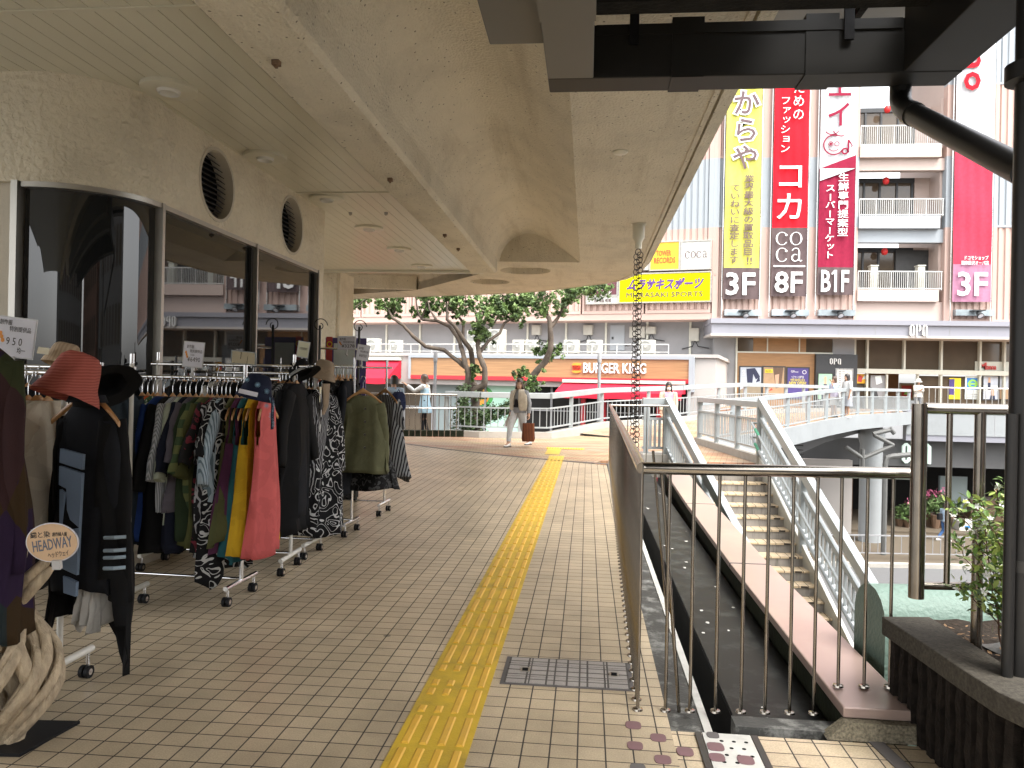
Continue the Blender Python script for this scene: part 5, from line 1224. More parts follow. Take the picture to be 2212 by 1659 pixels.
for x in (1848, 1875.5, 1955.5, 2036, 2120, 2173, 2230): m.pbox(SH, V(x)-.05, W(796)+.001, V(x)+.05, fz0-.001, -.349, -.1).pbox(SH, V(x)-.05, TZ, V(x)+.05, W(806)-.001, -.349, -.1) if x != 1955.5 else m.pbox(SH, V(x)-.05, W(796)+.001, V(x)+.05, fz0-.001, -.349, -.1)
for x in (1919, 1986): m.pbox(SH, V(x)-.04, TZ, V(x)+.04, W(806)-.002, -.34, -.12)
build_each('mullion', m, 'off_white', front)
build('doorway', MB().pbox(SH, V(1915), TZ, V(1990), W(803), -3.2, -3.0), 'interior_brown', front)
a2 = SH.rect(2121, 783, 2158, 798); build('sign_strip', MB().pbox(SH, a2[0]-.2, a2[1]-.05, a2[2]+4, a2[3]+.05, -.34, -.3), 'off_white', front); m = MB(); text(m, 'M', SH, a2[0], a2[1], a2[0]+.36, a2[3], -.29, .05, .03); text(m, 'anna', SH, a2[0]+.38, a2[1], a2[2], a2[1]+.2, -.29, .05, .03); build('lettering', m, 'p_red', front)
SG = SH.off(-.34)
t, s, a = poster('blue poster with a pale yellow emblem on white board in the glazing', 2083, 813, 2117, 862, SG, [('p_blue', [(.12,.42),(.88,.42),(.88,.92),(.12,.92)])], 'p_pale', None)
cu, cz = (a[0]+a[2])/2, a[1]+(a[3]-a[1])*.67; m = ring_arc(SG, cu, cz, .24, .1, 0, 2*pi, .056, .004); m.pbox(SG, cu-.27, cz-.05, cu+.27, cz+.05, .061, .064); build('emblem', m, 'p_lime', s); m = MB()
for k in range(3): m.pbox(SG, a[0]+.12, a[1]+.25-.1*k, a[2]-.12, a[1]+.29-.1*k, .052, .054)
build('printed_lines', m, 'mid_grey', s)
poster('photo poster of two people by the sea at the right of the glazing', 2123, 813, 2155, 862, SG, [('p_pale', [(0,.35),(1,.35),(1,.6),(0,.6)]), ('p_navy', [(.28,.4),(.5,.4),(.48,.72),(.3,.72)]), ('p_skin', [(.3,.72),(.48,.72),(.46,.95),(.32,.95)]), ('p_skin', [(.52,.15),(.75,.15),(.74,.42),(.54,.42)]), ('p_navy', [(.45,0),(.82,0),(.78,.16),(.5,.16)])], 'p_sky', 'frame_dark')
poster('photo poster of a figure in blue standing on a beach beside the pole', 2158, 813, 2200, 862, SG, [('p_tan', [(0,0),(1,0),(1,.4),(0,.5)]), ('p_blue', [(.55,.35),(.75,.35),(.72,.75),(.6,.75)]), ('p_skin', [(.6,.75),(.7,.75),(.69,.88),(.61,.88)])], 'p_sky', 'frame_dark')
poster('yellow and purple poster strip inside the glazing right of the doorway', 2049, 817, 2075, 862, SG, [('p_indigo', [(0,.2),(.45,.2),(.45,.95),(0,.95)])], 'p_yellow', None)
poster('small orange and red poster at the left edge of the entrance glazing', 1849, 808, 1872, 828, SG, [('p_red', [(.1,.2),(.5,.1),(.6,.8),(.2,.9)]), ('p_pale', [(.5,.4),(.9,.5),(.8,.9)])], 'sign_orange', None)
poster('grey photo poster on the sliding door left of the doorway', 1879, 811, 1912, 862, SG, [('p_pale', [(.4,.6),(.8,.7),(.7,1),(.3,.95)]), ('charcoal', [(0,0),(.6,0),(.4,.4),(0,.5)])], 'mid_grey', None)
DW = SH.off(-2.9)
t, s, a = poster('framed red and green picture standing inside the brown doorway', 1944, 830, 1972, 862, DW, [('p_red', [(.1,.1),(.9,.1),(.9,.9),(.1,.9)]), ('p_lime', [(.25,.3),(.75,.3),(.6,.5),(.4,.5)])], 'p_tan', 'off_white')
# terrace slab, its white front and rail
ter = thing('terrace', 'store terrace slab with a pale panelled front edge above the dark ground floor fascia', 'terrace', (25, 39, -.9))
TP = Pl((0, 37.62), (1, 0)); tz0 = TP.uv(2090, 955)[1]
build('slab', MB().box(14.9, 37.63, TZ-.3, 60, 44, TZ-.02).box(5, 39.4, TZ-.3, 14.899, 44, TZ-.02), 'plaza_brick', ter)
build('front_panel', MB().pbox(TP, 14.9, tz0+.28, 60, TZ+.02, -.4, .02), 'girder', ter); build('front_lip', MB().pbox(TP, 14.85, TZ+.021, 60, TZ+.12, -.4, .06).pbox(TP, 14.9, tz0, 60, tz0+.279, -.4, -.02), 'lilac_grey', ter)
m = MB(); u = 16.9
while u < 40: m.pbox(TP, u, tz0+.28, u+.03, TZ+.019, .021, .026); u += 1.9
build('panel_joints', m, 'mid_grey', ter)
tr2 = thing('terrace_railing', 'thin steel railing along the store terrace seen above the planter railing', 'railing', TP.pt(16, TZ, -.2))
zt_ = TP.uv(2100, 838.5)[1]; u0_ = TP.uv(1983, 850)[0]
build('top_rail', MB().tube([TP.pt(u0_, zt_, -.15), TP.pt(45, zt_, -.15)], .035, 8), 'steel', tr2); build('low_rail', MB().tube([TP.pt(u0_, TZ+.3, -.15), TP.pt(45, TZ+.3, -.15)], .022, 8), 'steel', tr2)
bm_ = None
for k in range(64):
    u = u0_+.28*k
    if bm_ is None: bm_ = build('bar', MB().tube([TP.pt(u, TZ+.12, -.15), TP.pt(u, zt_, -.15)], .016, 6), 'steel', tr2)
    else: copy_part(bm_, tr2, Matrix.Translation((.28*k, 0, 0)))
# ground floor below
GF = Pl((0, 38.3), (1, 0)); gz1_, gz0_ = GF.uv(2090, 965)[1], GF.uv(2090, 1011)[1]
grd = thing('ground_floor_shop', 'dark fascia and deep shaded ground floor shop under the terrace', 'shopfront', (25, 40, -5.2))
build('fascia', MB().pbox(GF, 5, gz0_, 60, tz0-.001, -.6, 0), 'girder_dark', grd)
a = GF.rect(1947, 958, 2008.5, 1000); build('lettering', stencil(MB(), GF, a[0], a[1], a[2], a[3], .02, .15), 'lit_letter', grd)
build('back_wall', MB().pbox(GF, 5, -5.2, 60, gz0_+.5, -6.5, -6.), 'interior_dark', grd); build('floor_slab', MB().pbox(GF, 5, -5.2, 60, -5.1, -6.4, .6), 'pave_tan', grd)
build('side_panel', MB().pbox(Pl((0,37.2),(1,0)), Pl((0,37.2),(1,0)).uv(1791,1080)[0]-5, -5.2, Pl((0,37.2),(1,0)).uv(1840,1080)[0], gz0_+.3, -.5, 0), 'white_wall', grd)
a = GF.off(-2).rect(2030, 1030, 2090, 1100); build('display_window', MB().pbox(GF.off(-2), a[0], a[1], a[2], a[3], -.2, 0), 'shop_glass', grd)
build_each('display_case', MB().pbox(GF, a[0]-5, -5.1, a[0]-4.2, -3, -4, -2).pbox(GF, a[2], -5.1, a[2]+3.5, -3.8, -3, -1.6), 'p_brown', grd)
for nm, c in (('foliage_dark', (.04,.07,.02)),('foliage', (.085,.145,.04)),('foliage_light', (.16,.24,.075)),('petal_white', (.7,.7,.66)),('petal_pink', (.5,.12,.22))): M(nm, c, .6, var=.45, vs=3.)
M('bark', (.10,.078,.06), .95, var=.45, vs=5, bump=1., bs=20)
def leaves(m, c, r, n, s, rnd, flat=1.):
    for _ in range(n):
        d = Vector((rnd.gauss(0,1), rnd.gauss(0,1), rnd.gauss(0,1))); d = d.normalized()*r*rnd.random()**.4; d.z *= flat; p = c+d
        a = Vector((rnd.gauss(0,1), rnd.gauss(0,1), rnd.gauss(0,.7))).normalized(); b = a.cross(Vector((rnd.gauss(0,1), rnd.gauss(0,1), rnd.gauss(0,1)))).normalized()
        l = s*rnd.uniform(.6,1.3); m.add([p-a*l*.5, p+b*l*.22, p+a*l*.5, p-b*l*.22], [(0,1,2,3)])
rnd = random.Random(4)
pots = [(1972,1088,'p'),(1990,1096,'g'),(2008,1070,'p'),(2022,1078,'g'),(2035,1068,'r'),(2052,1085,'g'),(1962,1110,'g'),(1945,1104,'g')]
for i, (x, y, kd) in enumerate(pots):
    P_ = GF.off(-.6-.25*(i % 3)); q = P_.pt(P_.uv(x, y)[0], -5.1); t = thing('potted_flowers', ['pot of pink flowers left in the shaded flower shop','leafy green pot beside the pink flowers','second pot of pink flowers under the dark fascia','tall leafy pot in the shaded shop','pot of deep pink flowers near the railing post','green pot at the right of the flower stand','low green pot at the stand front','leftmost low green pot by the column'][i], 'potted plant', q, 0, 'flower shop pots')
    hz = max(.8, P_.uv(x, y)[1]+5.1)
    build('pot', MB().lathe([(.16,-5.1),(.24,-5.1+hz*.45),(.22,-5.1+hz*.45)], (q.x,q.y,0), 10), 'p_brown', t)
    m = MB(); leaves(m, Vector((q.x,q.y,-5.1+hz*.8)), .42, 120, .2, rnd); build('foliage', m, 'foliage', t)
    if kd != 'g': m = MB(); leaves(m, Vector((q.x,q.y,-5.1+hz)), .36, 50, .16, rnd); build('blooms', m, 'petal_pink', t)
st_ = GF.off(-.2); a = st_.rect(2072, 1128, 2140, 1170)
t = thing('market_counter', 'white cloth covered counter with a small blue label outside the flower shop', 'counter', st_.pt((a[0]+a[2])/2, -5.2, 0)); build('counter_top', MB().pbox(st_, a[0], a[1]-.3, a[2], a[3], -.8, 0), 'board_white', t); a = st_.rect(2084, 1136, 2095, 1141); build('label', MB().pbox(st_, a[0], a[1], a[2], a[3], .001, .01), 'p_blue', t); build('leg', MB().pbox(st_, a[0]-.5, -5.2, a[0]-.4, -4.4, -.6, -.5), 'mid_grey', t)
# street guard rail
p0, p1 = C(5, 30.4, ZS), C(36, 30.4, ZS)
sgr = thing('street_guardrail', 'low grey metal guardrail along the street kerb far below', 'railing', p0)
build('rails', MB().bar(p0+UP*.95, p1+UP*.95, .05, .05).bar(p0+UP*.25, p1+UP*.25, .04, .04), 'mid_grey', sgr)
pm = build('post', MB().tube([p0, p0+UP*1.1], .08, 10), 'girder', sgr)
for k in range(1, 9): copy_part(pm, sgr, Matrix.Translation(RGT*(3.8*k)))
bm_ = build('bar', MB().bar(p0+UP*.27+RGT*.3, p0+UP*.93+RGT*.3, .022, .022), 'mid_grey', sgr)
for k in range(1, 98): copy_part(bm_, sgr, Matrix.Translation(RGT*(.31*k)))
# ================================================================ trees
Z6 = lambda x, y: (691+x*.243, 576+y*.243); Z7 = lambda x, y: (1094+x*.2777, 576+y*.2777)
def tree(lb, Z, sc, d, limbs, crowns, base, seed, leaf=.115, dens=1.):
    rnd = random.Random(seed); b = at(*Z(*base), d); t = thing('street_tree', lb, 'tree', (b.x, b.y, -5.2))
    m = MB()
    for li, limb in enumerate(limbs):
        pts, rs = [], []
        for k, (x, y, w_) in enumerate(limb):
            dd = d+(.5*sin(li*2.1+k*.5))*min(1, k*.35) if li else d+.15*sin(k)
            q = at(*Z(x, y), dd); pts.append(q); rs.append(w_*sc/2/1660*dd)
        P2, R2 = [], []
        for i in range(len(pts)-1):
            for s in range(3):
                t_ = s/3; P2.append(pts[i].lerp(pts[i+1], t_)+Vector((rnd.uniform(-1,1), rnd.uniform(-1,1), rnd.uniform(-.5,.5)))*rs[i]*.16*(s > 0)); R2.append((rs[i]*(1-t_)+rs[i+1]*t_)*rnd.uniform(.92,1.1))
        P2.append(pts[-1]); R2.append(rs[-1]); m.tube(P2, R2, 9)
    build('trunk', m, 'bark', t, smooth=60)
    ms = [MB(), MB(), MB()]
    crowns = list(crowns)+[(x+rnd.uniform(-25,25), y+rnd.uniform(-30,15), rnd.uniform(24,42)) for limb in limbs for (x, y, w_) in limb if w_ < 20 and y < 620]
    for (x, y, r) in crowns:
        c = at(*Z(x, y), d+rnd.uniform(-.8,.8)); rr = r*sc/1660*d
        for q in range(int(10*dens+r/6)):
            cc = c+Vector((rnd.gauss(0,.5), rnd.gauss(0,.6), rnd.gauss(0,.5)))*rr*1.35
            leaves(ms[rnd.choice((0,1,1,2,2))], cc, rr*.34, int(24*dens), leaf, rnd)
    for mm, mt in zip(ms, ('foliage_dark','foliage','foliage_light')): build('crown', mm, mt, t)
    return t
T1 = [[(1290,1700,90),(1290,1460,72),(1280,1250,72),(1300,1080,58),(1320,940,52),(1290,860,48),(1270,760,42),(1230,640,36),(1150,530,32),(1040,480,28),(910,470,30)],
 [(910,470,26),(870,400,16),(855,290,12),(850,200,8)], [(905,460,16),(940,360,10),(960,260,8)], [(1040,480,22),(980,390,14),(955,280,9)],
 [(1290,890,44),(1200,820,36),(1100,740,36),(940,710,34),(830,620,32),(740,520,28),(650,460,26),(600,370,16),(530,330,9)], [(650,455,18),(660,380,14),(690,280,9)],
 [(1400,1700,100),(1400,1460,80),(1380,1250,78),(1370,1090,80),(1345,1000,58),(1360,880,50),(1340,740,44),(1270,640,40),(1190,520,32),(1130,470,28),(1130,380,18),(1120,260,12)], [(1270,640,30),(1280,500,26),(1220,430,18),(1150,370,12),(1140,270,8)],
 [(1380,1100,72),(1460,1050,60),(1465,900,50),(1420,800,46),(1400,700,40),(1420,560,36),(1390,420,28),(1350,330,16),(1260,290,10)], [(1420,760,36),(1500,660,28),(1600,590,26),(1640,500,22),(1740,440,18),(1790,340,12),(1830,250,8)], [(1550,500,20),(1600,420,14),(1640,300,9)], [(1410,480,22),(1480,400,14),(1540,300,9)]]
C1 = [(1430,520,75),(1460,600,75),(1400,560,60),(1500,430,70),(1420,330,70),(1680,340,80),(1620,400,50),(1240,350,60),(1040,340,50),(660,310,45),(550,320,40),(690,400,35),(1340,950,45),(1390,915,35),(1820,290,50),(1000,300,35),(1180,300,50),(1550,320,60),(1770,440,40),(1720,380,60)]
tree('large old street tree with a thick forked trunk and spreading limbs behind the white railing', Z6, .243, 23.2, T1, C1, (1340,1460), 1, dens=1.0)
T2 = [[(0,1250,66),(150,940,60),(230,820,55),(300,740,48),(345,630,42),(340,500,42),(330,400,34),(250,320,20),(200,230,12)], [(340,480,34),(400,400,28),(430,340,20),(470,260,13),(500,180,8)], [(330,410,20),(310,300,12),(300,200,8)], [(430,340,12),(560,230,8),(680,170,5)]]
C2 = [(260,320,75),(350,270,70),(180,280,45),(440,290,60),(560,190,75),(680,150,75),(750,180,55),(620,170,60),(330,660,70),(250,660,45),(400,640,40),(110,820,50),(200,900,55),(180,950,45),(60,350,60),(90,270,60),(20,300,60),(500,220,50)]
tree('leaning younger street tree with sparse leaf clumps right of the walking woman', Z7, .2777, 24.2, T2, C2, (0,1250), 2, dens=1.0)
T3 = [[(60,1200,40),(100,800,36),(150,590,30),(200,420,26),(260,370,22),(330,350,14),(400,290,7)], [(230,390,18),(240,320,12),(300,280,6)]]
C3 = [(190,540,55),(200,350,55),(290,320,45),(230,470,35),(160,560,50),(240,420,40),(170,420,60)]
tree('partly hidden street tree at far left beyond the pillar', Z6, .243, 22.6, T3, C3, (100,900), 3, dens=1.0)
m = MB(); rnd = random.Random(8)
for k in range(46):
    x = rnd.choice((rnd.gauss(1275,32), rnd.gauss(1390,38))); y = rnd.uniform(1080, 1520); c = at(*Z6(x, y), 22.9+rnd.uniform(-.1,.4)); leaves(m, c, .2, 55, .11, rnd)
for k in range(24):
    x = rnd.uniform(1440,1700); y = 1360-(x-1440)*.45+rnd.gauss(0,25); leaves(m, at(*Z6(x, y), 23.1), .22, 45, .11, rnd)
solo('ivy', m, 'foliage_dark', 'dark ivy covering the forked tree trunk behind the white railing', 'ivy', kind='stuff')
# ================================================================ clothes racks and clothes
def pat(name, kind, c1, c2, sc=8., rough=.85, dist=2., thr=.5, c3=None):
    m, N, L, B = nodes(name); tc = N.new('ShaderNodeTexCoord'); co = tc.outputs['Object']
    if kind in ('stripe', 'scroll', 'hstripe'):
        w = N.new('ShaderNodeTexWave'); w.wave_type = 'RINGS' if kind == 'scroll' else 'BANDS'
        if kind == 'hstripe': w.bands_direction = 'Z'
        w.inputs['Scale'].default_value = sc; w.inputs['Distortion'].default_value = dist; w.inputs['Detail'].default_value = 1.2 if kind == 'scroll' else 2; w.inputs['Detail Scale'].default_value = 1.2 if kind == 'scroll' else .6
        L.new(co, w.inputs['Vector']); f = w.outputs['Fac']
    elif kind == 'contour':
        n = N.new('ShaderNodeTexNoise'); n.inputs['Scale'].default_value = sc; n.inputs['Detail'].default_value = .6; n.inputs['Distortion'].default_value = dist; L.new(co, n.inputs['Vector'])
        q = N.new('ShaderNodeMath'); q.operation = 'MULTIPLY'; q.inputs[1].default_value = 34; L.new(n.outputs['Fac'], q.inputs[0])
        w = N.new('ShaderNodeMath'); w.operation = 'SINE'; L.new(q.outputs[0], w.inputs[0]); f = w.outputs[0]
    elif kind == 'patch':
        v = N.new('ShaderNodeTexVoronoi'); v.inputs['Scale'].default_value = sc; mp = N.new('ShaderNodeMapping'); mp.inputs['Scale'].default_value = (1.5, 1.5, .7); L.new(co, mp.inputs['Vector']); L.new(mp.outputs[0], v.inputs['Vector'])
        s = N.new('ShaderNodeSeparateColor'); L.new(v.outputs['Color'], s.inputs[0]); f = s.outputs[0]
    else:
        n = N.new('ShaderNodeTexNoise'); n.inputs['Scale'].default_value = sc; n.inputs['Detail'].default_value = 3; n.inputs['Distortion'].default_value = dist; L.new(co, n.inputs['Vector']); f = n.outputs['Fac']
    st = [(0, c1), (thr, c2)] if c3 is None else [(0, c1), (thr, c2), (thr+.2, c3)]
    if kind == 'patch': st = [(0, c1), (.2, c2), (.42, c3), (.62, (.016,.024,.025)), (.8, (.035,.02,.007))]
    c = ramp(N, L, f, st, True)
    n2 = N.new('ShaderNodeTexNoise'); n2.inputs['Scale'].default_value = 220; L.new(co, n2.inputs['Vector'])
    n3 = N.new('ShaderNodeTexNoise'); n3.inputs['Scale'].default_value = 5; n3.inputs['Detail'].default_value = 4; L.new(co, n3.inputs['Vector'])
    a = N.new('ShaderNodeMath'); a.operation = 'MULTIPLY_ADD'; a.inputs[1].default_value = .5; a.inputs[2].default_value = .75; L.new(n3.outputs['Fac'], a.inputs[0])
    s2 = N.new('ShaderNodeVectorMath'); s2.operation = 'SCALE'; L.new(c, s2.inputs[0]); L.new(a.outputs[0], s2.inputs['Scale']); L.new(s2.outputs[0], B.inputs['Base Color'])
    bp = N.new('ShaderNodeBump'); bp.inputs['Strength'].default_value = .35; bp.inputs['Distance'].default_value = .003; L.new(n2.outputs['Fac'], bp.inputs['Height']); 
    bp2 = N.new('ShaderNodeBump'); bp2.inputs['Strength'].default_value = .5; bp2.inputs['Distance'].default_value = .02; L.new(n3.outputs['Fac'], bp2.inputs['Height']); L.new(bp.outputs[0], bp2.inputs['Normal']); L.new(bp2.outputs[0], B.inputs['Normal'])
    B.inputs['Roughness'].default_value = rough; B.inputs['Specular IOR Level'].default_value = .2
def cloth(name, c): pat(name, 'noise', tuple(x*.9 for x in c), c, 4, thr=.5)
for nm, c in dict(c_navy=(.006,.008,.018), c_slate=(.022,.032,.04), c_orange=(.60,.10,.02), c_royal=(.012,.035,.14), c_black=(.0045,.0045,.005), c_palegreen=(.34,.37,.29), c_plum=(.075,.022,.055), c_mauve=(.09,.08,.095), c_green=(.018,.03,.013), c_olive=(.06,.063,.02), c_teal=(.014,.075,.09), c_mustard=(.50,.30,.015), c_coral=(.50,.10,.095), c_red=(.42,.06,.045), c_khaki=(.105,.105,.055), c_cream=(.42,.37,.29), c_charc=(.009,.010,.013), c_sage=(.075,.078,.03), c_white=(.45,.44,.41), c_steel=(.16,.20,.27)).items(): cloth(nm, c)
pat('c_print', 'noise', (.55,.56,.48), (.05,.12,.06), 7, dist=3, thr=.48, c3=(.5,.48,.06))
pat('c_greystripe', 'stripe', (.18,.19,.2), (.38,.39,.41), 30, dist=.8)
pat('c_bluestripe', 'stripe', (.3,.36,.4), (.10,.14,.16), 13, dist=6, thr=.62)
pat('c_plaid', 'hstripe', (.11,.12,.045), (.04,.065,.03), 3, dist=1)
pat('c_redblack', 'noise', (.01,.01,.01), (.13,.02,.03), 9, dist=2, thr=.58)
pat('c_feather', 'stripe', (.01,.01,.012), (.3,.3,.31), 16, dist=9, thr=.72)
pat('c_swirl', 'contour', (.005,.005,.006), (.4,.4,.39), 7, dist=1.5, thr=.8)
pat('c_scroll', 'contour', (.004,.004,.005), (.45,.45,.45), 5, dist=2.6, thr=.84)
pat('c_bwstripe', 'stripe', (.22,.225,.225), (.012,.012,.014), 14, dist=1.5, thr=.6)
pat('c_tealfloral', 'contour', (.007,.009,.01), (.02,.06,.055), 9, dist=2, thr=.6)
pat('c_ikat', 'scroll', (.3,.12,.13), (.06,.05,.055), 4, dist=7, thr=.5)
pat('c_lace', 'noise', (.008,.008,.008), (.06,.06,.06), 26, dist=1, thr=.55)
pat('c_patch', 'patch', (.022,.011,.034), (.03,.036,.014), 4.6, c3=(.034,.015,.016))
M('hanger_wood', (.44,.235,.09), .4, var=.15, vs=9, stretch=(1,6,6)); M('tag_card', (.6,.54,.4), .7)
HANG = None
def hanger_mesh():
    m = MB(); rings = []
    for k in range(-12, 13):
        t = k/12; x = .185*t; z = .035-.125*abs(t)**1.3; y = -.018*abs(t)**2
        w = .019*(1-.35*abs(t)); h = .017*(1-.15*abs(t))+.012*max(0, 1-abs(t)*5)
        rings.append([Vector((x, y+w*.5*cos(a), z+h*sin(a))) for a in [2*pi*q/8 for q in range(8)]])
    m.loft(rings); return m
def hook_mesh():
    pts = [(0,0,.05),(0,0,.1),(.004,0,.118)]+[(.0+.021*cos(a), 0, .150+.021*sin(a)) for a in [R(-40)+R(235)*q/12 for q in range(13)]]
    return MB().tube(pts, .0024, 6)
hh_label = {}
def put(o, p, ang, tilt=0.):
    o.location = p; o.rotation_euler = (0, tilt, ang); return o
def hanger(p, ang, label, group):
    global HANG
    if HANG is None:
        HANG = thing('clothes_hanger', label, 'hanger', (0,0,0), 0, group)
        build('wooden_bar', hanger_mesh(), 'hanger_wood', HANG, smooth=50); build('hook', hook_mesh(), 'chrome', HANG, smooth=60); o = HANG
    else: o = copy_tree(HANG); o['label'] = label; o['group'] = group
    return put(o, p, ang)
def garment_mesh(kind='long', L=.75, hw=.215, hem=.24, ht=.05, slen=.5, seed=0, out=.07, folds=.03, open_=0., arm=.0, uneven=0., th=.045, collar=False, scoop=0.):
    r = random.Random(seed); m = MB(); N_ = 36
    ph = [r.uniform(0, 6.28) for _ in range(4)]; kf = [r.choice((3,4,5)), r.choice((6,7,8)), r.choice((10,11,13))]
    rows = [0, .015, .035, .06, .09, .13]; nrow = 16; rows += [.13+(L-.13)*i/nrow for i in range(1, nrow+1)]
    rings = []
    for d in rows:
        t = d/L
        if d < .1:
            s = d/.1; w = .07+(hw-.07)*min(1, (d/.09)**.8); h = .028+(th-.028)*s
        else:
            s = (d-.1)/(L-.1); w = hw-.012*sin(min(1, s*2)*pi)+(hem-hw)*s**1.2; h = th+(ht-th)*s
        ring = []
        for k in range(N_):
            a = 2*pi*k/N_; ca, sa = cos(a), sin(a)
            x = w*math.copysign(abs(ca)**.75, ca); y = h*math.copysign(abs(sa)**.9, sa)
            f = folds*t**.8*(sin(kf[0]*a+ph[0]+d*2)*.8+sin(kf[1]*a+ph[1]+d*3)*.5+.3*sin(kf[2]*a+ph[2]+d*5))
            y += f*(.35+.65*abs(sa))*(1 if sa >= 0 else 1); x += f*.6*ca
            x += .012*sin(d*9+ph[2])*t; y += .014*sin(d*6+ph[3])*t
            z = -d - uneven*t*max(0, sin(2*a+ph[1])) - .012*t*sin(3*a+ph[0]) - scoop*max(0, 1-d/.08)*(.05 if sa < 0 else .01)*(1-abs(ca))
            if d < .1: z = min(z, -d*.9)
            ring.append(Vector((x, y, z)))
        rings.append(ring)
    base = len(m.v); 
    for q in rings: m.v += q
    for i in range(len(rings)-1):
        for k in range(N_):
            l = (k+1) % N_; ang = 2*pi*(k+.5)/N_; dd = (rows[i]+rows[i+1])/2
            if open_:
                da = abs((ang-1.5*pi+pi) % (2*pi)-pi)
                if da < open_*(.5+.6*dd/L): continue
            if arm and .05 < dd < .05+arm:
                wq = .62*math.sqrt(max(0, 1-((dd-.05)/arm)**2))+.05
                if abs((ang+pi) % (2*pi)-pi) < wq or abs(ang-pi) < wq: continue
            m.f.append((base+i*N_+k, base+i*N_+l, base+(i+1)*N_+l, base+(i+1)*N_+k))
    if slen:
        for s in (-1, 1):
            pts, rs, n = [], [], 9; o2 = out*r.uniform(.7, 1.3); fy = r.uniform(-.04, .03)
            for i in range(n+1):
                t = i/n; pts.append(Vector((s*(hw-.065+o2*t+.02*sin(t*3)), fy*t+.008*sin(t*7+ph[0]), -.075-slen*t)))
                rs.append((.082-.020*t)*(1+.05*sin(i*2.1+ph[1])))
            k2 = len(m.v); m.tube(pts, rs, 12, cap=False, fa=.5)
    if collar:
        rr = []
        for d, w, h in ((.0,.075,.034),(-.035,.07,.036),(-.05,.085,.05),(-.02,.098,.06)):
            rr.append([Vector((w*cos(2*pi*k/20), h*sin(2*pi*k/20)-.01, -d*1.0-.01)) for k in range(20)])
        m.loft(rr, cap=False)
    return m
GM = {}
def garment(label, mat, p, ang, group, kind='garment', cat='garment', solid=True, **k):
    o = build(kind, garment_mesh(**k), mat, None, smooth=75)
    # build() shifted the origin to the base: undo so that the hanger point is the origin
    off_ = o.location.copy()
    o.data.transform(Matrix.Translation(off_)); o.location = p; o.rotation_euler = (0, 0, ang)
    if solid:
        sm = o.modifiers.new('solidify', 'SOLIDIFY'); sm.thickness = .0025
    return tag(o, label, cat, group)
TUBER = .0125
def rack(label, a, b, zr, foot=.42, mat='chrome', ext=(.12,.12), white=False, feet=(True, True), low=.115):
    a = Vector(a); b = Vector(b); d = (b-a).normalized(); pr = Vector((-d.y, d.x, 0)); t = thing('clothes_rack', label, 'clothes rack', (a+b)/2, 0, 'wheeled clothes racks')
    pm = 'white_tube' if white else mat
    for p in (a, b):
        build('upright', MB().tube([p+UP*low, p+UP*(zr+.03)], .0135, 12), pm, t, smooth=50)
        f = build('foot', MB().tube([p-pr*foot/2+UP*low, p+pr*foot/2+UP*low], .0165, 12), pm, t, smooth=50)
        for s in (-1, 1):
            q = p+pr*s*(foot/2-.03)
            build('stem', MB().tube([q+UP*low, q+UP*.06], .008, 8), 'chrome', f)
            for w_ in (-.014, .014): build('caster', MB().tube([q+d*(w_-.009)+UP*.03+pr*.012, q+d*(w_+.009)+UP*.03+pr*.012], .03, 14), 'black_plastic', f, smooth=40)
            build('caster_hub', MB().tube([q-d*.0245+UP*.03+pr*.012, q+d*.0245+UP*.03+pr*.012], .015, 12), 'chrome', f, smooth=40)
    build('rod', MB().tube([a-d*ext[0]+UP*zr, b+d*ext[1]+UP*zr], TUBER, 12), mat, t, smooth=50)
    build('lower_bar', MB().tube([a+UP*(low+.015), b+UP*(low+.015)], .0105, 10), mat, t, smooth=50)
    for p in (a, b): build('finial', MB().tube([p+UP*(zr+.03), p+UP*(zr+.09)], .0145, 10), 'chrome', t, smooth=50)
    return t
def rodpt(px, a, b, zr):                                    # point of a rod seen along a pixel column
    n = (Vector(b)-Vector(a)).normalized(); pl = Pl(a, n); u, _ = pl.uv(px, 815); return pl.pt(u, zr)
DANG = TH+pi/2                                              # garment planes run away from the viewer
def hang_row(rack_name, a, b, zr, items, group, hang_label, dz=.165):
    for px, label, mat, kw in items:
        p = rodpt(px, a, b, zr); kw = dict(kw); da = kw.pop('da', random.uniform(-.22,-.06)); nh = kw.pop('nohanger', False)
        p.z = zr-dz; ang = DANG+da
        if not nh: hanger(p, ang, hang_label, group+' hangers')
        garment(label, mat, p+UP*.036, ang, group, seed=int(px*7) % 997, **kw)
random.seed(12)
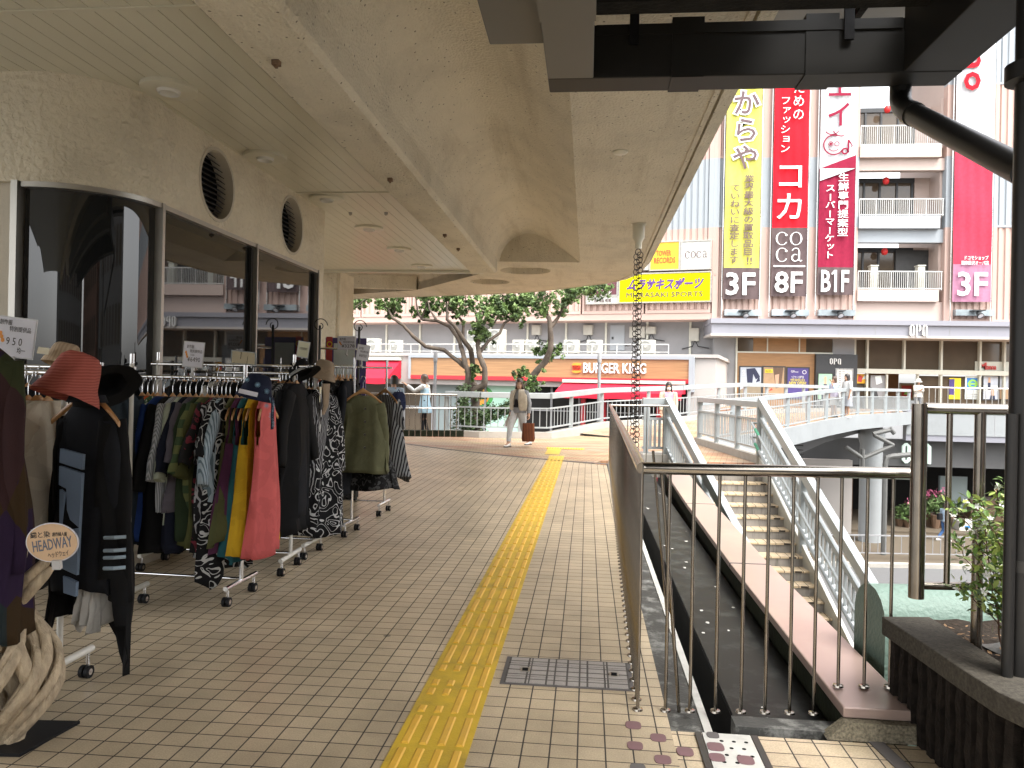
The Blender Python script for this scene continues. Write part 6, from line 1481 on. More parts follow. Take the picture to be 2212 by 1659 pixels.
# middle rack ----------------------------------------------------------
Ba, Bb, zB = C(-1.76,5.07), C(-2.78,5.2), 1.45
rack('chrome wheeled rack in the middle with colourful sleeveless dresses at its right end', Ba, Bb, zB, ext=(.24,.05))
sh = dict(slen=.34, L=.72, out=.17, folds=.045, th=.04, ht=.06); lg = dict(slen=.52, L=.74, out=.16, folds=.045, th=.038, ht=.06)
dr = dict(da=-.1, slen=0, L=.98, hw=.17, hem=.27, ht=.09, folds=.04, arm=.24, th=.028, uneven=.03)
def k(b, **o): b = dict(b); b.update(o); return b
items = [(308,'dark navy patterned top first from the left on the middle rack','c_navy',k(lg)),(320,'slate blue grey jacket beside the orange sleeve on the middle rack','c_slate',k(lg)),
 (332,'bright orange long sleeved shirt on the middle rack','c_orange',k(lg,L=.86)),(341,'white shirt with green and yellow print on the middle rack','c_print',k(sh,slen=.44)),
 (355,'royal blue top on the middle rack','c_royal',k(lg,L=.92)),(374,'plain black long top between the blue and grey striped shirts','c_black',k(lg,L=1.0)),
 (390,'fine grey striped shirt with long sleeves on the middle rack','c_greystripe',k(lg,slen=.45)),(402,'pale sage shirt hanging beside the grey striped one','c_palegreen',k(sh,slen=.44,L=.82)),
 (411,'dark navy blouse behind the pale sage shirt','c_navy',k(sh,slen=.4,L=.98)),(424,'dull purple grey blouse on the middle rack','c_mauve',k(sh)),
 (437,'dark green shirt on the middle rack','c_green',k(sh,L=.9)),(449,'olive and green banded tunic on the middle rack','c_plaid',k(sh,L=.92,slen=.4)),
 (459,'olive brown shirt beside the banded tunic','c_olive',k(sh,slen=.42,L=.94)),(470,'black blouse with dull red print on the middle rack','c_redblack',k(sh,L=.98)),
 (480,'black top with grey feather print on the middle rack','c_feather',k(sh,L=1.0)),(489,'pale blue grey streaked shirt with wide short sleeves','c_bluestripe',k(sh,slen=.46,L=.8)),
 (498,'black top with white swirls beside the olive dress','c_swirl',k(sh,slen=.3,L=1.12,ht=.07,uneven=.08)),
 (512,'olive sleeveless dress at the right of the middle rack','c_sage',k(dr,L=.9)),(525,'plum sleeveless dress between the olive and teal ones','c_plum',k(dr)),
 (538,'teal sleeveless dress beside the mustard one','c_teal',k(dr,L=1.0)),(553,'mustard yellow sleeveless dress on the middle rack','c_mustard',k(dr,L=.97,da=-.08)),(576,'coral pink sleeveless dress at the right end of the middle rack','c_coral',k(dr,L=1.0,hem=.25,ht=.075,da=-.02))]
hang_row('middle', Ba, Bb, zB, items, 'clothes on the middle rack', 'wooden hanger with chrome hook carrying a garment on the middle rack')
# rack behind ------------------------------------------------------------
Ca, Cb, zC = C(-1.66,5.85), C(-2.73,5.92), 1.55
rack('wheeled rack with white feet directly behind the middle rack', Ca, Cb, zC, white=True, ext=(.1,.05))
it2 = [(398,'black jacket seen behind the middle rack left of the others','c_black',k(lg)),(420,'charcoal top hanging behind the price card','c_charc',k(lg,L=.9)),(447,'black blouse with an open hanger behind the middle rack','c_black',k(lg,L=.95)),(470,'white and grey top peeking out behind the middle rack','c_white',k(sh,L=.6)),(485,'dark patterned top behind the streaked shirt','c_feather',k(sh)),(505,'black coat behind the navy bucket hat','c_black',k(lg,L=1.05)),(545,'black dress hidden behind the mustard dress','c_black',k(lg,L=1.05)),
 (603,'black top with grey motifs right of the coral dress','c_feather',k(lg,L=1.05,slen=.45)),(618,'black and white striped long jacket behind the coral dress','c_bwstripe',k(lg,L=.8,slen=.5,out=.1)),(634,'dark slate cardigan next to the striped jacket','c_charc',k(lg,L=1.0)),(611,'black knit tunic close beside the grey motif top','c_black',k(lg,L=1.1)),(626,'black sleeveless long vest beside the striped jacket','c_black',k(dr,L=1.1)),(642,'black long dress at the right end of the rear rack','c_black',k(lg,L=1.12,hem=.25))]
hang_row('rear', Ca, Cb, zC, it2, 'clothes on the rear rack', 'wooden hanger with chrome hook on the rack behind the middle one')
Da, Db, zD = C(-1.63,6.38), C(-2.7,6.5), 1.5
rack('third wheeled rack with white feet and black and white prints', Da, Db, zD, white=True, ext=(.1,.05))
it3 = [(640,'long black dress on the third rack','c_black',k(lg,L=1.12,ht=.09)),(676,'long black dress half hidden by the scroll printed coat','c_black',k(lg,L=1.14,hem=.27)),(696,'black tunic with grey motifs behind the scroll printed coat','c_feather',k(lg,L=1.0)),(688,'black and white scroll printed long coat with flared hem','c_scroll',k(lg,L=1.16,hem=.3,ht=.14,slen=.62,out=.12,folds=.05,uneven=.05,da=-.5)),(668,'plain black vest beside the scroll printed coat','c_black',k(lg,L=1.05))]
hang_row('third', Da, Db, zD, it3, 'clothes on the third rack', 'wooden hanger with chrome hook on the third rack')
# far racks ----------------------------------------------------------
Ea, Eb, zE = C(-1.50,7.3), C(-2.7,7.45), 1.58
rack('chrome wheeled rack with the khaki shirt hung on its end', Ea, Eb, zE, ext=(.02,.05))
it4 = [(690,'black top at the left of the far rack','c_black',k(lg)),(700,'salmon red tunic with dark pattern at its hem on the far rack','c_red',k(lg,L=.82,slen=.62,out=.06,da=-.35)),(706,'dark teal floral jacket on the far rack','c_tealfloral',k(lg,L=.95,da=-.4)),(714,'black long dress behind the teal floral jacket','c_black',k(lg,L=1.1,da=-.3)),(724,'black ruffled blouse beside the teal floral jacket','c_black',k(lg,L=1.0,da=-.4)),(738,'black lace dress behind the khaki shirt','c_lace',k(lg,L=1.15,da=-.4)),(752,'dark tunic close behind the khaki shirt','c_charc',k(lg,L=1.05))]
hang_row('far', Ea, Eb, zE, it4, 'clothes on the far rack', 'wooden hanger with chrome hook on the far rack')
p = at(784, 852, 7.2); hanger(p, TH+.25, 'pale wooden hanger carrying the khaki shirt at the end of the far rack', 'loose hangers')
g = garment('khaki green button shirt hanging front on at the end of the far rack', 'c_khaki', p-UP*.012, TH+.25, 'clothes on the far rack', L=.72, slen=.56, hw=.19, hem=.27, out=.05, folds=.035, seed=5, th=.05, ht=.09)
M('button', (.03,.025,.02), .3)
for kz in (.12,.24,.36,.48): build('button', MB().tube([Vector((0.02,-.062-.03*kz,-kz)), Vector((.02,-.075-.03*kz,-kz))], .011, 10), 'button', None)
for o in [o for o in COL.objects if o.name.startswith('button') and o.parent is None]:
    l_ = o.location.copy(); o.data.transform(Matrix.Translation(l_)); o.location = (0,0,0); o.parent = g
p = at(806, 1000, 7.35); garment('black lace skirt hanging below the khaki shirt', 'c_lace', Vector((p.x,p.y,.92)), TH+.2, 'clothes on the far rack', L=.5, slen=0, hw=.14, hem=.24, ht=.1, folds=.05, seed=8)
Fa, Fb, zF = C(-1.38,8.45), C(-2.6,8.6), 1.6
rack('farthest chrome wheeled rack at the corner of the shop', Fa, Fb, zF, ext=(.06,.05))
it5 = [(742,'black top on the farthest rack','c_black',k(lg)),(762,'dark jacket on the farthest rack','c_charc',k(lg,L=.9))]
hang_row('farthest', Fa, Fb, zF, it5, 'clothes on the farthest rack', 'wooden hanger with chrome hook on the farthest rack')
p = at(832, 850, 8.4); hanger(p, TH-.55, 'pale wooden hanger carrying the grey striped dress on the farthest rack', 'loose hangers')
garment('grey dress with fine slanting stripes and bold striped hem on the farthest rack', 'c_bwstripe', p-UP*.012, TH-.55, 'clothes on the farthest rack', L=.88, slen=.3, hw=.17, hem=.34, ht=.12, folds=.05, seed=15, uneven=.05)
for px, d_ in ((700,9.0),(706,9.0),(712,9.0),(718,9.05),(724,9.05),(730,9.05),(736,9.1),(742,9.1),(750,9.1),(758,9.1),(766,9.15)):
    p = at(px, 790, d_); hanger(p-UP*.16, DANG, 'empty wooden hanger on the high display rod by the shop corner', 'empty hangers at the shop corner')
p0, p1 = at(690, 758, 9.0), at(775, 760, 9.2); t = thing('display_stand', 'tall dark display stand with curled ends and empty hangers by the shop corner', 'display stand', (p0.x,p0.y,0))
build('rod', MB().tube([p0+UP*.03, p1+UP*.03], .012, 8), 'chrome', t); build('leg', MB().tube([Vector((p0.x,p0.y,0)), p0+UP*.3], .015, 8), 'frame_dark', t); build('leg', MB().tube([Vector((p1.x,p1.y,0)), p1+UP*.3], .015, 8), 'frame_dark', t)
for p in (p0, p1): build('curl', MB().tube([p+UP*.3+RGT*(.09*cos(a)*(1-q/26)-.0)+UP*(.09*sin(a)*(1-q/26)) for q, a in enumerate([q*.4 for q in range(20)])], .006, 6), 'frame_dark', t)
# left rack --------------------------------------------------------------
Ga = fl(128,1436,.13); Ga.z = 0; Gb, zG = Ga-RGT*1.1+FWD*.12, 1.46
rack('white wheeled rack at the left front with the long black coat on its end', Ga, Gb, zG, white=True, foot=.46, ext=(.02,.05), low=.13)
it6 = [(48,'black jacket behind the coat at far left','c_black',k(lg,L=.7)),(62,'charcoal jacket left of the cream blouse','c_charc',k(lg,L=.75)),(78,'dark brown black top left of the cream blouse','c_black',k(lg,L=.85)),(86,'cream blouse with a long sleeve on the left rack','c_cream',k(lg,L=.72,slen=.58,out=.1,da=-.3)),(104,'pale taupe blouse behind the long black coat','c_cream',k(lg,L=.6,slen=.3))]
hang_row('left', Ga, Gb, zG, it6, 'clothes on the left rack', 'wooden hanger with chrome hook on the left rack')
Ha, Hb, zH = C(-2.35,4.75), C(-3.2,4.85), 1.5
rack('white wheeled rack half hidden behind the left front rack', Ha, Hb, zH, white=True, ext=(.02,.05))
it7 = [(60,'black top on the half hidden rack behind','c_black',k(lg,L=.8)),(88,'dark top with a hang tag on the half hidden rack','c_charc',k(lg,L=.8)),(256,'dark teal coat hanging below the black brimmed hat','c_slate',k(lg,L=1.0)),(240,'black coat left of the orange shirt','c_black',k(lg,L=1.05))]
hang_row('hidden', Ha, Hb, zH, it7, 'clothes on the hidden rack', 'wooden hanger with chrome hook on the half hidden rack')
p = at(192, 868, 3.36)
hanger(p, TH-.3, 'wooden hanger carrying the navy tunic under the red hat', 'loose hangers')
tun = garment('dark navy tunic with a light blue block panel on its front hanging under the coat', 'c_charc', p-UP*.012, TH-.3, 'clothes on the left rack', L=.80, slen=.62, hw=.145, hem=.165, ht=.07, folds=.02, seed=44, out=.03, collar=True)
def front_patch(pts, yoff=.0):                                # patch lying just in front of the tunic
    n = len(pts); f = [Vector((x, -.066-.04*(-z)+yoff, z)) for x, z in pts]; b = [v+Vector((0,.014,0)) for v in f]
    return MB().add(f+b, [tuple(range(n)), tuple(reversed(range(n, 2*n)))]+[((i+1) % n, i, n+i, n+(i+1) % n) for i in range(n)])
M('c_skyblue', (.20,.27,.38), .85, var=.08, vs=6, bump=.3, bs=200); M('c_blueline', (.3,.38,.45), .85)
def attach(o, par): 
    l_ = o.location.copy(); o.data.transform(Matrix.Translation(l_)); o.location = (0,0,0); o.parent = par; return o
for pts in ([(-.075,-.19),(.05,-.21),(.05,-.275),(-.075,-.25)],[(-.075,-.265),(.05,-.29),(.05,-.52),(.0,-.49),(-.02,-.45),(-.03,-.36),(-.072,-.345)],[(-.066,-.365),(-.04,-.38),(-.04,-.56),(-.055,-.56)],[(-.033,-.54),(.05,-.52),(.05,-.72),(-.028,-.70)],[(-.022,-.73),(.05,-.75),(.05,-.81),(-.015,-.80)]):
    attach(build('blue_panel', front_patch(pts), 'c_skyblue', None), tun)
for z in (-.56,-.615,-.645,-.69): attach(build('sleeve_stripe', MB().tube([(.155,-.055,z),(.205,-.052,z+.004),(.235,-.02,z+.004)], .008, 6), 'c_blueline', None), tun)
garment('long black open coat with ragged hem hanging around the navy tunic', 'c_black', p-UP*.006+FWD*.02, TH-.3, 'clothes on the left rack', L=.96, slen=.78, hw=.165, hem=.21, ht=.11, folds=.05, seed=31, open_=1.0, out=.08, uneven=.22, th=.07)
garment('white underdress showing below the black coat hem', 'c_white', p-UP*.70+RGT*.03, TH-.2, 'clothes on the left rack', L=.26, slen=0, hw=.05, hem=.06, ht=.06, folds=.05, seed=77, uneven=.05)
# patchwork coat and driftwood stand ---------------------------------------
p = at(-52, 742, 3.0); garment('dark patchwork coat in olive, brown and purple at the left edge', 'c_patch', p, TH-.3, 'clothes on the left rack', kind='patchwork_coat', cat='coat', L=1.13, slen=.8, hw=.21, hem=.25, ht=.14, folds=.03, seed=3, th=.08, out=.05)
b0 = C(-1.97, 3.03); dw = thing('driftwood_stand', 'twisted pale driftwood display stand on a black base plate at the left edge', 'display stand', b0)
build('base_plate', MB().hexa([b0+RGT*x+FWD*y+UP*z for z in (0,.012) for x, y in ((-.3,-.12),(.135,-.12),(.2,.17),(-.3,.17))]), 'black_plastic', dw)
M('driftwood', (.42,.335,.225), .8, var=.42, vs=9, bump=.9, bs=40, stretch=(2.5,2.5,.9), dirt=.5, ds=8, dcol=(.14,.10,.06))
rnd = random.Random(5)
for q in range(26):
    pts, rs = [], []; a0 = q*2*pi/26+rnd.uniform(-.2,.2); tw = rnd.uniform(2.6,3.4)*(1 if q % 9 else -.6); zt_ = rnd.uniform(.7,.86); fat = rnd.uniform(.95,1.5)
    for i in range(22):
        t = i/21; z = .02+zt_*t; rad = (.035+.15*(.74+.26*((q*7) % 5)/4)*sin(min(1, t*1.55)*pi)**1.2 if t < .645 else .037+.01*(t-.645))*rnd.uniform(.985,1.015)
        a = a0+tw*t; pts.append(b0+RGT*(rad*cos(a)+.03*t)+FWD*(rad*sin(a))+UP*z); rs.append((.017 if q % 3 else .026)*fat*(1-.45*t)*(1 if t > .1 else 1.15))
    build('branch', MB().tube(pts, rs, 9, flat=.7), 'driftwood', dw, smooth=60)
build('branch', MB().tube([b0+RGT*.03+UP*.012, b0+RGT*.05+UP*.12, b0+RGT*.04+UP*.2, b0+RGT*-.05+UP*.35], [.045,.03,.028,.02], 9), 'driftwood', dw, smooth=60)
for q in range(2):
    a_ = [b0+RGT*-.05+UP*(.42+.05*q), b0+RGT*.02+UP*(.52+.04*q)-FWD*.03, b0+RGT*.10+UP*(.6+.06*q)-FWD*.03, b0+RGT*.155+UP*(.665+.05*q)-FWD*.02, b0+RGT*.17+UP*(.69+.06*q)]
    build('branch', MB().tube(a_, [.03,.028,.024,.02,.012], 9), 'driftwood', dw, smooth=60)
# oval sign
def cam_plane(px, py, d, yaw=0.): 
    q = at(px, py, d); dd = RGT*cos(yaw)+FWD*sin(yaw); return Pl((q.x, q.y), (dd.x, dd.y)), q
def shear_card(pl, cu, cz, w, h, o0, o1, lean=0., roll=0.):
    f = lambda x, z: (cu+x*cos(roll)-z*sin(roll)+lean*z, cz+z*cos(roll)+x*sin(roll))
    return f
M('sign_peach', (.62,.42,.25), .5, var=.06, vs=9); M('ink', (.05,.045,.04), .6); M('ink_blue', (.13,.15,.2), .6); M('card_white', (.62,.62,.68), .45); M('card_cream', (.62,.6,.42), .5); M('clear_clip', (.5,.5,.5), .15)
pl_, q = cam_plane(113, 1172, 2.93, .12); k_ = 2.93/1660
sg = thing('shop_sign', 'oval peach shop name sign with hand lettering clipped to the driftwood stand', 'sign', (q.x, q.y, q.z-.08))
rl = R(-4); wx, hz = 52*k_, 41*k_
ov = lambda s: [(s*wx*cos(2*pi*i/36)*cos(rl)-s*hz*sin(2*pi*i/36)*sin(rl), q.z+s*wx*cos(2*pi*i/36)*sin(rl)+s*hz*sin(2*pi*i/36)*cos(rl)) for i in range(36)]
build('border', MB().pprism(pl_, ov(1.04), -.004, -.0005), 'card_white', sg); bd = build('board', MB().pprism(pl_, ov(.985), -.0004, .003), 'sign_peach', sg)
def rtext(m, s, x0, z0, x1, z1, bold=0., pl=pl_, cz=None, ro=rl, o=.0035, th=.001, shear=0.):
    cz = q.z if cz is None else cz
    vs, fs = glyph(s, bold, shear); xs = [v.x for v in vs]; ys = [v.y for v in vs]; a0, a1, c0, c1 = min(xs), max(xs), min(ys), max(ys); out_ = []
    for v in vs:
        x = x0+(v.x-a0)/(a1-a0)*(x1-x0); z = z0+(v.y-c0)/(c1-c0)*(z1-z0); out_.append(pl.pt(x*cos(ro)-z*sin(ro), cz+x*sin(ro)+z*cos(ro), o+(v.z/.04+.5)*th))
    m.add(out_, fs)
m = MB(); rtext(m, 'HEADWAY', -.07, -.026, .072, .016, .02, ro=R(9)); build('lettering', m, 'ink_blue', bd)
m = MB(); rtext(m, '織と染', -.075, .022, -.005, .046, .02, ro=R(5)); rtext(m, '創作婦人服', .002, .024, .055, .04, .01, ro=R(2)); rtext(m, 'ヘッドウェイ', -.02, -.057, .055, -.035, 0, ro=R(8)); build('lettering', m, 'ink', bd)
build('clip', MB().bar(pl_.pt(.02, q.z-.1, .0), pl_.pt(.02, q.z-.065, .006), .03, .02), 'clear_clip', sg)
# price cards
def price(label, x0, y0, x1, y1, d, yaw, roll, lines, mat='card_white', stand=True, flower=True):
    k_ = d/1660; pl, q2 = cam_plane((x0+x1)/2, (y0+y1)/2, d, yaw); w, h = (x1-x0)*k_/2/cos(yaw), (y1-y0)*k_/2
    t = thing('price_card', label, 'price card', (q2.x, q2.y, q2.z-h), 0, 'price cards on the racks'); f = lambda x, z: (x*cos(roll)-z*sin(roll), q2.z+x*sin(roll)+z*cos(roll))
    cd = build('card', MB().pprism(pl, [f(-w,-h), f(w,-h), f(w,h), f(-w,h)], -.002, .001), mat, t)
    build('holder', MB().pprism(pl, [f(-w-.006,-h-.006), f(w+.006,-h-.006), f(w+.006,h+.006), f(-w-.006,h+.006)], -.004, -.0025), 'clear_clip', t)
    m = MB()
    for s, a, b, c, e, bo in lines: rtext(m, s, w*a, h*b, w*c, h*e, bo, pl, q2.z, roll, .0015, .0006)
    build('lettering', m, 'ink', cd)
    if flower: 
        m = MB()
        for q_ in range(3): m.pprism(pl, [f(-w*.72+w*.1*cos(a)+w*.08*(q_-1), h*(.15-.18*q_)+h*.12*sin(a)) for a in [2*pi*i/8 for i in range(8)]], .0011, .002)
        build('flower_mark', m, 'bk_orange', cd)
    if stand: build('clip_stand', MB().tube([pl.pt(f(0,-h)[0], f(0,-h)[1]), pl.pt(f(0,-h)[0], q2.z-h-.045)], .008, 8).tube([pl.pt(f(0,-h)[0]-.012, q2.z-h-.045), pl.pt(f(0,-h)[0]+.012, q2.z-h-.075)], .009, 8), 'clear_clip', t)
    return t
price('large white price card with 950 printed on it at the left edge', -4, 688, 70, 770, 3.6, .15, R(-6), [('創作服',-.9,.62,-.25,.9,.01),('特別提供品',-.35,.3,.8,.58,.01),('9 5 0',-.45,-.42,.4,-.02,.0),('均一',.18,-.82,.62,-.5,.03)])
price('white price card reading 6490 clipped to the middle rack rod', 399, 740, 437, 792, 5.0, .2, R(-4), [('創作服',-.75,.5,0,.8,.01),('特別提供品',-.4,.15,.9,.42,.01),('¥6490',-.6,-.6,.75,-.2,.0),('税込価格',-.3,-.1,.1,.02,.0)])
price('white price card reading 3278 at the shop corner', 730, 727, 768, 755, 8.8, 0, R(1), [('創作服',-.8,.4,-.1,.8,.01),('特別提供品',-.4,-.02,.85,.32,.01),('¥3278',-.6,-.7,.9,-.2,.02)], flower=True)
price('pale lilac price card tilted beside the 3278 card', 772, 746, 796, 778, 7.3, .25, R(-8), [('創作服',-.8,.4,0,.75,.01),('特別提供品',-.5,.0,.9,.3,.01),('¥6930',-.6,-.6,.7,-.2,.01)], flower=False)
price('pale yellow card with faded red lettering in front of the far window', 644, 739, 666, 771, 6.3, .1, R(-8), [('冷感涼感素材',-.75,-.05,.75,.3,.0)], 'card_cream', flower=False)
pl_m, qm = cam_plane(525, 772, 5.7, .1); t = thing('tilt_mirror', 'small white framed mirror tilted on the rear rack rod', 'mirror', (qm.x, qm.y, qm.z-.08))
build('frame', MB().hexa([pl_m.pt(-.085,qm.z-.05,.02),pl_m.pt(.1,qm.z-.06,.02),pl_m.pt(.1,qm.z-.06,.01),pl_m.pt(-.085,qm.z-.05,.01),pl_m.pt(-.09,qm.z+.055,-.02),pl_m.pt(.09,qm.z+.04,-.02),pl_m.pt(.09,qm.z+.04,-.03),pl_m.pt(-.09,qm.z+.055,-.03)]), 'rail_white', t)
M('mirror', (.8,.8,.8), .02, metal=1., var=.01, rvar=0)
build('glass', MB().hexa([pl_m.pt(-.076,qm.z-.042,.0225),pl_m.pt(.09,qm.z-.051,.0225),pl_m.pt(.09,qm.z-.051,.02),pl_m.pt(-.076,qm.z-.042,.02),pl_m.pt(-.081,qm.z+.047,-.0155),pl_m.pt(.081,qm.z+.033,-.0155),pl_m.pt(.081,qm.z+.033,-.018),pl_m.pt(-.081,qm.z+.047,-.018)]), 'mirror', t)
# poster stand at the corner
pl_p, qp = cam_plane(745, 752, 9.6, .0); t = thing('poster_stand', 'purple framed poster board with a red emblem beside the shop corner', 'poster', (qp.x, qp.y, 0))
kk = 9.6/1660; build('frame', MB().pbox(pl_p, -42*kk, .6, 46*kk, qp.z+22*kk, -.03, 0), 'p_indigo', t); build('sheet', MB().pbox(pl_p, -24*kk, .65, 22*kk, qp.z+10*kk, .001, .004), 'p_pale', t); build('emblem_strip', MB().pbox(pl_p, -40*kk, .7, -27*kk, qp.z+24*kk, .001, .004), 'p_red', t); build('emblem', ring_arc(pl_p, -33*kk, qp.z+8*kk, 6*kk, 1.6*kk, 0, 2*pi, .005, .002, 18), 'p_yellow', t); build('leg', MB().pbox(pl_p, -.2, 0, .2, .6, -.03, 0), 'frame_dark', t)
# ================================================================ hats
def hat(label, px, py, d, size, mat, yaw=0., pitch=0., roll=0., crown=1., brim=1., droop=.6, seed=0, band=None, flat=.9, curl=0., bell=False):
    r = random.Random(seed); s = size; P_ = [(.0,.62),(.22,.63),(.40,.60),(.50,.52),(.545,.38),(.57,.2),(.60,.02),(.62,-.02),(.70,-.06*droop),(.82,-.2*droop),(.95,-.34*droop),(1.0,-.38*droop),(.995,-.41*droop),(.9,-.32*droop),(.66,-.07*droop),(.58,.0),(.54,.3)]
    if bell: P_ = [(.0,.62),(.2,.625),(.36,.6),(.46,.52),(.52,.38),(.565,.22),(.60,.1),(.625,.03),(.66,-.03),(.72,-.13),(.77,-.24),(.79,-.30),(.795,-.32),(.77,-.30),(.69,-.12),(.6,.05),(.53,.3)]
    M_ = Matrix.Translation(at(px, py, d)) @ Matrix.Rotation(TH+yaw, 4, 'Z') @ Matrix.Rotation(pitch, 4, 'X') @ Matrix.Rotation(roll, 4, 'Y')
    rings = []; ph = r.uniform(0,6)
    for i, (rr, z) in enumerate(P_):
        ring = []
        for k_ in range(32):
            a = 2*pi*k_/32; w = 1+.03*sin(3*a+ph)+.02*sin(7*a+ph*2)+.02*noise.noise(Vector((cos(a)*2, sin(a)*2, i*.4+seed)))
            b = brim if rr > .62 else 1
            q = rr*w*(.6+(rr-.6)/rr*b if rr > .6 else 1)*1.0 if rr > .62 else rr*w
            if rr > .62: q = (.62+(rr-.62)*b)*w
            zz = z*(crown if z > 0 else 1)+(.05*sin(2*a+ph)+curl*sin(2*a)**2)*max(0, rr-.6)*2*(1 if 7 < i else 0)+.025*noise.noise(Vector((cos(a)*1.5+seed, sin(a)*1.5, z*3)))
            ring.append(M_ @ Vector((q*cos(a)*s, q*sin(a)*flat*s, zz*s)))
        rings.append(ring)
    t = thing('hat', label, 'hat', at(px, py, d), 0, 'hats on the racks')
    build('hat_body', MB().loft(rings, cap=False), mat, t, smooth=60)
    if band:
        mb_ = MB(); rr = []
        for z, q in ((.04,.605),(.04,.615),(.17,.59),(.17,.58)): rr.append([M_ @ Vector((q*1.03*cos(2*pi*k_/32)*s, q*1.03*sin(2*pi*k_/32)*flat*s, z*crown*s)) for k_ in range(32)])
        build('band', mb_.loft(rr, loop=True), band, t, smooth=60)
    return t, M_
pat('h_red', 'hstripe', (.36,.10,.075), (.27,.065,.05), 26, dist=3); pat('h_beige', 'stripe', (.42,.32,.22), (.34,.25,.17), 20, dist=2); cloth('h_khaki', (.27,.205,.14)); pat('h_navy', 'noise', (.008,.011,.028), (.012,.016,.036), 6)
pat('h_check', 'stripe', (.02,.02,.02), (.5,.5,.48), 40, dist=0)
t, M_ = hat('brick red woven bucket hat on the end of the left rack', 151, 833, 3.25, .172, 'h_red', yaw=.3, pitch=-.22, roll=.3, crown=1.35, seed=2, bell=True)
t, M_ = hat('beige striped bucket hat with a tag behind the red hat', 138, 772, 4.1, .13, 'h_beige', yaw=.2, pitch=-.2, roll=.15, crown=.95, seed=4, bell=True); build('tag', MB().hexa([M_ @ Vector((x, y, z)) for z in (-.02,.015) for x, y in ((-.09,-.11),(-.03,-.125),(-.03,-.123),(-.09,-.108))]), 'tag_card', t)
t, M_ = hat('black wide brimmed hat tilted beside the red hat', 236, 832, 4.3, .16, 'c_black', yaw=-.2, pitch=-.5, roll=-.75, crown=1.0, droop=.3, seed=6, brim=1.2); 
t, M_ = hat('navy bucket hat with pale stitched stars and a white label', 553, 846, 4.78, .15, 'h_navy', yaw=.1, pitch=-.1, roll=.22, crown=1.2, seed=8, bell=True)
build('label', MB().hexa([M_ @ Vector((x, y, z)) for z in (-.035,-.008) for x, y in ((-.07,-.125),(.045,-.13),(.045,-.127),(-.07,-.122))]), 'card_white', t)
M('stitch', (.25,.42,.55), .7)
m = MB()
for (sx, sz) in ((-.055,.055),(.02,.04),(.075,.015),(.1,-.03),(.095,-.07)):
    for q in range(6):
        a = q*pi/6; yv = -.9*.15*math.sqrt(max(.05, .36-(sx/.15)**2))-.012; m.tube([M_ @ Vector((sx-.017*cos(a), yv, sz-.017*sin(a))), M_ @ Vector((sx+.017*cos(a), yv-.001, sz+.017*sin(a)))], .0011, 4)
build('star_stitching', m, 'stitch', t, kind='stuff')
m = MB()
p0 = at(588, 868, 4.72)
for q in range(9): 
    c_ = p0-UP*(.018*q)+RGT*(.008*sin(q)); 
    for w_ in range(4): a = w_*pi/4; m.tube([c_-RGT*.013*cos(a)-UP*.013*sin(a), c_+RGT*.013*cos(a)+UP*.013*sin(a)], .0011, 4)
build('hanging_ribbon', MB().bar(p0+UP*.02+FWD*.01, p0-UP*.17+FWD*.01, .04, .003), 'h_navy', t); build('ribbon_stitching', m, 'stitch', t, kind='stuff')
t, M_ = hat('black felt hat with a checked ribbon band on the third rack', 652, 808, 5.9, .15, 'c_black', yaw=.3, pitch=-.3, roll=-.45, crown=1.15, droop=.3, seed=10, brim=1.0, band='h_check')
p0 = at(682, 838, 5.8); build('ribbon_tail', MB().tube([p0, p0+RGT*.04-UP*.06, p0+RGT*.045-UP*.2, p0+RGT*.035-UP*.34], .018, 8, flat=.2), 'h_check', t)
t, M_ = hat('khaki sun hat with a neck flap and paper tag behind the black felt hat', 698, 808, 6.3, .145, 'h_khaki', yaw=-.2, pitch=-.1, roll=.2, crown=1.3, seed=12, bell=True)
p0 = at(704, 842, 6.25); build('neck_flap', MB().tube([p0+UP*.05, p0-UP*.05, p0-UP*.13, p0-UP*.2-RGT*.02], [.07,.06,.05,.03], 10, flat=.35), 'h_khaki', t, smooth=60); build('paper_tag', MB().bar(at(692,852,6.1)+UP*.06, at(692,852,6.1)-UP*.06, .05, .002, RGT), 'card_cream', t)
# ================================================================ people
for nm, c, rg in (('skin',(.40,.235,.155),.6),('hair_black',(.018,.014,.012),.45),('hair_brown',(.06,.033,.02),.45),('eye_dark',(.02,.015,.012),.3),('lip',(.4,.13,.11),.5),('shoe_black',(.02,.02,.02),.5),('shoe_white',(.62,.6,.56),.5),('mask_cloth',(.62,.62,.58),.8),('sole_dark',(.03,.028,.026),.7)): M(nm, c, rg, var=.06)
for nm, c in (('t_skyblue',(.25,.36,.43)),('t_white',(.45,.45,.44)),('t_black',(.014,.014,.016)),('t_grey',(.21,.215,.22)),('t_fur',(.42,.37,.29)),('t_cream',(.62,.57,.5)),('t_beige',(.42,.37,.29)),('t_pink',(.6,.25,.33)),('t_aqua',(.2,.42,.42)),('t_lav',(.4,.38,.47)),('t_greyskirt',(.27,.28,.3)),('t_denim',(.05,.11,.25)),('t_paleblue',(.35,.46,.58)),('t_navy',(.015,.022,.06)),('t_offwhite',(.62,.6,.55))): cloth(nm, c)
pat('t_tote', 'stripe', (.075,.022,.012), (.025,.013,.01), 9, dist=1, c3=(.15,.05,.016), thr=.45)
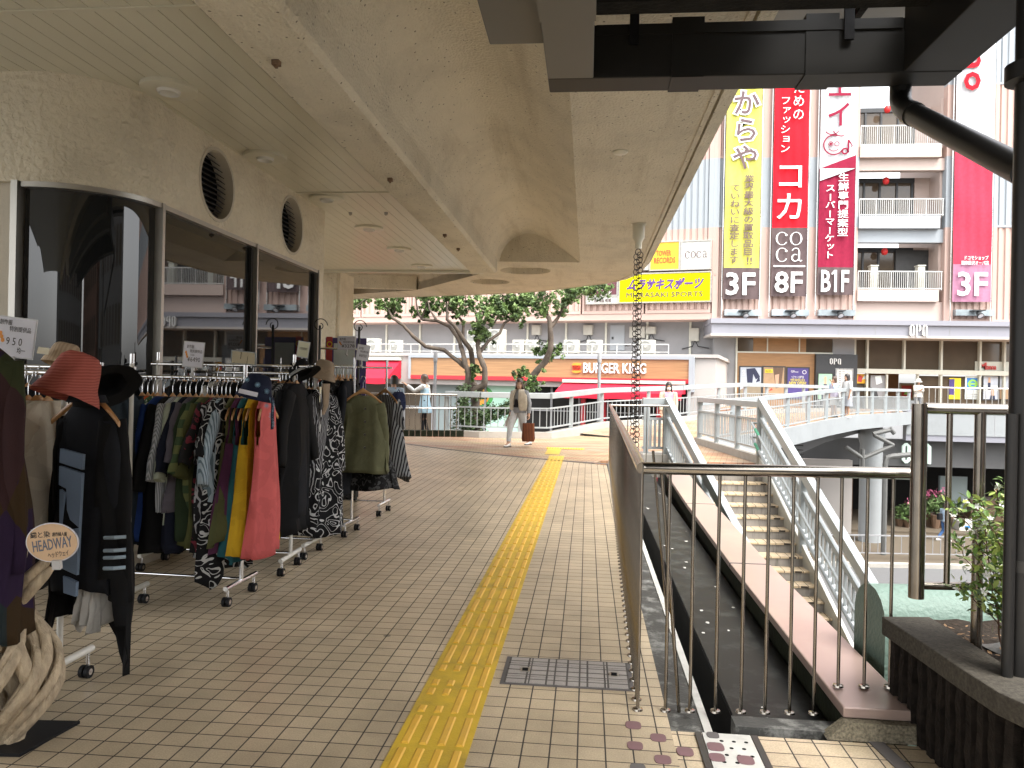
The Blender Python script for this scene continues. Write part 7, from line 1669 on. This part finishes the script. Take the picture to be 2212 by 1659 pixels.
def skin_body(J, E, rad, root):
    names = list(J); me = bpy.data.meshes.new('b'); me.from_pydata([J[n] for n in names], [(names.index(a), names.index(b)) for a, b in E], [])
    o = bpy.data.objects.new('b', me); COL.objects.link(o); s = o.modifiers.new('s', 'SKIN'); s.use_smooth_shade = True
    for i, n in enumerate(names):
        d = me.skin_vertices[0].data[i]; r = rad[n]; d.radius = r if isinstance(r, tuple) else (r, r); d.use_root = n == root
    u = o.modifiers.new('u', 'SUBSURF'); u.levels = 1; u.render_levels = 1
    dg = bpy.context.evaluated_depsgraph_get(); m = bpy.data.meshes.new_from_object(o.evaluated_get(dg), depsgraph=dg)
    r = ([v.co.copy() for v in m.vertices], [tuple(p.vertices) for p in m.polygons]); bpy.data.objects.remove(o); bpy.data.meshes.remove(m); bpy.data.meshes.remove(me); return r
V3 = lambda *a: Vector(a)
def person(label, loc, face, H=1.58, arms=None, legs=None, hair='hair_black', hairlen=.0, top=None, sleeves=None, bottom=None, shoes='shoe_black', extra=None, turn=0., group=None, lean=0., skirt=None, boots=False):
    k_ = H/1.6
    A = dict(L=[(.18,0,1.29),(.22,.01,1.04),(.21,.05,.82)], R=[(-.18,0,1.29),(-.22,.01,1.04),(-.21,.05,.82)]); A.update(arms or {})
    G = dict(L=[(.085,0,.82),(.09,.02,.44),(.09,-.02,.08)], R=[(-.085,0,.82),(-.09,.02,.44),(-.09,-.02,.08)]); G.update(legs or {})
    J = {'pelvis':V3(0,0,.86),'spine':V3(0,0,1.04),'chest':V3(0,lean*.5,1.22),'neck':V3(0,lean,1.34),'head0':V3(0,lean+.01,1.40),'head1':V3(0,lean+.015,1.47)}
    rad = {'pelvis':(.14,.095),'spine':(.115,.08),'chest':(.13,.085),'neck':.05,'head0':.05,'head1':.07}; E = [('pelvis','spine'),('spine','chest'),('chest','neck'),('neck','head0'),('head0','head1')]
    for s in 'LR':
        sh_, el, wr = [V3(*p) for p in A[s]]; hip, kn, an = [V3(*p) for p in G[s]]
        d = (wr-el).normalized(); side = d.cross(V3(0,1,0)); side = side.normalized() if side.length > .1 else V3(1,0,0); up2 = side.cross(d)
        palm = wr+d*.07
        for n, p, r in (('sh',sh_,.058),('el',el,.04),('wr',wr,.026),('palm',palm,(.034,.018)),('hip',hip,.085),('kn',kn,.056),('an',an,.036),('heel',an+V3(0,-.03,-.05),.034),('toe',an+V3(0,.13,-.055),.03)): J[n+s] = p; rad[n+s] = r
        E += [('chest','sh'+s),('sh'+s,'el'+s),('el'+s,'wr'+s),('wr'+s,'palm'+s),('pelvis','hip'+s),('hip'+s,'kn'+s),('kn'+s,'an'+s),('an'+s,'heel'+s),('an'+s,'toe'+s)]
        for q in range(4):
            b = palm+side*(.024-.016*q)*1.0+d*.025; ln = (.065,.075,.07,.055)[q]
            J['f%d%s' % (q,s)] = b; J['g%d%s' % (q,s)] = b+d*ln*.55+up2*.012; J['h%d%s' % (q,s)] = b+d*ln*.9+up2*.035
            for c_ in 'fgh': rad['%s%d%s' % (c_,q,s)] = .0085
            E += [('palm'+s,'f%d%s' % (q,s)),('f%d%s' % (q,s),'g%d%s' % (q,s)),('g%d%s' % (q,s),'h%d%s' % (q,s))]
        J['t1'+s] = wr+d*.035+side*.034+up2*.01; J['t2'+s] = wr+d*.075+side*.045+up2*.025; rad['t1'+s] = .011; rad['t2'+s] = .0085; E += [('wr'+s,'t1'+s),('t1'+s,'t2'+s)]
    vs, fs = skin_body(J, E, rad, 'pelvis')
    T = Matrix.Translation(loc) @ Matrix.Rotation(face, 4, 'Z') @ Matrix.Scale(k_, 4)
    HT = T @ Matrix.Translation(V3(0, lean+.015, 1.385)) @ Matrix.Rotation(turn, 4, 'Z')
    body = MB().mesh(vs, fs, T)
    # head with chin, cheeks, brow and nose
    rings = []
    for z, w, f, b in ((-.02,.035,.055,-.03),(.0,.045,.075,-.045),(.03,.058,.088,-.07),(.06,.066,.09,-.085),(.09,.070,.088,-.093),(.12,.073,.09,-.096),(.15,.072,.086,-.094),(.18,.062,.072,-.082),(.2,.045,.05,-.06),(.213,.02,.02,-.03)):
        ring = []
        for q in range(20):
            a = 2*pi*q/20; x = w*cos(a); y = (f if sin(a) > 0 else -b)*sin(a)
            if abs(a-pi/2) < .2 and .05 < z < .1: y += .02*(1-abs(z-.065)/.04)
            if abs(abs(a-pi/2)-.5) < .25 and .09 <= z <= .1: y -= .006
            ring.append(HT @ V3(x, y, z))
        rings.append(ring)
    body.loft(rings)
    for s in (-1, 1): body.loft([[HT @ V3(s*(.066+.012*t), .0+.016*cos(a), .085+.028*sin(a)) for a in [2*pi*q/8 for q in range(8)]] for t in (0, 1)])
    t = thing('person', label, 'person', loc, 0, group)
    bo = build('body', body, 'skin', t, smooth=70)
    m = MB()
    for s in (-1, 1): m.lathe([(.0,.0),(.0095,.004),(.0,.007)], mat=HT @ Matrix.Translation(V3(s*.03,.081,.096)) @ Matrix.Rotation(-pi/2, 4, 'X'), n=8)
    for s in (-1, 1): m.bar(HT @ V3(s*.018,.088,.114), HT @ V3(s*.045,.08,.117), .004, .005)
    build('eyes', m, 'eye_dark', bo); build('mouth', MB().bar(HT @ V3(-.02,.088,.03), HT @ V3(.02,.088,.03), .006, .007), 'lip', bo)
    # hair: cap open to the face, falling to hairlen
    rnd = random.Random(int(H*1000)+int(loc.x*10)); hb = MB(); N_ = 28; rr = []
    for i in range(12):
        th = i/11; ring = []
        for q in range(N_):
            a = 2*pi*q/N_; fr = max(0, sin(a))**2
            zb_ = .135 if fr > .55 else (.135-(1-fr/.55)*(.11+hairlen))
            q1_ = min(1, th/.6)*pi/2; z = .137+.1*cos(q1_) if th < .6 else .137-(.137-min(zb_, .137))*(th-.6)/.4
            w = sin(min(1, th/.6)*pi/2); wob = 1+.05*noise.noise(V3(cos(a)*3, sin(a)*3, th*4+loc.x))+.04*sin(9*a)*th
            x = .087*cos(a)*w*wob; y = (-.012+(.102 if sin(a) > 0 else .112)*sin(a))*w*wob
            if z < .08: x *= 1+.25*min(1,(.08-z)/.2)*(1-.4*min(1, max(0, (.02-z)/.1))); y = min(y, .055)
            ring.append(HT @ V3(x, y, z))
        rr.append(ring)
    build('hair', hb.loft(rr, cap=True), hair, t, smooth=60)
    P = lambda p: T @ Vector(p)
    def loft_z(rows, n=28, wob=.0, seed=1., cap=True):
        out = []
        for (z, hw, hd, cx, cy) in rows:
            ring = []
            for q in range(n):
                a = 2*pi*q/n; w = 1+wob*(sin(5*a+seed)+.6*sin(8*a+seed*2))*(1 if z < 1.15 else .2)
                ring.append(P((cx+hw*math.copysign(abs(cos(a))**.85, cos(a))*w, cy+hd*sin(a)*w, z)))
            out.append(ring)
        return MB().loft(out, cap)
    if top:
        mat, hem, wob, flare = top; L_ = lean
        build('top', loft_z([(hem,.165+flare,.115+flare*.8,0,0),(hem+.02,.167+flare,.117+flare*.8,0,0),((hem+1.05)/2,.16+flare*.5,.11+flare*.45,0,L_*.2),(1.05,.15,.105,0,L_*.4),(1.18,.165,.108,0,L_*.6),(1.26,.185,.095,0,L_*.8),(1.31,.165,.075,0,L_),(1.335,.10,.062,0,L_),(1.345,.062,.055,0,L_)], wob=wob), mat, t, smooth=60)
        sm_ = sleeves or (mat, 1.)
        for s in 'LR':
            sh_, el, wr = [V3(*p) for p in A[s]]; e = el.lerp(wr, max(0, sm_[1]*2-1)) if sm_[1] > .5 else sh_.lerp(el, sm_[1]*2)
            pts = [sh_.lerp(V3(0, L_, 1.27), .35), sh_, sh_.lerp(el, .5), el, el.lerp(wr, .5), e] if sm_[1] > .5 else [sh_.lerp(V3(0, L_, 1.27), .35), sh_, sh_.lerp(el, .4), e]
            rs = [.07,.072,.06,.054,.05,.046][:len(pts)]
            build('sleeve', MB().tube([P(p) for p in pts], [r*k_ for r in rs], 12), sm_[0], t, smooth=60)
    if skirt:
        mat, hem = skirt; build('skirt', loft_z([(hem,.21,.17,0,0),(hem+.03,.207,.168,0,0),(.75,.18,.14,0,0),(.95,.15,.11,0,0)], wob=.05), mat, t, smooth=60)
    if bottom:
        mat, wd, ank = bottom; m = MB()
        for s in 'LR':
            hip, kn, an = [V3(*p) for p in G[s]]; e = an+V3(0,0,ank)
            m.tube([P(V3(hip.x*.9, hip.y, .93)), P(hip), P(hip.lerp(kn, .5)), P(kn), P(kn.lerp(an, .5)), P(e)], [.098*k_,(.098*wd)*k_,.082*wd*k_,.066*wd*k_,.056*wd*k_,.05*wd*k_], 14)
        build('trousers', m, mat, t, smooth=60)
    for s in 'LR':
        an = V3(*G[s][2]); m = MB(); rings = []
        for y, w, h in ((-.075,.026,.05),(-.05,.036,.10 if boots else .075),(0,.04,.13 if boots else .08),(.05,.041,.075),(.1,.042,.05),(.14,.036,.038),(.165,.018,.025)):
            rings.append([P((an.x+w*cos(a), an.y+y, max(an.z-.075, an.z-.075+h*.5+h*.5*sin(a)))) for a in [2*pi*q/12 for q in range(12)]])
        sh_ = build('shoe', m.loft(rings), shoes, t, smooth=50)
        m = MB(); rings = []
        for y, w in ((-.08,.028),(-.05,.04),(.05,.045),(.1,.046),(.15,.038),(.172,.018)): rings.append([P((an.x-w, an.y+y, an.z-.079)), P((an.x+w, an.y+y, an.z-.079)), P((an.x+w, an.y+y, an.z-.06)), P((an.x-w, an.y+y, an.z-.06))])
        build('sole', m.loft(rings), 'sole_dark' if boots or shoes == 'shoe_black' else 'shoe_white', sh_)
    if extra: extra(t, P, HT, loft_z)
    return t, P, HT
def facing(px, py, toward):                                    # heading angle so that local +y points along a plan vector
    return math.atan2(toward.y, toward.x)-pi/2
# woman reaching out at left, side on
loc = fl(917, 941); d = -RGT
person('woman in pale blue tunic and black leggings reaching out one arm beside the pipe railing', loc, facing(0,0,d+FWD*.15), 1.66, lean=.03,
  arms=dict(R=[(-.17,.02,1.29),(-.2,.24,1.16),(-.17,.46,1.32)], L=[(.17,0,1.29),(.2,-.05,1.04),(.17,.06,.84)]), legs=dict(L=[(.08,0,.82),(.08,.02,.44),(.08,-.06,.08)], R=[(-.08,0,.82),(-.08,.05,.44),(-.08,.03,.08)]),
  hair='hair_brown', hairlen=.02, top=('t_skyblue', .60, .06, .07), sleeves=('t_white', .95), bottom=('t_black', .82, .02))
# walking woman in the middle
loc = fl(1120, 965)
def ex(t, P, HT, lz):
    for s in (-1, 1):
        rr = []
        for z, x0, x1, y0, y1 in ((.86,.09,.25,.125,-.12),(.95,.08,.265,.145,-.13),(1.1,.08,.262,.15,-.135),(1.22,.07,.258,.15,-.13),(1.3,.06,.22,.12,-.11),(1.36,.03,.12,.07,-.07)):
            rr.append([P((s*(x0+(x1-x0)*(.5-.5*cos(a))+.004*sin(z*90+a*7)), y0 if 0 else (y0+y1)/2+(y0-y1)/2*cos(a*.5+.0)+.008*sin(z*70+a*5), z)) for a in [pi*2*q/14 for q in range(14)]])
        build('fur_vest', MB().loft(rr), 't_fur', t, smooth=60)
    build('print_motif', MB().prism([(-.045+.0,.93),(.06,.93),(.075,.97),(.055,1.0),(.05,1.08),(.02,1.14),(-.02,1.1),(-.035,1.02),(-.05,.97)], lambda x, z: P((x, .128, z)), lambda x, z: P((x, .10, z))), 't_black', t)
    build('print_motif', MB().prism([(-.1,1.03),(-.06,1.03),(-.06,1.09),(-.1,1.09)], lambda x, z: P((-x if 0 else x, .124, z)), lambda x, z: P((x, .10, z))), 'sign_orange', t)
_, PW_, _ = person('woman walking in a grey sweater, cream fur vest and white trousers', loc, facing(0,0,-FWD-RGT*.7), 1.57,
  arms=dict(R=[(-.18,0,1.28),(-.27,-.02,1.04),(-.29,.02,.80)], L=[(.18,0,1.28),(.24,-.04,1.03),(.22,.02,.8)]), legs=dict(L=[(.085,.02,.82),(.10,.22,.46),(.10,.27,.085)], R=[(-.085,0,.82),(-.10,-.04,.45),(-.12,-.27,.12)]),
  hair='hair_brown', hairlen=.05, top=('t_grey', .80, .02, .03), bottom=('t_white', 1.12, .05), shoes='shoe_white', boots=True, extra=ex, turn=.5)
h = PW_((-.30,.04,.715))
tote = thing('tote_bag', 'brown striped tote bag carried by the walking woman', 'bag', h-UP*.6)
k_ = (loc-EYE).dot(FWD)/1660; m = MB(); rr = []
for z, w, dp_ in ((-.0,.13,.07),(.06,.15,.075),(.3,.135,.05),(.42,.13,.035)): rr.append([h-UP*.56+UP*z+RGT*(w*math.copysign(abs(cos(a))**.5, cos(a))+.008*sin(5*a))+FWD*(dp_*math.copysign(abs(sin(a))**.6, sin(a))) for a in [2*pi*q/20 for q in range(20)]])
build('bag_body', m.loft(rr), 't_tote', tote, smooth=50)
for s in (-.03, .03): build('strap', MB().tube([h-UP*.16+RGT*(-.05)+FWD*s, h-UP*.05+RGT*-.03+FWD*s*.5, h+UP*.0+FWD*s*.3, h-UP*.05+RGT*.03+FWD*s*.5, h-UP*.16+RGT*.05+FWD*s], .008, 6), 't_black', tote)
# masked woman behind the stair rail
loc = fl(1442, 952)
def ex2(t, P, HT, lz):
    rr = []
    for z, w, y in ((.0,.045,.082),(.02,.058,.098),(.045,.064,.106),(.068,.060,.1),(.075,.05,.094)): rr.append([HT @ V3(w*sin(b), y*cos(b)*(1 if 0 else .97)+.004, z) for b in [(-1.1+2.2*q/10) for q in range(11)]])
    m = MB().sheet(rr); build('face_mask', m, 'mask_cloth', t, smooth=60)
    for s in (-1, 1):
        rr = []
        for z, a0, a1 in ((.62,.5,2.6),(.9,.55,2.6),(1.1,.6,2.6),(1.25,.7,2.6),(1.33,.8,2.4)):
            rr.append([P((s*.19*(sin(b)), .13*cos(b)-.01, z)) for b in [a0+(a1-a0)*q/8 for q in range(9)]])
        build('coat_front', MB().sheet(rr), 't_beige', t, smooth=60)
    build('waist_bag', MB().tube([P((-.06,.13,.86)), P((.06,.13,.86))], [.075,.075], 12), 't_aqua', t, smooth=50)
person('masked woman in beige jacket and pink top walking behind the white gate post', loc, facing(0,0,-FWD+RGT*.05), 1.58, hair='hair_black', hairlen=.1, top=('t_pink', .84, .02, .01), sleeves=('t_beige', .95), bottom=('t_black', .9, .02), shoes='shoe_white', extra=ex2,
  legs=dict(L=[(.085,0,.82),(.07,.1,.45),(.06,.12,.08)], R=[(-.085,0,.82),(-.08,-.05,.45),(-.08,-.2,.1)]), turn=-.15)
# two girls on the bridge
def onb(x, y, d): q = at(x, y, d); return Vector((q.x, q.y, q.z))
q1 = onb(1801, 901, 29.3); q2 = onb(1829, 902, 29.0); zz = min(q1.z, q2.z)
person('shorter girl in lavender top holding a hand to her face on the footbridge', q1, facing(0,0,-RGT-FWD*.35), 1.54, hair='hair_brown', hairlen=.04, top=('t_lav', .8, .03, .02), sleeves=('t_paleblue', .6), skirt=('t_white', .48), arms=dict(R=[(-.17,0,1.28),(-.2,.14,1.1),(-.08,.2,1.36)]), shoes='shoe_black')
person('taller girl in white shirt and pale skirt walking on the footbridge', q2, facing(0,0,-RGT-FWD*.2), 1.64, hair='hair_black', hairlen=.14, top=('t_white', .8, .02, .02), sleeves=('t_white', .5), skirt=('t_greyskirt', .42), shoes='shoe_white', turn=.2)
q3 = onb(1983, 874, 36.6); q3.z = .48
def ex3(t, P, HT, lz):
    build('sun_hat', MB().lathe([(.0,.27),(.08,.265),(.105,.22),(.11,.16),(.17,.11),(.18,.10),(.168,.105),(.10,.15)], mat=HT @ Matrix.Translation(V3(0,-.01,.0)), n=20), 't_offwhite', t, smooth=50)
person('person in a white sun hat and cream top standing by the store entrance', q3, facing(0,0,-FWD-RGT*.1), 1.56, hair='hair_black', hairlen=.08, top=('t_cream', .75, .02, .03), sleeves=('t_cream', .9), bottom=('t_grey', 1, .02), arms=dict(R=[(-.17,0,1.28),(-.2,.06,1.06),(-.03,.17,1.08)], L=[(.17,0,1.28),(.2,.06,1.06),(.03,.17,1.1)]), extra=ex3)
# backpack person half hidden behind the racks
loc = C(-2.62, 16.6)
loc = fl(850, 945+30); loc = at(849, 960, 17.0); loc.z = 0
person('person in pale blue shirt with a navy backpack behind the grey striped dress', loc, facing(0,0,FWD-RGT*.8), 1.58, hair='hair_black', hairlen=.0, top=('t_paleblue', .78, .02, .03), bottom=('t_paleblue', 1, .02))
bp0 = loc+UP*1.02+(RGT*.62-FWD*.78)*.2
bk = thing('backpack', 'navy backpack worn by the person behind the far rack', 'backpack', bp0); rr = []
fx_ = (RGT*.62-FWD*.78).normalized(); sx_ = Vector((-fx_.y, fx_.x, 0))
for z, w, dd in ((-.2,.12,.08),(-.17,.15,.1),(0,.155,.11),(.15,.14,.09),(.21,.09,.05)): rr.append([bp0+UP*z+sx_*(w*math.copysign(abs(cos(a))**.6, cos(a)))+fx_*(dd*math.copysign(abs(sin(a))**.6, sin(a))) for a in [2*pi*q/18 for q in range(18)]])
build('pack_body', MB().loft(rr), 't_navy', bk, smooth=50); build('front_pocket', MB().bar(bp0+fx_*.11-UP*.15, bp0+fx_*.115+UP*.0, .22, .06, fx_), 't_navy', bk, bevel=.015); build('handle', MB().tube([bp0+UP*.2+sx_*.04, bp0+UP*.26, bp0+UP*.2-sx_*.04], .01, 6), 't_navy', bk)
# street pedestrian
loc = at(2040, 1167, 34.5); loc.z = ZS
person('pedestrian in blue jeans and pale blue shirt with a black bag on the street below', loc, facing(0,0,RGT+FWD*.2), 1.7, hair='hair_black', top=('t_paleblue', .82, .02, .02), bottom=('t_denim', 1.05, .02), shoes='shoe_white', legs=dict(L=[(.085,0,.82),(.085,.15,.45),(.085,.1,.08)], R=[(-.085,0,.82),(-.085,.02,.45),(-.085,-.25,.1)]),
  extra=lambda t, P, HT, lz: build('shoulder_bag', MB().tube([P((-.05,-.2,.9)), P((-.05,-.22,1.15))], [.13,.11], 10), 't_black', t, smooth=50))
# ================================================================ flowering shrub on the planter
pl0 = C(2.0, 3.0, .42); sb = thing('flowering_shrub', 'leafy shrub with small white flowers leaning through the planter railing', 'shrub', pl0)
rnd = random.Random(14); st_m = MB(); lf_ = [MB(), MB(), MB()]; tips = []
M('shrub_stem', (.10,.05,.03), .8); M('leaf_green', (.11,.20,.035), .45, var=.35, vs=14); M('leaf_lime', (.26,.33,.07), .45, var=.3, vs=14); M('leaf_dark', (.04,.08,.02), .5, var=.3, vs=14); M('sepal', (.33,.24,.13), .6, var=.3, vs=20)
def leaf(m, p, d, s, rnd):
    d = d.normalized(); w = d.cross(Vector((rnd.gauss(0,.5), rnd.gauss(0,.5), 1))).normalized(); n = w.cross(d)
    f = rnd.uniform(.1,.35)
    m.add([p, p+d*s*.3+w*s*.22+n*s*f*.1, p+d*s*.65+w*s*.2-n*s*f*.05, p+d*s-n*s*f*.3, p+d*s*.65-w*s*.2-n*s*f*.05, p+d*s*.3-w*s*.22+n*s*f*.1, p+d*s*.5-n*s*f*.12], [(0,1,6),(1,2,6),(2,3,6),(3,4,6),(4,5,6),(5,0,6)])
for (x, y, dep) in [(2150,1060,3.0),(2175,1035,3.05),(2120,1080,2.95),(2095,1075,3.1),(2060,1095,3.05),(2048,1085,3.2),(2130,1120,2.9),(2180,1100,2.9),(2100,1160,2.95),(2075,1190,3.0),(2060,1165,3.1),(2150,1170,2.85),(2185,1160,2.85),(2120,1220,2.9),(2095,1262,2.9),(2160,1240,2.85),(2188,1215,2.8),(2135,1280,2.95),(2170,1290,2.85),(2068,1265,3.0),(2110,1100,3.1),(2165,1130,3.0),(2180,1190,2.95),(2170,1060,3.1),(2190,1250,2.9),(2190,1080,2.95)]:
    tip = at(x, y, dep); root = C(2.02+rnd.uniform(-.08,.14), 2.95+rnd.uniform(-.1,.15), .43); mid = root.lerp(tip, .55)+UP*rnd.uniform(.02,.16)+Vector((rnd.uniform(-.04,.04), rnd.uniform(-.04,.04), 0))
    pts = []
    for i in range(13):
        t_ = i/12; pts.append(root*(1-t_)**2+mid*2*t_*(1-t_)+tip*t_**2+Vector((rnd.uniform(-1,1), rnd.uniform(-1,1), rnd.uniform(-1,1)))*.006)
    st_m.tube(pts, [.0035-.002*i/12 for i in range(13)], 5)
    for i in range(4, 13):
        for q in range(7):
            d = Vector((rnd.gauss(0,1), rnd.gauss(0,1), rnd.gauss(.1,.8))); leaf(lf_[rnd.choice((0,0,1,1,2))], pts[i]+d.normalized()*rnd.uniform(0,.035), d, rnd.uniform(.022,.042), rnd)
    tips.append((tip, pts))
build('stems', st_m, 'shrub_stem', sb, kind='stuff')
for mm, mt in zip(lf_, ('leaf_green','leaf_lime','leaf_dark')): build('foliage', mm, mt, sb)
fm = MB(); 
for q in range(5):
    a = 2*pi*q/5; d = Vector((cos(a), sin(a), .35)); w = Vector((-sin(a), cos(a), 0))
    fm.add([d*.002, d*.010+w*.006, d*.019+w*.003, d*.019-w*.003, d*.010-w*.006], [(0,1,2,3,4)])
fm.tube([Vector((0,0,-.018)), Vector((0,0,.002))], [.0015,.0035], 6)
fl_p = None
for i in range(34):
    tip, pts = tips[i % len(tips)]; p = pts[rnd.randint(8, 12)]+Vector((rnd.gauss(0,.02), rnd.gauss(0,.02), rnd.gauss(.005,.02)))
    mt_ = Matrix.Translation(p-pl0) @ Matrix.Rotation(rnd.uniform(.4,2.2), 4, (RGT+Vector((rnd.gauss(0,.5), rnd.gauss(0,.5), 0))).normalized()) @ Matrix.Scale(rnd.uniform(.55,.9), 4)
    if fl_p is None: fl_p = build('flower', MB().add([v+pl0 for v in fm.v], fm.f), 'petal_white', sb); fl_p.matrix_basis = mt_
    else: copy_part(fl_p, sb, mt_)
m = MB()
for i in range(26):
    tip, pts = tips[rnd.randint(0, len(tips)-1)]; p = pts[rnd.randint(9, 12)]
    for q in range(5): leaf(m, p, Vector((rnd.gauss(0,1), rnd.gauss(0,1), rnd.gauss(0,1))), .014, rnd)
build('sepals', m, 'sepal', sb, kind='stuff')
# ================================================================ street side blocks reflected in the shop windows
M('office_wall', (.2,.195,.19), .8, var=.08, vs=.4); M('office_brown', (.24,.13,.09), .8, var=.1, vs=.4)
for (x0, y0, x1, y1, h, mt, lb) in ((24,-14,40,4,15,'office_wall','grey office block across the street mirrored in the curved corner window'),(23,-34,42,-16,11,'office_brown','brown brick block across the street mirrored in the curved corner window'),(-4,-46,21,-34,13,'office_wall','pale block at the far end of the walkway behind the viewer')):
    c = C((x0+x1)/2, (y0+y1)/2, ZS); o = thing('office_block', lb, 'building', c); m = MB()
    P4 = [C(x0,y0), C(x1,y0), C(x1,y1), C(x0,y1)]; m.zprism([(p.x,p.y) for p in P4], ZS, h); build('wall', m, mt, o)
    pA = Pl(C(x0,y1), C(x0,y0)-C(x0,y1)) if x0 > 10 else Pl(C(x1,y1), C(x0,y1)-C(x1,y1))
    Ln = (y1-y0) if x0 > 10 else (x1-x0); m = MB()
    z = -3.5
    while z < h-2:
        u = .8
        while u < Ln-2: m.pbox(pA, u, z, u+1.5, z+1.6, .001, .04).pbox(pA, u, z, u+1.5, z+1.6, -.04, -.001); u += 2.3
        z += 3.1
    build('windows', m, 'brown_pane', o, kind='stuff')
# ================================================================ camera and light
cam = bpy.data.cameras.new('camera'); co = bpy.data.objects.new('camera', cam); COL.objects.link(co)
cam.sensor_width = 36; cam.lens = 36*FOC/2212; cam.clip_start = .02; cam.clip_end = 2000
rx = RGT*cos(ROLL)+UP*sin(ROLL); uy = UP*cos(ROLL)-RGT*sin(ROLL); bz_ = -FWD
co.matrix_world = Matrix(((rx.x,uy.x,bz_.x,EYE.x),(rx.y,uy.y,bz_.y,EYE.y),(rx.z,uy.z,bz_.z,EYE.z),(0,0,0,1)))
S.camera = co
w = bpy.data.worlds.new('World'); S.world = w; w.use_nodes = True
N, L = w.node_tree.nodes, w.node_tree.links
bg = N['Background']; sk = N.new('ShaderNodeTexSky'); sk.sky_type = 'NISHITA'; sk.sun_disc = False
EL, AZ = R(60), R(138)
sk.sun_elevation = EL; sk.sun_rotation = AZ; sk.dust_density = 3; sk.air_density = 1
hs_ = N.new('ShaderNodeHueSaturation'); hs_.inputs['Saturation'].default_value = .12
L.new(sk.outputs[0], hs_.inputs['Color']); L.new(hs_.outputs[0], bg.inputs[0]); bg.inputs[1].default_value = .15
sl_ = bpy.data.lights.new('sun', 'SUN'); sl_.energy = .75; sl_.angle = R(30); sl_.color = (1, .95, .87)
so = bpy.data.objects.new('sun', sl_); COL.objects.link(so)
d = Vector((sin(AZ)*cos(EL), cos(AZ)*cos(EL), sin(EL)))
so.rotation_euler = d.to_track_quat('Z', 'Y').to_euler()
S.view_settings.view_transform = 'Standard'; S.view_settings.look = 'None'; S.view_settings.exposure = 2.5; S.view_settings.gamma = 1
S.cycles.use_denoising = True; S.cycles.max_bounces = 8; S.cycles.diffuse_bounces = 6; S.cycles.glossy_bounces = 4
S.cycles.sample_clamp_indirect = 8
